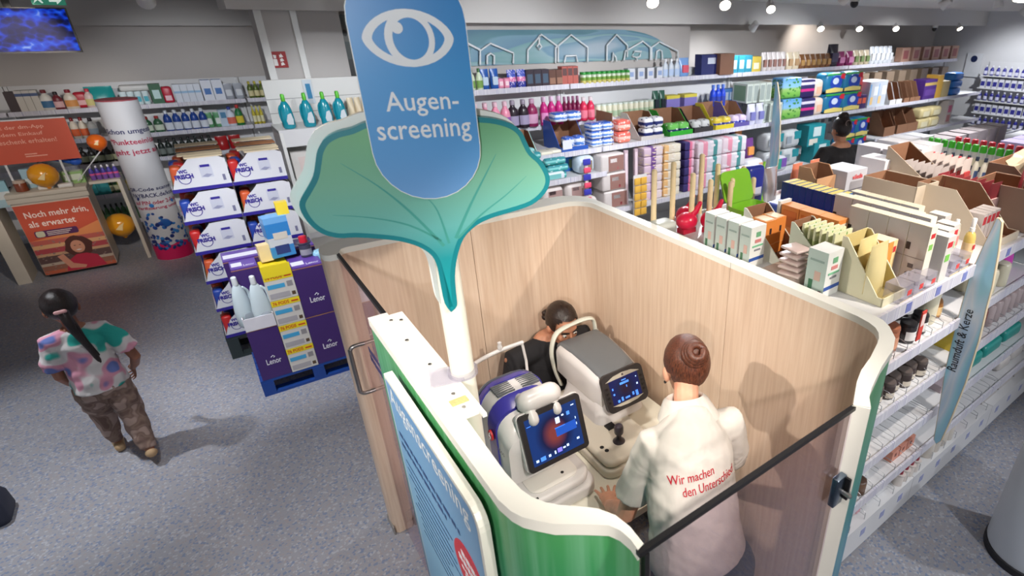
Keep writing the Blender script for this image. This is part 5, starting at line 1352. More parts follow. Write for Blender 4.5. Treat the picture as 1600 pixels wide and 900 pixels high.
# printed advertising column
ac = thing('advertising_column', 'white round advertising column with pink foot and printed pods', 'display', (-.585, 9.32, 0))
MB().lathe([(.196, .0), (.196, 1.99)], 40).build('tube', mat('column_white', (200, 200, 204), .5, var=.01), ac, smooth=40)
MB().lathe([(.150, 1.985), (.197, 1.985), (.197, 2.0), (.15, 2.0)], 40).build('top_rim', cm((150, 60, 70)), ac, smooth=40)
def wave_band(z0, f, m, name, amp):
    mb = MB(); n = 60; vs = []
    for k in range(n): a = 2 * math.pi * k / n; vs += [(.1975 * math.cos(a), .1975 * math.sin(a), .004), (.1975 * math.cos(a), .1975 * math.sin(a), z0 + amp * math.sin(f * a))]
    mb.add(vs, [(2 * k, 2 * ((k + 1) % n), 2 * ((k + 1) % n) + 1, 2 * k + 1) for k in range(n)]); mb.build(name, m, ac, smooth=40)
wave_band(.22, 5, mat('foot_pink', (214, 24, 92), .45, var=.01), 'foot_band', .018)
PODC = [cm((30, 70, 150), .3), cm((50, 120, 190), .3), cm((24, 44, 110), .3)]
for k in range(80):
    a = math.radians(R.uniform(195, 345)); z = .16 + .36 * (R.random() ** 1.3) if k < 70 else R.uniform(.5, .85)
    M = Matrix.Translation((.198 * math.cos(a), .198 * math.sin(a), z)) @ Matrix.Rotation(a + math.pi / 2, 4, 'Z') @ Matrix.Rotation(R.uniform(-1, 1), 4, 'Y')
    MB().ball((0, 0, 0), (R.uniform(.016, .028), .0035, R.uniform(.016, .03)), 9, 5, M).build('printed_pod', PODC[k % 3], ac, smooth=70)
MB().ball((.03, -.196, .50), (.055, .006, .055), 16, 10).build('printed_pod', cm((24, 84, 160), .3), ac, smooth=70)
def bend(s, z, h, ang0, m, w):
    me = text_mesh(s, m, w, h, bold=.02).copy()
    for v in me.vertices:
        a = math.radians(ang0) + v.co.x / .199; v.co = (.199 * math.cos(a), .199 * math.sin(a), z + v.co.y)
    put('lettering', me, ac)
NV = cm((40, 44, 92), .5); MG = cm((170, 36, 72), .5)
for s, z, h, a, m, w in (('Schon umgestiegen?', 1.60, .078, 200, NV, .72), ("\"Punkteeinl\u00f6sung", 1.475, .082, 203, MG, .64), ('geht jetzt auch', 1.355, .082, 203, MG, .60), ('QR-Code scannen und', .915, .052, 200, NV, .66), ('PAYBACK.de/konto', .84, .052, 205, NV, .54), ('auf PIN oder 2-Faktor', .75, .050, 205, MG, .56), ('Verifizierung umstellen', .675, .050, 205, MG, .60)):
    bend(s, z, h, a, m, w)

# ------------------------------------------------------------------ stacked display trays on a pallet
DK = mat('pallet_dark', (40, 50, 52), .7)
def pallet(label, x0, x1, y0, y1, h, m, name='pallet'):
    t = thing(name, label, 'pallet', ((x0 + x1) / 2, y0, 0)); w = x1 - x0; d = y1 - y0
    for k in range(5): MB().box(-w / 2, w / 2, d * k / 5 + .004, d * (k + 1) / 5 - .012, h - .022, h).build('deck_board', m, t)
    for x in (-w / 2, -.045, w / 2 - .09):
        for y in (0, d / 2 - .05, d - .1): MB().box(x, x + .09, y, y + .1, .022, h - .044).build('block', m, t)
        MB().box(x, x + .09, 0, d, h - .044, h - .022).build('stringer', m, t)
    for y in (0, d / 2 - .05, d - .1): MB().box(-w / 2, w / 2, y, y + .1, 0, .022).build('runner_board', m, t)
    return t
pallet('dark pallet under the stack of white display trays', -.25, .60, 5.82, 6.42, .225, DK)
TRW = mat('tray_white', (216, 216, 222), .5, var=.012); TRB = mat('print_ultramarine', (48, 36, 140), .45, var=0); LID = mat('lid_cream', (226, 208, 176), .6, var=.02); INNER = mat('tray_inner', (150, 100, 64), .8)
wT, dT, hT = .405, .58, .27
curve_side = [(0, 0), (wT, 0), (wT, hT - .03), (wT - .05, hT - .005), (.16, hT - .01), (.125, hT - .05), (.07, hT - .10), (.03, .09), (.008, .03)]
m_side = MB().prism(curve_side, 0, .006).mesh('side_wall', TRW); m_back = MB().prism(curve_side, dT - .006, dT).mesh('side_wall', TRW)
m_end = MB().box(wT - .006, wT, .006, dT - .006, 0, hT - .03).mesh('end_wall', TRW); m_flo = MB().box(.008, wT - .006, .006, dT - .006, 0, .006).mesh('tray_floor', INNER)
m_lip = MB().box(0, .006, .006, dT - .006, 0, .03).mesh('end_lip', TRW)
m_str = MB().box(0, wT, -.0015, 0, .0, .030).mesh('stripe', TRB)
m_bad = MB().prism([(.105 + .042 * math.cos(2 * math.pi * k / 24), .105 + .044 * math.sin(2 * math.pi * k / 24)) for k in range(24)], -.0012, 0).mesh('round_emblem', TRB)
m_ba2 = MB().prism([(.105 + .036 * math.cos(2 * math.pi * k / 24), .105 + .038 * math.sin(2 * math.pi * k / 24)) for k in range(24)], -.002, -.0012).mesh('round_emblem', TRW)
m_ban = MB().prism([(.045, .10), (.165, .115), (.163, .15), (.135, .148), (.134, .185), (.072, .178), (.073, .143), (.047, .135)], -.0026, -.002).mesh('emblem_banner', TRW)
m_dia = [MB().box(.215, .30, -.0012, 0, .10, .20).mesh('printed_diagram', cm((196, 198, 212))), MB().box(.225, .29, -.002, -.0012, .185, .205).mesh('printed_diagram', TRB), MB().prism([(.22, .11), (.255, .13), (.295, .12), (.26, .10)], -.002, -.0012).mesh('printed_diagram', cm((150, 152, 180))), MB().box(.355, .375, -.0012, 0, .06, .11).mesh('printed_diagram', cm((120, 120, 150)))]
def tray(label, x, z, lid):
    t = thing('display_tray', label, 'carton', (x, 5.82, z), 0, 'white display trays on the pallet')
    for nm, me in (('side_wall', m_side), ('side_wall', m_back), ('end_wall', m_end), ('tray_floor', m_flo), ('end_lip', m_lip), ('stripe', m_str), ('round_emblem', m_bad), ('round_emblem', m_ba2), ('emblem_banner', m_ban)) + tuple(('printed_diagram', m) for m in m_dia): put(nm, me, t)
    letter('WC', TRB, (.074, -.003, .150), (1, .0, .06), (0, 0, 1), t, width=.060, height=.030, bold=.06)
    letter('FRISCH', TRB, (.044, -.003, .104), (1, 0, .08), (0, 0, 1), t, width=.122, height=.038, bold=.06)
    if lid:
        for k in range(3): MB().box(.10, wT, .10 + k * .16, .24 + k * .16, hT - .005 + .012 * k, hT + .002 + .012 * k).build('lid_flap', LID if k != 1 else INNER, t)
        MB().box(.14, wT - .01, .0, .11, hT - .008, hT).build('lid_flap', LID, t)
    return t
LEV = ['lowest', 'second', 'third', 'fourth', 'fifth', 'topmost']
packs = [pack_maker('freshener_pack', .075, .12, .20, (190, 40, 40), [('l', .2, .8, .3, .7, (40, 60, 160))]), pack_maker('freshener_pack', .075, .12, .19, (40, 70, 160), [('l', .2, .8, .4, .8, (220, 90, 60))]), pack_maker('freshener_pack', .075, .12, .20, (206, 90, 50), [('l', .2, .8, .2, .5, (60, 150, 80))])]
for i in range(6):
    for s in range(2):
        if s == 1 and i < 2: continue
        x, z = -.24 + s * (wT + .006), .226 + i * (hT + .003)
        tray('white open display tray, %s from below in the %s column' % (LEV[i] if i < 5 else 'topmost', 'right' if s else 'left') if i < 5 else 'white display tray with lid flaps on top of the %s column' % ('right' if s else 'left'), x, z, i == 5)
        for j in range(4):
            t = packs[(i + j + s) % 3](); t.location = (x + .05 + .022 * (j % 2), 5.832 + j * .14, z + .007); t.rotation_euler = (0, R.uniform(-.05, .12), 0)
            t['label'] = '%s freshener pack, %s from the front in the %s %s tray' % (('red', 'blue', 'orange')[(i + j + s) % 3], ORD[j], LEV[i], 'right' if s else 'left'); t['group'] = 'freshener packs in the display trays'

# ------------------------------------------------------------------ blue pallet of softener and pods boxes
BLP = mat('pallet_blue', (22, 66, 146), .55, var=.05)
pallet('blue pallet under the violet softener boxes and pods', -.095, .76, 4.97, 5.57, .15, BLP)
VIO = mat('carton_violet', (66, 40, 108), .45, var=.02); VIT = mat('carton_violet_light', (98, 66, 160), .4, var=.02); LW_ = mat('lettering_white', (232, 230, 240), .45, var=0)
CARE = mat('carton_edge', (170, 120, 80), .8)
def softener_box(label, x, y, z, w, d, h, text=True, lidded=False):
    t = thing('softener_box', label, 'box', (x, y, z)); 
    MB().box(0, w, 0, d, 0, h).build('carton', VIO, t)
    MB().box(-.001, w + .001, -.001, .004, h - .006, h).build('carton_edge', CARE, t)
    if text:
        letter('Lenor', LW_, (w * .30, -.002, h * .28), (1, 0, 0), (0, 0, 1), t, width=w * .50, height=.052, bold=.012)
        MB().limb([(w * .5, -.002, h * .28 + .065), (w * .56, -.002, h * .28 + .078), (w * .62, -.002, h * .28 + .065), (w * .58, -.002, h * .28 + .058)], [.003] * 4, 5).build('printed_mark', LW_, t)
    if lidded:
        MB().box(.002, w - .002, .002, d - .002, h, h + .012).build('lid', VIT, t)
        MB().box(.01, w * .45, .05, .14, h + .012, h + .0135).build('lid_label', LW_, t)
        letter('Lenor', LW_, (w * .5, .03, h + .0135), (1, 0, 0), (0, 1, 0), t, width=w * .42, height=.045, bold=.012)
    return t
softener_box('violet softener box at the lower left front of the blue pallet', -.075, 4.975, .152, .213, .29, .468)
softener_box('violet softener box at the lower right front of the blue pallet', .346, 4.975, .152, .225, .29, .458)
softener_box('violet softener box at the upper right front of the blue pallet', .346, 4.975, .612, .225, .29, .44, True, True)
softener_box('violet softener box standing back at the upper left', -.04, 5.12, .624, .18, .20, .47, True, True)
softener_box('violet softener box at the lower right back of the pallet', .573, 4.99, .152, .18, .29, .80, False, True)
softener_box('large violet softener box behind the pods column', -.075, 5.33, .152, .66, .23, .95, False, True)
t = tray_maker('front_tray', .212, .145, .11, .11, (222, 220, 228), None, .6, 'tray')(); t.location = (.032, 4.972, .621); t['label'] = 'white cut-open tray holding white bottles on the left softener box'
WB = mat('bottle_pale', (206, 220, 226), .3, var=.01)
def jug(label, p, rz, h=.40, m=WB, lean=0):
    t = thing('softener_bottle', label, 'bottle', p, rz); t.rotation_euler = (lean, 0, rz)
    bodyp = [(.050, 0), (.064, .02), (.066, .13), (.058, .20), (.046, .27), (.030, .32), (.021, .335)]
    MB().lathe([(r * h / .4, z * h / .4) for r, z in bodyp], 18, 1, .62).build('bottle_body', m, t, smooth=50)
    MB().limb(curve([(.040, 0, .30 * h / .4), (.068, 0, .26 * h / .4), (.074, 0, .19 * h / .4), (.060, 0, .12 * h / .4)], 4), [.012] * 13, 8).build('handle', m, t, smooth=60)
    MB().lathe([(.020, .335 * h / .4), (.021, .34 * h / .4), (.019, .395 * h / .4), (.014, .40 * h / .4)], 14).build('cap', mat('cap_white', (226, 230, 234), .3, var=0), t, smooth=40)
    MB().prism(rpoly(-.03, .03, .04, .12, .01, 2), -.044, -.03).build('label', cm((186, 196, 206)), t)
jug('white softener bottle standing at the front of the cut tray', (.075, 5.025, .63), .3, .43)
jug('white softener bottle behind, at the left of the cut tray', (-.04, 5.085, .63), .5, .43)
WHP = mat('pods_white', (214, 210, 204), .45, var=.01); YEL = mat('pods_yellow', (238, 214, 40), .45, var=.01); ORD_ = mat('pods_red', (206, 70, 24), .45, var=0); SKY = mat('pods_blue', (70, 166, 214), .45, var=0)
for i in range(4):
    z = .152 + i * .226
    t = thing('pods_box', 'yellow and white pods box, %s in the column' % ('lowest', 'second from below', 'third from below', 'topmost with open yellow lid')[i], 'box', (.242, 4.972, z), 0, 'pods boxes on the blue pallet')
    MB().box(-.1, .1, 0, .34, 0, .222).build('carton', WHP, t); MB().box(-.101, .101, -.0015, .0, .172, .222).build('yellow_band', YEL, t)
    letter('76 PODS', ORD_, (-.09, -.002, .182), (1, 0, 0), (0, 0, 1), t, width=.115, height=.030, bold=.03)
    MB().box(.04, .09, -.0025, -.0015, .188, .20).build('printed_line', ORD_, t); MB().box(-.09, .03, -.0015, 0, .10, .136).build('blue_label', SKY, t)
    MB().box(.045, .085, -.0015, 0, .10, .145).build('printed_label', cm((150, 146, 148)), t); MB().box(-.09, .05, -.0015, 0, .015, .06).build('printed_label', cm((176, 172, 176)), t); MB().box(.062, .088, -.0015, 0, .02, .05).build('printed_label', cm((90, 70, 50)), t)
    if i == 3:
        MB().box(-.1, .1, .004, .34, .222, .232).build('lid', YEL, t); MB().box(-.1, .1, -.004, .006, .20, .30).build('lid_flap', YEL, t)
        MB().box(.01, .05, .04, .10, .232, .2335).build('printed_label', cm((240, 230, 150)), t); MB().box(-.07, -.03, .04, .12, .232, .2335).build('printed_label', ORD_, t)
row(carton_maker('carton', .17, .12, .34, banded('azure_print', [(0, (60, 140, 200)), (.28, (200, 206, 214)), (.5, (50, 130, 200)), (.85, (110, 170, 226))]), [('f', .2, .8, .08, .30, (40, 60, 120)), ('f', .25, .85, .45, .62, (206, 200, 190))]), [(.345, 5.20, 1.10, .1)], 'bright blue carton standing on top of the pods', None)
row(carton_maker('carton', .085, .07, .10, (240, 210, 60), [('t', .1, .9, .1, .9, (226, 200, 90))]), [(.42, 5.24, 1.44, .0)], 'small yellow carton on top of the blue carton', None)
row(carton_maker('carton', .09, .08, .14, (236, 212, 160)), [(.22, 5.22, 1.06 + .02, .1)], 'cream carton behind the open pods lid', None)
row(bottle_maker('small_bottle', .18, .09, .07, (60, 60, 80), (196, 30, 54), (150, 150, 160), 'round', cap_h=.3, cap_w=.7), [(.50, 5.2, 1.066)], 'dark bottle with red cap on the right softener box', None)
row(pack_maker('pack', .12, .10, .10, (150, 200, 226)), [(.60, 5.15, 1.0)], 'pale blue pack beside the red capped bottle', None)

# ------------------------------------------------------------------ white shelf by the pillar
wu = thing('pillar_shelf', 'white shelf unit with blue-green bottles in front of the pillar', 'shelving', (1.15, 7.12, 0))
MB().box(-.45, .50, 0, .04, 0, 2.31).build('back_panel', WHITE, wu)
for z in (1.98, 2.12): MB().box(-.45, .50, -.002, 0, z, z + .006).build('panel_joint', cm((150, 150, 150)), wu)
MB().box(-.47, -.44, -.52, 0, 0, 1.86).build('upright', WHITE, wu); MB().box(.47, .50, -.52, 0, 0, 1.86).build('upright', WHITE, wu)
for z in (1.88, 1.35, .8, .3):
    s = MB().box(-.47, .50, -.50, 0, z - .03, z).build('shelf', WHITE, wu); MB().box(-.47, .50, -.515, -.50, z - (.16 if z > 1.8 else .05), z + .006).build('price_rail', METAL, s)
tq = mat('softener_turquoise', (20, 140, 160), .2, var=.02, coat=.3)
def turq():
    t = thing('softener_bottle', '', 'bottle')
    MB().lathe([(.066, 0), (.084, .015), (.086, .10), (.078, .17), (.062, .22), (.036, .255), (.024, .265)], 18, 1, .55).build('bottle_body', tq, t, smooth=50)
    MB().limb(curve([(-.058, 0, .22), (-.082, 0, .19), (-.088, 0, .13), (-.08, 0, .08)], 4), [.011] * 13, 8).build('handle', tq, t, smooth=60)
    MB().lathe([(.026, .262), (.028, .27), (.028, .315), (.020, .33)], 14).build('cap', mat('cap_lime', (96, 196, 60), .35, var=0), t, smooth=40)
    MB().prism([(-.02, .045), (.05, .04), (.06, .09), (.045, .15), (.0, .14), (-.03, .08)], -.048, -.03).build('label', cm((196, 206, 212)), t)
    return t
row(turq, [(x, 6.72, 1.882) for x in (.80, .985, 1.15, 1.29)], 'turquoise softener bottle with lime cap on the white shelf', 'turquoise softener bottles')
row(bag_maker('bag', .085, .10, .25, (206, 190, 160)), spread(1.42, 1.56, 3, 6.72, 1.882, .2), 'beige pouch right of the turquoise bottles', 'beige pouches')
nt_ = thing('shelf_notice', 'small blue and white notice above the turquoise bottles', 'notice', (1.06, 7.11, 2.06))
MB().box(0, .085, -.006, 0, 0, .24).build('card', cm((206, 216, 224)), nt_); MB().box(.02, .066, -.0075, -.006, .05, .20).build('printed_panel', cm((50, 130, 176)), nt_)
row(carton_maker('carton', .20, .2, .30, (206, 202, 198), [('f', .3, .9, .2, .8, (206, 190, 186))]), [(.84, 6.72, 1.352), (1.06, 6.72, 1.352)], 'white carton on the lower shelf by the pillar', 'white cartons by the pillar')
# dark thing at the left edge
t = thing('handbag', 'dark blue bag on the floor at the left edge', 'bag', (-1.62, 4.55, 0))
loft([[(x, y, z) for x, y in rpoly(-.09 * k, .09 * k, -.12 * k, .12 * k, .04 * k, 3)] for z, k in ((0, .9), (.03, 1), (.14, .95), (.19, .75))]).build('bag_body', cm((44, 48, 66), .6), t, smooth=60)
MB().limb(curve([(0, -.07, .18), (0, -.05, .27), (0, .05, .27), (0, .07, .18)], 4), [.008] * 13, 6).build('handle', BLACK, t, smooth=60)

# ================================================================== shelving along the far wall
FY, FB_ = 5.35, 6.28
def bay(label, x0, x1, lv):
    zs = [a for a, _ in lv]; ds = [b for _, b in lv]
    return shelving('wall_shelving', label, x0, x1, FY, FB_, zs, 2.30, None, ds)
UP = [(1.57, 5.35), (1.80, 5.85), (2.20, 6.0)]
bay('white shelving bay with pink bottles under the mural', 1.78, 3.66, [(.25, 5.15), (.85, 5.2), (1.31, 5.25)] + UP)
bay('white shelving bay with tall tissue stacks under the mural', 3.67, 6.66, [(.25, 5.15), (.85, 5.2)] + UP)
bay('white shelving bay with nappy packs right of the mural', 6.67, 9.42, [(.25, 5.15), (.85, 5.2)] + UP)
bay('white shelving bay with brown cartons at the far right', 9.43, 11.3, [(.25, 5.15), (1.04, 5.25)] + UP)
bay('last white shelving bay before the end wall', 11.31, 13.6, [(.25, 5.15), (1.04, 5.25)] + UP)
y1, y2, y3, y4 = 6.04, 5.88, 5.39, 5.24
P = lambda a, b, n: '%s' % a
def crt(w, d, h, c, ps=(), n='carton', **k): return carton_maker(n, w, d, h, c, ps, **k)
# --- top shelf
T = 'on the top shelf under the mural'
row(bottle_maker('spray_bottle', .22, .075, .06, (206, 220, 190), (60, 110, 60), (120, 160, 80)), spread(2.478, 2.564, 2, y1, 2.202), 'white bottle with green label ' + T, 'white green bottles top shelf')
row(bag_maker('refill_pouch', .10, .07, .21, (40, 90, 170), (190, 210, 230)), spread(2.637, 2.749, 2, y1, 2.202), 'blue refill pouch ' + T, 'blue pouches top shelf')
row(pack_maker('pack', .085, .07, .11, (236, 150, 180), [('f', .2, .8, .3, .7, (250, 220, 226))]), spread(2.817, 2.886, 2, y1, 2.202), 'small pink pack ' + T, 'pink packs top shelf')
row(bag_maker('refill_pouch', .11, .07, .19, banded('blue_pink_pouch', [(0, (60, 70, 160)), (.35, (220, 120, 170)), (.6, (70, 90, 190))], 2, .35, ((230, 220, 240), 7, .3))), spread(2.956, 3.074, 2, y1, 2.202), 'blue and pink pouch ' + T, 'blue pink pouches')
row(crt(.11, .1, .18, (52, 40, 52), [('f', .15, .85, .2, .75, (70, 90, 110))]), spread(3.171, 3.369, 3, y1, 2.202), 'dark carton with grey label ' + T, 'dark cartons top shelf')
row(crt(.12, .1, .17, (96, 62, 50), [('f', .1, .9, .1, .5, (150, 110, 90))]), spread(3.462, 3.557, 2, y1, 2.202), 'brown carton ' + T, 'brown cartons top shelf')
row(crt(.07, .1, .20, (176, 90, 80), [('f', .1, .9, .5, .9, (90, 60, 60))]), spread(3.627, 3.778, 3, y1, 2.202), 'red-brown carton ' + T, 'red-brown cartons')
row(bottle_maker('jar', .13, .10, .10, banded('jar_print', [(0, (210, 200, 120)), (.35, (120, 160, 70)), (.7, (200, 210, 190))], 2, .3), (50, 150, 60), None, 'jar', cat='jar', cap_h=.22), spread(3.878, 4.537, 10, y1, 2.202), 'jar with green lid on the top shelf right of centre', 'jars with green lids')
row(crt(.11, .1, .14, (216, 218, 224), [('f', .2, .8, .3, .7, (150, 170, 210))]), spread(4.619, 5.092, 4, y1, 2.202), 'white carton right of the green lidded jars', 'white cartons top shelf')
row(bottle_maker('clear_bottle', .24, .09, .06, (206, 214, 224), (226, 228, 232), (180, 200, 230)), spread(5.182, 5.388, 3, y1, 2.202), 'clear white bottle at the right end of the mural', 'clear bottles top shelf')
row(bag_maker('refill_pouch', .18, .10, .24, (120, 160, 214), (214, 90, 110)), [(5.554, y1, 2.202)], 'pale blue pouch with red print at the right end of the mural', None)
row(crt(.34, .14, .27, (30, 38, 100), [('f', .35, .8, .55, .85, (200, 206, 220))]), [(6.024, y1, 2.202)], 'large dark blue carton right of the mural', None)
row(crt(.28, .14, .28, (126, 86, 64)), [(6.284, y1 - .08, 2.202)], 'brown carton in front of the dark blue carton', None)
row(crt(.20, .12, .24, (34, 120, 142), [('f', .2, .8, .25, .75, (190, 220, 224))]), spread(6.527, 6.836, 3, y1, 2.202), 'teal carton with pale ring on the top shelf', 'teal cartons')
row(crt(.2, .12, .22, (206, 180, 70), [('f', .2, .8, .2, .6, (230, 226, 200))]), [(7.010, y1, 2.202)], 'yellow carton right of the teal cartons', None)
row(bag_maker('food_pouch', .17, .1, .27, (216, 208, 206), (150, 110, 100)), spread(7.218, 7.683, 5, y1, 2.202), 'white pouch on the top shelf above the leafy packs', 'white pouches')
row(bag_maker('food_pouch', .22, .1, .26, (224, 208, 180), (186, 150, 110)), spread(7.845, 8.010, 2, y1, 2.202), 'cream pouch on the top shelf', 'cream pouches')
row(bag_maker('food_pouch', .17, .1, .22, (130, 86, 50), (196, 150, 90)), spread(8.162, 8.890, 6, y1, 2.202), 'brown pouch on the top shelf', 'brown pouches')
row(bag_maker('food_pouch', .3, .14, .36, (36, 30, 46), (70, 64, 90)), [(9.040, y1, 2.202)], 'large dark pouch standing tallest on the top shelf', None)
row(bag_maker('food_pouch', .24, .12, .24, (130, 30, 90), (190, 120, 160)), spread(9.270, 9.546, 2, y1, 2.202), 'purple pouch right of the large dark pouch', 'purple pouches')
row(bag_maker('food_pouch', .24, .12, .25, (190, 176, 150), (110, 130, 80)), spread(9.728, 10.083, 3, y1, 2.202), 'sand coloured pouch on the far top shelf', 'sand pouches')
row(bag_maker('food_pouch', .22, .12, .30, (206, 210, 216), (226, 228, 232)), spread(10.255, 10.883, 5, y1, 2.202), 'shiny silver pouch on the far top shelf', 'silver pouches far')
row(crt(.3, .14, .26, (190, 150, 130), [('f', .2, .8, .2, .8, (160, 90, 90))]), spread(11.506, 13.589, 6, y1 + .05, 2.202), 'pinkish carton at the far end of the top shelf', 'pinkish cartons')
# --- pink bottle shelf
row(bottle_maker('fabric_softener', .30, .145, .10, (236, 150, 176), (240, 200, 214), (150, 90, 170)), spread(2.384, 2.724, 4, y2 - .06, 1.802), 'pink softener bottle on the shelf under the mural', 'pink softener bottles')
row(bottle_maker('fabric_softener', .30, .13, .10, (44, 34, 44), (150, 140, 156), (160, 150, 180)), spread(2.824, 2.950, 2, y2 - .04, 1.802), 'black softener bottle beside the pink ones', 'black softener bottles')
row(bottle_maker('fabric_softener', .30, .13, .10, (140, 34, 84), (190, 150, 176), (210, 160, 190)), [(3.063, y2 - .03, 1.802)], 'plum softener bottle right of the black ones', None)
row(bottle_maker('fabric_softener', .31, .145, .10, (196, 40, 126), (214, 180, 206), (226, 150, 200)), spread(3.203, 3.398, 3, y2 - .05, 1.802), 'magenta softener bottle on the shelf under the mural', 'magenta softener bottles')
row(bottle_maker('fabric_softener', .29, .12, .10, (120, 26, 70), (170, 120, 150), (160, 80, 120)), spread(3.494, 3.672, 4, y2 - .02, 1.802), 'dark red softener bottle on the shelf under the mural', 'dark red softener bottles')
row(bottle_maker('fabric_softener', .27, .13, .10, (206, 40, 80), (226, 210, 214), (226, 120, 140)), spread(3.754, 3.855, 2, y2 - .02, 1.802), 'bright red softener bottle above the blue bags', 'bright red softener bottles')
row(bottle_maker('jar', .17, .11, .10, (214, 212, 190), (206, 216, 206), (170, 190, 160), 'jar', cat='jar', cap_h=.12), spread(3.968, 4.801, 11, y2, 1.802), 'pale green jar on the second shelf', 'pale green jars')
row(bag_maker('refill_pouch', .14, .1, .27, (50, 90, 76), (30, 40, 50)), spread(4.889, 5.000, 2, y2 - .04, 1.802), 'dark green pouch right of the pale jars', 'dark green pouches')
row(carton_maker('carton', .24, .14, .19, banded('violet_yellow', [(0, (130, 120, 190)), (.78, (214, 200, 80))])), spread(5.204, 5.523, 2, y2, 1.802), 'violet carton with yellow top on the second shelf', 'violet yellow cartons')
row(bottle_maker('blue_bottle', .29, .13, .09, (30, 70, 206), (90, 130, 226), (40, 60, 160)), spread(5.909, 6.104, 3, y2 - .04, 1.802), 'bright blue bottle on the second shelf', 'bright blue bottles')
row(carton_maker('carton', .12, .12, .21, (90, 140, 206), [('f', .15, .85, .3, .8, (206, 220, 236))]), spread(6.237, 6.524, 4, y2, 1.802), 'light blue carton right of the bright blue bottles', 'light blue cartons')
row(crt(.26, .2, .26, (150, 130, 110)), spread(6.837, 13.004, 15, y2 + .06, 1.802), 'grey-brown carton at the back of the second shelf', 'grey-brown cartons')
# --- deep shelf with display cartons
def fill(desc, grp, maker, x, n, w, y, z, rows_=1, dz=.0):
    for k in range(rows_):
        row(maker, [(x - w / 2 + w * (i + .5) / n, y, z + k * dz) for i in range(n)], desc + ('' if rows_ == 1 else (', lower', ', upper', ', top')[k]), grp)
x = 2.407; row(tray_maker('display_carton', .22, .3, .20, .05, (226, 206, 170), None, .35), [(x, y3, 1.572), (2.572, y3, 1.572)], 'cream display carton left on the deep shelf', 'cream display cartons')
row(pack_maker('soap_pack', .08, .10, .05, (232, 216, 160)), [(2.407 - .05, y3 + .02, 1.578), (2.407 + .05, y3 + .02, 1.578), (2.572 - .05, y3 + .02, 1.578), (2.572 + .05, y3 + .02, 1.578)], 'cream soap pack in a cream display carton', 'cream soap packs')
row(tray_maker('display_carton', .22, .3, .24, .05, (170, 214, 206), None, .35), [(2.751, y3, 1.572)], 'mint display carton on the deep shelf', None)
row(pack_maker('soap_pack', .08, .10, .08, (150, 206, 206)), [(2.751 - .05, y3 + .02, 1.578), (2.751 + .05, y3 + .02, 1.578)], 'mint soap pack in the mint display carton', 'mint soap packs')
row(pack_maker('flat_pack', .15, .16, .03, (236, 232, 214)), [(2.967, y3, 1.572), (3.119, y3 + .02, 1.572)], 'small cream pack lying left of the blue display carton', 'cream flat packs')
BLC = mat('carton_blue', (40, 86, 176), .45, var=.02)
row(tray_maker('display_carton', .34, .42, .30, .05, BLC, None, .42), [(3.325, y3, 1.572)], 'blue display carton of wipes on the deep shelf', None)
row(carton_maker('carton_label', .12, .004, .1, (222, 224, 230)), [(3.225, y3 - .004, 1.60)], 'white ticket on the blue display carton', None)
WIP = banded('wipes_print', [(0, (230, 232, 240)), (.3, (80, 130, 206)), (.55, (214, 222, 236)), (.8, (60, 100, 190))], 2, .3, ((240, 240, 246), 5, .3))
fill('blue and white wipes pack inside the blue carton', 'wipes packs in the carton', pack_maker('wipes_pack', .13, .14, .14, WIP), 3.359, 2, .28, y3 + .03, 1.58)
fill('blue and white wipes pack on top of the blue carton', 'wipes packs on the carton', pack_maker('wipes_pack', .17, .16, .10, WIP), 3.334, 2, .36, y3 + .12, 1.874)
fill('blue wipes pack piled right of the blue carton', 'wipes packs tall pile', pack_maker('wipes_pack', .15, .18, .085, WIP), 3.727, 2, .32, y3 + .02, 1.572, 3, .09)
row(crt(.006, .34, .36, CARD), [(3.855, y3 + .02, 1.572)], 'brown carton flap between the blue and coral packs', None)
COR = banded('coral_print', [(0, (236, 130, 110)), (.35, (246, 190, 176)), (.6, (232, 104, 92))], 2, .3, ((250, 226, 216), 5, .3))
fill('coral wipes pack beside the brown flap', 'coral wipes packs', pack_maker('wipes_pack', .19, .18, .13, COR), 4.043, 1, .2, y3 + .02, 1.572, 2, .135)
GRY = mat('carton_grey_print', (206, 200, 196), .5, var=.02)
row(tray_maker('display_carton', .36, .42, .29, .05, GRY, None, .30), [(4.448, y3, 1.572)], 'grey printed display carton with orange trim', None)
for k in range(5): R.random()
fill('white and navy wipes pack in the grey display carton', 'navy wipes packs', pack_maker('wipes_pack', .15, .16, .12, banded('navy_ring', [(0, (226, 226, 230)), (.3, (40, 50, 110)), (.6, (230, 230, 236))], 2, .3, ((40, 50, 110), 3, .3))), 4.500, 2, .32, y3 + .03, 1.58, 2, .125)
def opencart(desc, px, rgb, wx, hz, pk, prgb, band, grp):
    row(tray_maker('display_carton', wx, .42, hz, .06, rgb, None, .34), [(px, y3, 1.572)], desc, None)
    fill(prgb + ' wipes pack in the ' + desc.split(' display')[0] + ' display carton', grp, pack_maker('wipes_pack', wx * .44, .16, .14, band), px, 2, wx * .92, y3 + .03, 1.58)
opencart('bright green display carton on the deep shelf', 4.927, (50, 170, 50), .40, .29, 2, 'navy', banded('navy_green', [(0, (40, 44, 110)), (.5, (110, 190, 90))], 2, .3, ((230, 236, 230), 3, .28)), 'packs in the green carton')
opencart('black and white display carton on the deep shelf', 5.326, (60, 56, 58), .34, .28, 2, 'white', banded('bw_print', [(0, (50, 50, 56)), (.4, (206, 206, 206))], 2, .3, ((60, 60, 66), 3, .3)), 'packs in the black carton')
opencart('yellow and blue display carton on the deep shelf', 5.726, (214, 196, 50), .36, .31, 2, 'blue', banded('by_print', [(0, (50, 60, 160)), (.5, (214, 190, 60))], 2, .3, ((230, 230, 240), 3, .28)), 'packs in the yellow carton')
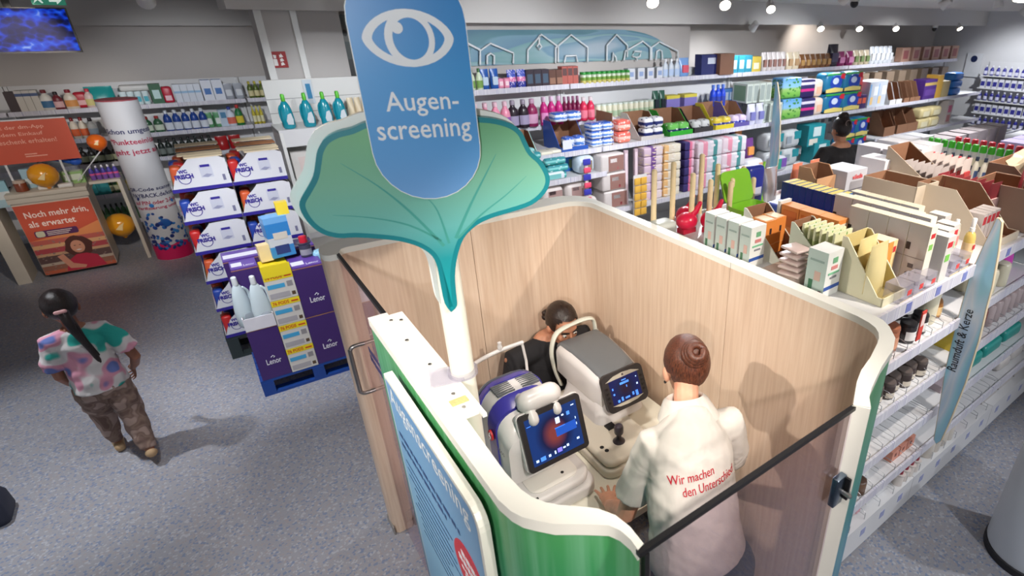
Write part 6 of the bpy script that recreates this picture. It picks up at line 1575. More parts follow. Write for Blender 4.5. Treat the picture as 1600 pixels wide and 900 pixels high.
opencart('violet display carton on the deep shelf', 6.059, (90, 80, 150), .32, .30, 2, 'blue', banded('violet_ring', [(0, (70, 80, 180)), (.5, (210, 190, 220))], 2, .3, ((236, 236, 244), 3, .3)), 'packs in the violet carton')
fill('white and lilac refill pouch left of the shelf fin', 'lilac refill pouches', bag_maker('refill_pouch', .16, .12, .28, (206, 206, 226), (120, 120, 180)), 6.382, 2, .36, y3, 1.572)
# right of the fin: paper goods in two layers
TISS = crt(.13, .28, .26, (196, 204, 196), [('f', .15, .85, .1, .9, (150, 160, 156)), ('l', .1, .9, .1, .9, (120, 150, 120))], 'tissue_carton')
row(TISS, [(6.382 + .135 * k, y3 + .18, 1.84) for k in range(4)], 'tall grey-green tissue carton behind the shelf fin', 'grey-green tissue cartons')
row(TISS, [(6.591 + .14 * k, y3 + .02, 1.572) for k in range(3)], 'tall grey-green tissue carton in front by the shelf fin', 'front tissue cartons')
LEAF = banded('meadow_print', [(0, (90, 150, 60)), (.25, (120, 180, 80)), (.45, (150, 190, 110)), (.6, (130, 180, 220)), (1, (90, 150, 206))], 2, .4, ((60, 130, 50), 6, .35), 'EASE')
row(pack_maker('tissue_pack', .44, .22, .29, LEAF, soft=.12), [(7.029 + .15, y3 + .02, 1.572), (7.029 + .13, y3 + .05, 1.866)], 'large tissue pack printed with a green meadow', 'meadow tissue packs')
DKP = banded('dark_pad_print', [(0, (44, 34, 84)), (.35, (200, 50, 130)), (.5, (50, 44, 96)), (.7, (206, 200, 220)), (.85, (50, 44, 96))], 2, .4)
row(pack_maker('pad_pack', .34, .2, .27, DKP, soft=.12), [(7.58, y3 + .02, 1.572), (7.57, y3 + .06, 1.846)], 'dark violet pad pack with pink print', 'dark violet pad packs')
row(pack_maker('pad_pack', .22, .2, .26, (226, 206, 190), [('f', .2, .8, .2, .6, (226, 180, 150))]), [(7.87, y3 + .02, 1.572), (7.86, y3 + .06, 1.836)], 'cream pad pack left of the nappy packs', 'cream pad packs')
row(crt(.20, .24, .25, (200, 200, 206), [('f', .2, .8, .1, .5, (210, 150, 110))]), [(7.212 - .1, y3 + .26, 1.85), (7.321 - .15, y3 + .28, 1.85)], 'grey carton behind the meadow packs', 'grey cartons behind')
def nappy():
    t = pack_maker('nappy_pack', .50, .24, .30, mat('nappy_teal', (30, 110, 150), .35, var=.02))()
    MB().prism([(.02 + .17 * math.cos(a), .16 + .105 * math.sin(a)) for a in [2 * math.pi * k / 20 for k in range(20)]], -.004, .0).build('printed_oval', cm((40, 70, 170), .35), t)
    MB().prism([(.0 + .085 * math.cos(a), .18 + .05 * math.sin(a)) for a in [2 * math.pi * k / 18 for k in range(18)]], -.0065, -.004).build('printed_oval', cm((206, 216, 236), .35), t)
    MB().prism([(-.25, .27), (.25, .27), (.25, .296), (-.25, .296)], -.003, .0).build('printed_band', cm((60, 160, 70), .35), t)
    MB().prism([(.12, .22), (.245, .2), (.245, .285), (.15, .285)], -.0065, -.003).build('printed_flash', cm((206, 40, 60), .35), t)
    MB().prism([(-.24, .01), (.24, .01), (.24, .06), (.0, .085), (-.24, .06)], -.0045, -.0).build('printed_band', cm((222, 206, 120), .35), t)
    return t
row(nappy, [(8.25, y3 + .02, 1.572), (8.76, y3 + .02, 1.572), (8.25, y3 + .05, 1.876), (8.76, y3 + .05, 1.876)], 'nappy pack with blue oval on the deep shelf', 'nappy packs on the deep shelf')
row(crt(.18, .2, .22, (60, 40, 90), [('f', .1, .9, .4, .8, (206, 90, 60))]), [(8.992, y3 + .02, 1.572), (9.128, y3 + .02, 1.572)], 'dark carton with orange label right of the nappy packs', 'dark orange cartons')
row(crt(.16, .2, .26, (196, 60, 60), [('f', .1, .9, .1, .5, (60, 40, 60))]), [(9.069, y3 + .12, 1.82)], 'red carton stacked right of the nappy packs', None)
row(crt(.30, .3, .42, (190, 196, 206), [('f', .1, .5, .1, .4, (226, 190, 130)), ('f', .5, .95, .45, .8, (226, 228, 232)), ('f', .05, .2, .1, .9, (120, 170, 220))]), [(9.388, y3 + .02, 1.572), (9.697, y3 + .05, 1.572)], 'tall pale blue carton with white panel', 'tall pale blue cartons')
row(tray_maker('shelf_carton', .22, .3, .36, .08, (206, 204, 202), CARD, .5), [(10.040, y3, 1.572), (10.261, y3, 1.572)], 'white open shelf carton at the far right', 'white open shelf cartons')
row(tray_maker('shelf_carton', .24, .3, .34, .08, CARD, CARD, .5), [(10.534, y3, 1.572), (10.745, y3, 1.572), (10.936, y3, 1.572)], 'brown open shelf carton on the deep shelf', 'brown open shelf cartons')
row(crt(.55, .24, .36, (74, 40, 120), [('f', .0, 1, .7, .85, (190, 160, 90)), ('f', .1, .9, .2, .5, (96, 60, 140))]), [(11.380, y3, 1.572)], 'violet carton with gold band at the far right', None)
row(crt(.22, .24, .42, (206, 160, 60)), [(11.715, y3, 1.572)], 'golden carton right of the violet carton', None)
row(crt(.30, .24, .30, (190, 170, 120)), [(12.007, y3, 1.572)], 'straw coloured carton at the end of the deep shelf', None)
fill('bright blue pack at the end of the deep shelf', 'bright blue packs far end', pack_maker('pack', .40, .24, .14, (40, 120, 210)), 12.505, 1, .42, y3, 1.572, 3, .145)
# --- shelf behind the leaf sign and lower deck
TEALP = banded('teal_pads', [(0, (60, 160, 160)), (.4, (130, 206, 206)), (.7, (50, 140, 150))], 2, .35, ((220, 236, 236), 4, .25))
for k in range(4):
    row(pack_maker('wipes_pack', .26, .18, .075, TEALP), [(2.72 + .05 * (k % 2), 5.32, 1.312 + .08 * k), (3.02 + .03 * (k % 2), 5.30, 1.312 + .08 * k)] if k < 3 else [(2.74, 5.34, 1.312 + .24)], 'teal wipes pack, %s layer beside leaf' % ('bottom', 'second', 'third', 'top')[k], 'teal wipes packs')
row(pack_maker('wipes_pack', .26, .18, .085, (214, 224, 232), [('f', .2, .8, .2, .8, (120, 190, 190))]), [(2.98, 5.27, 1.312 - .0)], 'white wipes pack in front of the teal packs', None)
row(pack_maker('wipes_pack', .22, .2, .20, (206, 222, 236), [('f', .3, .8, .2, .75, (140, 120, 100))]), [(3.42, 5.30, 1.312)], 'white pack with photo print beside the post', None)
row(crt(.30, .16, .17, (40, 110, 190), [('f', .2, .8, .2, .8, (130, 150, 110))]), [(3.42, 5.55, 1.312), (3.08, 5.62, 1.312)], 'blue carton with photo print under the deep shelf', 'blue photo cartons')
PHO = pack_maker('roll_pack', .27, .24, .195, (214, 206, 204), [('f', .25, .9, .15, .75, (170, 140, 136)), ('f', .3, .6, .55, .75, (60, 50, 60))])
row(PHO, [(2.925, y4, .852), (3.220, y4, .852), (3.422, y4, .852)], 'white roll pack with brown photo on the lower shelf', 'roll packs lower shelf')
row(PHO, [(2.95, y4 + .03, 1.05), (3.25, y4 + .03, 1.05)], 'white roll pack with brown photo in the second layer', 'roll packs second layer')
BRN = pack_maker('roll_pack', .34, .28, .214, (206, 198, 196), [('f', .3, .95, .08, .9, (146, 108, 100)), ('f', .38, .66, .55, .75, (226, 222, 222)), ('f', .66, .74, .15, .3, (186, 60, 80))], soft=.12)
for k in range(3): row(BRN, [(3.792 - .02 * k, y4 + .02, .852 + .218 * k)], 'large roll pack with brown label, %s of three' % ('lowest', 'middle', 'topmost'[:7])[k], 'brown label roll packs')
row(crt(.05, .03, .66, (196, 170, 180), [('f', .2, .8, .05, .95, (226, 206, 214))], 'divider_strip'), [(3.966, y4 + .05, .852), (4.115, y4 + .05, .852)], 'tall narrow pinkish strip beside the brown label packs', 'pinkish strips')
TP1 = pack_maker('tissue_pack', .30, .22, .106, banded('violet_peach', [(0, (216, 190, 206)), (.35, (120, 80, 150)), (.62, (226, 210, 214))], 0, .35, ((236, 214, 190), 4, .32)), soft=.16)
TP2 = pack_maker('tissue_pack', .28, .22, .106, banded('cream_tissue', [(0, (236, 190, 130)), (.25, (230, 216, 196)), (.6, (236, 226, 206))], 0, .35, ((240, 232, 220), 4, .35)), soft=.16)
TP3 = pack_maker('tissue_pack', .17, .22, .106, banded('pink_navy', [(0, (60, 50, 110)), (.45, (226, 120, 150)), (.7, (232, 190, 206))], 0, .35), soft=.16)
for k in range(6):
    nm = ('lowest', 'second', 'third', 'fourth', 'fifth', 'top')[k] + ' layer'
    row(TP1, [(4.372, y4 + .03, .852 + .109 * k)], 'violet and white tissue pack, %s of the tall stack' % nm, 'violet tissue packs')
    row(TP2, [(4.695 - .02, y4 + .02, .852 + .109 * k)], 'cream tissue pack, %s of the tall stack' % nm, 'cream tissue packs')
    row(TP3, [(5.001 - .03, y4 + .02, .852 + .109 * k)], 'pink and navy tissue pack, %s of the tall stack' % nm, 'pink navy tissue packs')
BIGP = pack_maker('tissue_pack', .46, .24, .205, banded('pink_teal_big', [(0, (226, 206, 214)), (.2, (230, 150, 170)), (.38, (220, 216, 222)), (.62, (80, 150, 150)), (.78, (226, 222, 226))], 0, .3, ((236, 226, 232), 4, .34)), soft=.12)
for k in range(3):
    nm = ('bottom', 'middle', 'top')[k]
    row(BIGP, [(5.322, y4, .852 + .21 * k), (5.322 + .47, y4, .852 + .21 * k)], 'large pink and teal tissue pack in the %s layer' % nm, 'large pink teal packs')
ht = thing('hanging_strip', 'hanging strip of yellow sachets beside the brown label packs', 'sachets', (4.065, 5.15, .74))
me_s = MB().box(-.045, .045, -.02, 0, 0, .085).mesh('sachet', mat('sachet_yellow', (226, 176, 70), .3, var=.06), bev=.012)
for k in range(5):
    for s in (-1, 1): put('sachet', me_s, ht, (s * .048, -.004 * (k % 2), .0 + k * .095))
MB().box(-.1, .1, .0, .004, 0, .50).build('backing_strip', METAL, ht)
ht = thing('hanging_strip', 'hanging strip of red and blue sachets at the post', 'sachets', (3.342, 5.20, 1.02))
m_a = MB().box(-.05, .05, -.02, 0, 0, .07).mesh('sachet', cm((60, 60, 170), .3), bev=.012); m_b = MB().box(-.045, .045, -.03, 0, 0, .06).mesh('sachet', cm((226, 80, 110), .3), bev=.012)
for k in range(6): put('sachet', m_a if k % 2 else m_b, ht, (0, 0, k * .085))
MB().box(-.02, .02, 0, .004, 0, .52).build('backing_strip', METAL, ht)
BAG3 = bag_maker('napkin_bag', .20, .14, .30, (110, 60, 130), (226, 150, 80))
row(BAG3, [(6.067, y4 + .2, 1.06), (6.372, y4 + .2, 1.06), (6.067, y4 + .2, 1.38 - .02), ], 'violet and teal pack above the white nappy pack', 'violet teal packs')
row(pack_maker('pad_pack', .36, .22, .25, (222, 224, 232), [('f', .3, .7, .3, .7, (60, 90, 170)), ('f', .65, .9, .4, .8, (236, 180, 140))]), [(6.28, y4 - .0, .852)], 'white pack with blue emblem on the lower shelf', None)
row(pack_maker('pad_pack', .30, .20, .22, (216, 216, 226), [('f', .2, .5, .2, .9, (60, 160, 140)), ('f', .5, .9, .3, .9, (130, 90, 180))]), [(6.840, 5.23, .852)], 'white pack with green and violet print right of the shelf fin', None)
ROLL = pack_maker('paper_roll_pack', .38, .26, .27, (196, 200, 202), [('f', .55, .95, .5, .95, (40, 140, 150)), ('f', .1, .4, .3, .7, (150, 160, 170))])
for k in range(2): row(ROLL, [(6.840 + .42 * j, y4 + .14, .852 + .275 * (k + 0)) for j in range(2)], 'white paper roll pack with teal corner, %s layer' % ('lower', 'upper')[k], 'paper roll packs')
row(crt(.42, .24, .32, (30, 140, 150), [('f', .3, .75, .45, .9, (206, 222, 222)), ('f', .1, .6, .05, .35, (222, 214, 200))], 'roll_carton'), [(7.720, y4 + .05, 1.13), (7.873, y4 + .02, .852)], 'teal carton of paper rolls behind the woman in black', 'teal roll cartons')
row(nappy, [(8.596, y4 + .02, .852), (8.962, y4 + .02, .852), (8.596, y4 + .02, 1.156), (8.962, y4 + .02, 1.156)], 'nappy pack with blue oval on the lower shelf', 'nappy packs on the lower shelf')
row(pack_maker('cosmetic_pack', .16, .12, .14, (206, 200, 196), [('f', .2, .8, .3, .7, (120, 110, 110))]), [(8.335 - .1 + .2 * k, y4 + .32, 1.36) for k in range(4)], 'small white pack above the lower nappy packs', 'small white packs')
row(tray_maker('shelf_carton', .55, .3, .40, .16, CARD, CARD, .4), [(9.942, 5.29, 1.042), (10.394, 5.29, 1.042), (10.772, 5.29, 1.042)], 'brown open carton on the lower shelf at the far right', 'brown cartons lower right')
row(pack_maker('towel_pack', .55, .26, .19, (206, 190, 140), [('f', .2, .8, .2, .7, (226, 216, 180))]), [(11.217, 5.29, 1.042), (11.630, 5.29, 1.042), (11.217, 5.29, 1.235), (11.630, 5.29, 1.235)], 'cream towel pack beside the brown cartons', 'cream towel packs')
row(crt(.24, .2, .46, (186, 176, 170), [('f', .2, .8, .5, .8, (190, 90, 120)), ('f', .2, .8, .1, .4, (170, 110, 110))]), [(12.173, 5.29, 1.042)], 'tall grey carton with red print at the end of the lower shelf', None)
row(crt(.5, .3, .40, (120, 106, 96)), [(9.854 + .62 * k, 5.24, .252) for k in range(6)], 'brown-grey carton on the bottom shelf at the far right', 'bottom shelf cartons')
row(PHO, [(1.98 + .33 * k, 5.19, .252) for k in range(5)] + [(3.86 + .34 * k, 5.19, .252) for k in range(8)], 'white roll pack with brown photo on the bottom shelf', 'roll packs bottom shelf')
# --- narrow fin sign on the shelf front
FINW = mat('fin_edge', (206, 190, 160), .5, var=.03)
def fin_print():
    m, nt, b, N, L = nodes('fin_print', .35)
    tc = N('TexCoord'); sp = N('SeparateXYZ'); L(tc.outputs['Object'], sp.inputs[0])
    mp = N('Mapping'); mp.inputs['Scale'].default_value = (1, 7, 1.1); mp.inputs['Rotation'].default_value = (.12, 0, 0); L(tc.outputs['Object'], mp.inputs[0])
    n = N('TexNoise'); n.inputs['Scale'].default_value = 1.6; n.inputs['Detail'].default_value = 0; L(mp.outputs[0], n.inputs['Vector'])
    r = ramp(N, [(.35, (146, 198, 222)), (.47, (164, 212, 224)), (.50, (176, 214, 228)), (.56, (196, 216, 230)), (.6, (214, 222, 230)), (.66, (186, 208, 228))]); L(n.outputs['Fac'], r.inputs[0]); L(r.outputs[0], b.inputs['Base Color'])
    return m
FINP = fin_print()
def fin(label, x, poly, text=None):
    t = thing('fin_sign', label, 'sign', (x, 0, 0))
    MB().prism(poly, -.012, .012, 'x').build('board', FINW, t)
    MB().flat(inset(poly, .004 * (1 if sum(poly[i - 1][0] * poly[i][1] - poly[i][0] * poly[i - 1][1] for i in range(len(poly))) < 0 else -1)), -.0128, 'x').build('print', FINP, t)
    return t
fin('narrow blue fin sign on the front of the far shelves', 6.67, [(5.36, 2.13), (5.33, 2.13), (5.27, 1.95), (5.20, 1.6), (5.16, 1.2), (5.17, .85), (5.20, .62), (5.22, .62), (5.30, .9), (5.345, 1.3), (5.36, 1.7)])

# --- end wall display of blue cosmetics
es = thing('end_shelving', 'white display shelves of navy goods on the end wall at far right', 'shelving', (14.38, 4.6, 0))
MB().box(-.02, 0, -.75, 1.02, .3, 2.15).build('back_panel', METAL, es)
for z in (.83, 1.09, 1.36, 1.62, 1.88): MB().box(-.36, -.02, -.75, 1.02, z - .02, z).build('shelf', METAL, es)
for zi, z in enumerate((.83, 1.09, 1.36, 1.62, 1.88)):
    mk = carton_maker('cosmetic_carton', .10, .075, .19, (206, 206, 214), [('f', .1, .9, .2, .7, (44, 44, 130))]) if zi % 2 else bottle_maker('cosmetic_bottle', .20, .08, .06, (40, 40, 130), (206, 206, 216), (200, 200, 220))
    spots = [(14.06, 5.54 - .125 * k, z + .001, -math.pi / 2) for k in range(13)]
    row(mk, spots, 'navy and white %s on the %s shelf of the end wall' % ('carton' if zi % 2 else 'bottle', ('lowest', 'second', 'middle', 'fourth', 'top')[zi]), 'navy goods on the end wall', 'from the left')

# ================================================================== gondola beside the booth
GZ = 1.74
GX = [1.93, 3.04, 4.22, 5.42, 6.62, 7.9]
DIVM = mat('divider_wire', (176, 178, 184), .3, metal=.6, var=0)
m_div = MB().limb([(0, .012, .0), (0, .012, .052), (0, .05, .062), (0, .20, .062), (0, .22, .05), (0, .22, .0)], [.0022] * 6, 5, caps=False).limb([(.0, .012, .03), (.0, .22, .03)], [.0016, .0016], 4, caps=False).mesh('wire_divider', DIVM)
for i in range(5):
    x0, x1 = GX[i], GX[i + 1]; w = x1 - x0 - .006
    g = thing('gondola', ('white gondola bay next to the booth, behind the big fin sign', 'white gondola bay right of the big fin sign', 'third white gondola bay from the booth', 'fourth white gondola bay from the booth', 'farthest white gondola bay in the row')[i], 'shelving', ((x0 + x1) / 2, 1.0, 0))
    MB().box(-w / 2, w / 2, .03, .62, 0, .075).build('plinth', RUBBER, g)
    b = MB().box(-w / 2, w / 2, 0, .62, .075, .28).build('base_deck', METAL, g)
    for k in range(5): MB().box(-w / 2 + .1 + k * (w - .2) / 4.3, -w / 2 + .15 + k * (w - .2) / 4.3, -.0015, 0, .17, .22).build('price_ticket', cm((150, 156, 196)), b)
    MB().box(-w / 2 + .02, w / 2 - .02, .60, .64, .28, GZ - .03).build('centre_panel', METAL, g)
    for k in range(7):
        if i < 2: put('wire_divider', m_div, b, (-w / 2 + .08 + k * w / 7, .0, .28))
    for z in (.505, .795, 1.105, 1.425):
        s = MB().box(-w / 2, w / 2, .012, .60, z - .03, z).build('shelf', METAL, g); MB().box(-w / 2, w / 2, -.002, .012, z - .045, z + .015).build('price_rail', RAIL, s)
        for k in range(9):
            if i == 0 or (i == 1 and z in (.505, 1.105) and k > 3): put('wire_divider', m_div, s, (-w / 2 + .06 + k * w / 9, .0, z))
    s = MB().box(-w / 2, w / 2, .012, 1.55, GZ - .035, GZ).build('top_deck', METAL, g); MB().box(-w / 2, w / 2, -.002, .012, GZ - .045, GZ + .022).build('price_rail', RAIL, s)
    MB().box(-w / 2, w / 2, 1.54, 1.55, GZ - .04, GZ + .02).build('price_rail', RAIL, s)
    MB().box(-w / 2, w / 2, .66, 1.5, .1, GZ - .035).build('far_side', METAL, g)
    for k in range(4):
        MB().box(-w / 2 + .12 + k * .28, -w / 2 + .17 + k * .28, -.0035, -.002, GZ - .035, GZ + .012).build('price_ticket', cm((120, 128, 186)), s)
z0 = GZ + .001
# fin sign
fpoly = [(0.972, 2.025), (0.957, 2.026), (0.941, 2.010), (0.917, 1.863), (0.897, 1.673), (0.893, 1.551), (0.881, 1.356), (0.881, 1.075), (0.898, 0.796), (0.912, 0.637), (0.933, 0.598), (0.955, 0.623), (0.967, 0.752), (1.002, 1.101), (1.014, 1.396), (1.017, 1.692), (0.995, 1.867)]
ft = fin('large blue fin sign for room scent and candles on the gondola front', 3.05, fpoly)
a_, b_ = (0.933, 1.116), (0.934, 1.510)
letter('Raumduft & Kerze', cm((30, 34, 44), .5), (-.0145, a_[0] + .012, a_[1]), (0, b_[0] - a_[0], b_[1] - a_[1]), (0, -(a_[1] - b_[1]), a_[0] - b_[0]) if False else (0, (b_[1] - a_[1]), -(b_[0] - a_[0])), ft, width=math.hypot(b_[0] - a_[0], b_[1] - a_[1]), height=.050, bold=.006)
MB().box(-.010, .010, .97, 1.0, 1.42, 1.5).build('clip', STEEL, ft)
# --- upright cartons behind the booth wall
WG = mat('carton_mint', (214, 224, 218), .5, var=.01)
FRO = carton_maker('tall_carton', .115, .072, .222, (226, 228, 226), [('l', .0, 1, .0, 1, (190, 206, 202)), ('f', .0, 1, .16, .24, (40, 80, 160)), ('f', .35, .65, .74, .86, (110, 170, 130)), ('f', .3, .7, .60, .68, (206, 130, 130)), ('f', .15, .85, .5, .54, (120, 190, 150)), ('f', .3, .7, .40, .44, (130, 130, 140)), ('l', .2, .4, .12, .34, (70, 120, 90)), ('l', .45, .75, .35, .55, (214, 180, 170)), ('l', .15, .85, .76, .80, (150, 170, 166))])
row(FRO, [(2.137, 1.725 + .087 * k, z0) for k in range(4)], 'tall white and mint carton behind the booth wall', 'tall white and mint cartons', 'from the front', .02)
FRO2 = carton_maker('tall_carton', .122, .105, .225, (226, 228, 226), [('l', .0, 1, .0, 1, (190, 206, 202)), ('f', .0, 1, .16, .24, (40, 80, 160)), ('f', .35, .65, .74, .86, (110, 170, 130)), ('f', .3, .7, .60, .68, (206, 130, 130)), ('f', .15, .85, .5, .54, (120, 190, 150)), ('f', .3, .7, .40, .44, (130, 130, 140)), ('l', .2, .4, .12, .34, (70, 120, 90)), ('l', .45, .75, .35, .55, (214, 180, 170)), ('l', .15, .85, .76, .80, (150, 170, 166)), ('l', .75, .9, .06, .14, (110, 60, 70))])
row(FRO2, [(2.152, 1.28, z0)], 'tall white and mint carton at the corner of the booth', None)
row(pack_maker('mailer_pack', .20, .22, .012, (206, 186, 182), soft=.45), [(2.12 + .006 * k, 1.42 + .006 * k, z0 + .055 + .027 * k, .25 - .09 * k) for k in range(5)], 'grey-pink flat pouch lying in a pile behind the booth wall', 'flat pouch pile', 'from below')
row(pack_maker('mailer_pack', .18, .20, .055, (176, 160, 150)), [(2.12, 1.42, z0)], 'thick grey pouch at the bottom of the flat pile', None)
# trays with refills
PALE = mat('tray_pale_green', (214, 216, 204), .55, var=.012)
row(tray_maker('refill_tray', .18, .30, .25, .04, PALE, None, .06, text=None), [(2.32, 1.62, z0)], 'pale slanted tray holding orange cartons', None)
OGC = carton_maker('refill_carton', .085, .10, .20, (226, 140, 66), [('f', .42, .60, .62, .78, (60, 40, 40)), ('f', .0, 1, .3, .32, (240, 180, 120)), ('t', .1, .9, .1, .9, (236, 214, 180))])
row(OGC, [(2.275, 1.76, z0 + .012), (2.362, 1.765, z0 + .012)], 'orange refill carton in the pale slanted tray', 'orange cartons in the tray')
row(tray_maker('refill_tray', .17, .31, .25, .04, mat('tray_pale_check', (206, 214, 196), .55, var=.012), None, .06), [(2.345, 1.32 - .01, z0)], 'pale green tray holding a row of green sachets', None)
SACH = carton_maker('sachet', .14, .012, .24, banded('sachet_green', [(0, (60, 120, 40)), (.18, (130, 170, 80)), (.4, (190, 206, 140)), (.7, (224, 226, 190))], 2, .4, ((110, 160, 70), 6, .25)))
row(SACH, [(2.345, 1.375 + .036 * k, z0 + .01) for k in range(6)], 'green and cream sachet standing in the pale green tray', 'green sachets', 'from the front', .05)
ORL = carton_maker('refill_carton', .09, .12, .235, (222, 136, 66), [('t', .0, 1, .0, 1, (232, 156, 90)), ('f', .1, .9, .1, .9, (236, 222, 200)), ('l', .1, .9, .5, .9, (206, 110, 44))])
row(ORL, [(2.535, 1.50 + .124 * k, z0) for k in range(3)], 'orange carton in the long row behind the sachets', 'long row of orange cartons', 'from the front')
row(carton_maker('code_card', .10, .02, .13, (222, 222, 218), [('f', .15, .4, .55, .8, (50, 50, 60)), ('f', .6, .85, .55, .8, (50, 50, 60)), ('f', .15, .4, .15, .4, (50, 50, 60))]), [(2.535, 1.875, z0 + .12)], 'white card with dark symbols above the orange cartons', None)
row(tray_maker('refill_tray', .20, .25, .27, .04, mat('tray_cream', (226, 220, 190), .55, var=.015), mat('tray_cream_inner', (206, 190, 130), .6), .1), [(2.33, 1.06, z0)], 'cream open tray with slanted sides at the gondola front', None)
row(bag_maker('paper_pouch', .16, .07, .25, (222, 206, 150)), [(2.31, 1.13, z0 + .01), (2.35, 1.21, z0 + .01)], 'cream paper pouch standing in the cream tray', 'cream paper pouches')
row(carton_maker('refill_carton', .085, .10, .215, (226, 150, 70), [('f', .55, 1, .0, 1, (232, 206, 150)), ('l', .45, .62, .48, .68, (60, 40, 30)), ('t', 0, 1, 0, 1, (236, 224, 200)), ('f', .6, .9, .72, .86, (200, 50, 50))]), [(2.50, 1.20, z0)], 'single orange and cream carton at the front of the gondola', None)
# long rows of grey cartons with red emblem on the end
GC = mat('carton_grey_violet', (200, 197, 200), .5, var=.015); CRM = (232, 222, 196)
GBOX = carton_maker('scent_carton', .062, .104, .30, GC, [('f', 0, 1, 0, 1, (230, 224, 206)), ('f', .2, .85, .80, .88, (196, 44, 50)), ('f', .2, .8, .60, .70, (130, 190, 90)), ('t', .0, 1, .0, 1, CRM), ('l', .03, .22, .56, .68, (40, 34, 36)), ('l', .30, .55, .26, .33, (90, 84, 88)), ('l', .25, .36, .12, .17, (50, 46, 50)), ('l', .45, .56, .12, .17, (50, 46, 50)), ('l', 0, 1, .44, .445, (160, 150, 146))])
names = ('first', 'second', 'third', 'fourth', 'fifth')
GLOW_ = carton_maker('scent_carton', .066, .104, .235, GC, [('f', 0, 1, 0, 1, (230, 224, 206)), ('f', .2, .85, .76, .88, (196, 44, 50)), ('f', .2, .8, .50, .62, (90, 90, 160)), ('t', .0, 1, .0, 1, CRM), ('l', .03, .22, .56, .70, (40, 34, 36)), ('l', 0, 1, .44, .445, (160, 150, 146))])
for c, (x, n, yst) in enumerate(((2.615, 4, 1.075), (2.735, 5, 1.14), (2.855, 4, 1.20), (2.965, 4, 1.30), (3.075, 4, 1.36))):
    row(GBOX if c < 2 else GLOW_, [(x, yst + .108 * k, z0) for k in range(n)], 'grey scent carton in the %s long row from the booth' % names[c], 'grey scent cartons', 'from the front', .015)
SB = carton_maker('scent_carton', .07, .09, .235, (206, 202, 198), [('f', .15, .85, .76, .88, (196, 44, 50)), ('f', .2, .8, .45, .6, (120, 190, 80)), ('t', 0, 1, 0, 1, (236, 232, 220)), ('l', .1, .3, .5, .66, (40, 34, 36))])
row(SB, [(2.735, 1.035, z0), (2.83, 1.08, z0), (2.93, 1.10, z0), (3.05, 1.20, z0)], 'short white scent carton at the front edge', 'short scent cartons')
LOWB = carton_maker('low_carton', .10, .085, .085, ACRYL, [('f', .55, .9, .35, .65, (206, 60, 56)), ('f', .0, 1, .0, .12, (226, 214, 180))])
row(LOWB, [(2.37, 1.025, z0), (2.48, 1.025, z0), (2.585, 1.0 + .02, z0), (2.86, 1.03, z0), (2.97, 1.03, z0)], 'low clear box with red label on the front rail', 'low clear boxes')
t = thing('scent_bottle', 'amber scent bottle with white sprayer at the front rail', 'bottle', (3.14, 1.10, z0))
MB().lathe([(.026, 0), (.029, .006), (.029, .12), (.022, .145), (.012, .155)], 16).build('bottle_body', mat('amber_glass', (206, 176, 96), .12, var=.02, coat=.4), t, smooth=45)
MB().lathe([(.014, .155), (.014, .175), (.011, .178), (.012, .225), (.008, .23)], 12).build('sprayer', WHITE, t, smooth=40)
MB().lathe([(.0297, .03), (.0297, .095)], 16).build('label', cm((226, 196, 150)), t, smooth=40); MB().prism([(-.012, .06), (.012, .06), (.012, .085), (-.012, .085)], -.032, -.029).build('printed_mark', cm((196, 50, 50)), t)
row(bottle_maker('scent_bottle', .17, .05, .05, (196, 190, 170), (220, 220, 220), (214, 130, 120), 'round'), [(3.14, 1.24, z0), (3.24, 1.22, z0)], 'small pale scent bottle near the amber bottle', 'small pale bottles')
# blue sponge boxes and household packs
row(carton_maker('sponge_box', .13, .042, .26, (36, 52, 130), [('t', 0, 1, 0, .8, (226, 206, 90)), ('f', .0, 1, .0, 1, (40, 110, 180)), ('l', 0, 1, 0, 1, (40, 54, 130))]), [(2.875, 1.715 + .046 * k, z0 - .0) for k in range(9)], 'navy sponge box with yellow top in the row', 'navy sponge boxes', 'from the front', .01)
row(pack_maker('cloth_pack', .13, .40, .16, (70, 84, 190), soft=.15), [(2.70, 2.02 + .0, z0)] if False else [(2.72, 1.72, z0)], 'blue cloth pack in front of the sponge boxes', None)
row(pack_maker('cloth_pack', .16, .10, .29, (34, 50, 150), [('f', .2, .8, .3, .5, (214, 220, 240))]), [(2.90, 2.40, z0)], 'dark blue pack behind the sponge boxes', None)
VRED = mat('emblem_red', (206, 44, 50), .45, var=0)
t = carton_maker('cloth_carton', .24, .20, .27, mat('carton_silver', (186, 190, 200), .45, var=.01), [('f', .08, .9, .50, .53, (120, 124, 136)), ('f', .3, .75, .36, .44, (90, 96, 112))])(); t.location = (3.43, 1.99, z0); t['label'] = 'silver grey cloth carton with red lettering on the gondola'
letter('vileda', VRED, (-.055, -.004, .21), (1, 0, 0), (0, 0, 1), t, width=.12, height=.034, bold=.02)
t = tray_maker('cloth_carton', .21, .15, .30, .24, mat('carton_tan', (206, 160, 120), .7, var=.03), CARD, .6)(); t.location = (3.20, 2.07, z0); t['label'] = 'brown open cloth carton with red lettering beside the silver one'
letter('vileda', VRED, (-.06, -.004, .13), (1, 0, 0), (0, 0, 1), t, width=.14, height=.045, bold=.02)
row(bag_maker('foil_pack', .15, .08, .25, mat('foil_silver', (196, 198, 204), .2, metal=.7, var=.1)), [(3.08, 2.40, z0)], 'crumpled silver foil pack before the woman in black', None)
row(bag_maker('cloth_pack', .12, .08, .26, (206, 120, 90)), [(3.30, 2.34, z0), (3.50, 2.34, z0)], 'orange-pink pack behind the brown cloth carton', 'orange-pink packs')
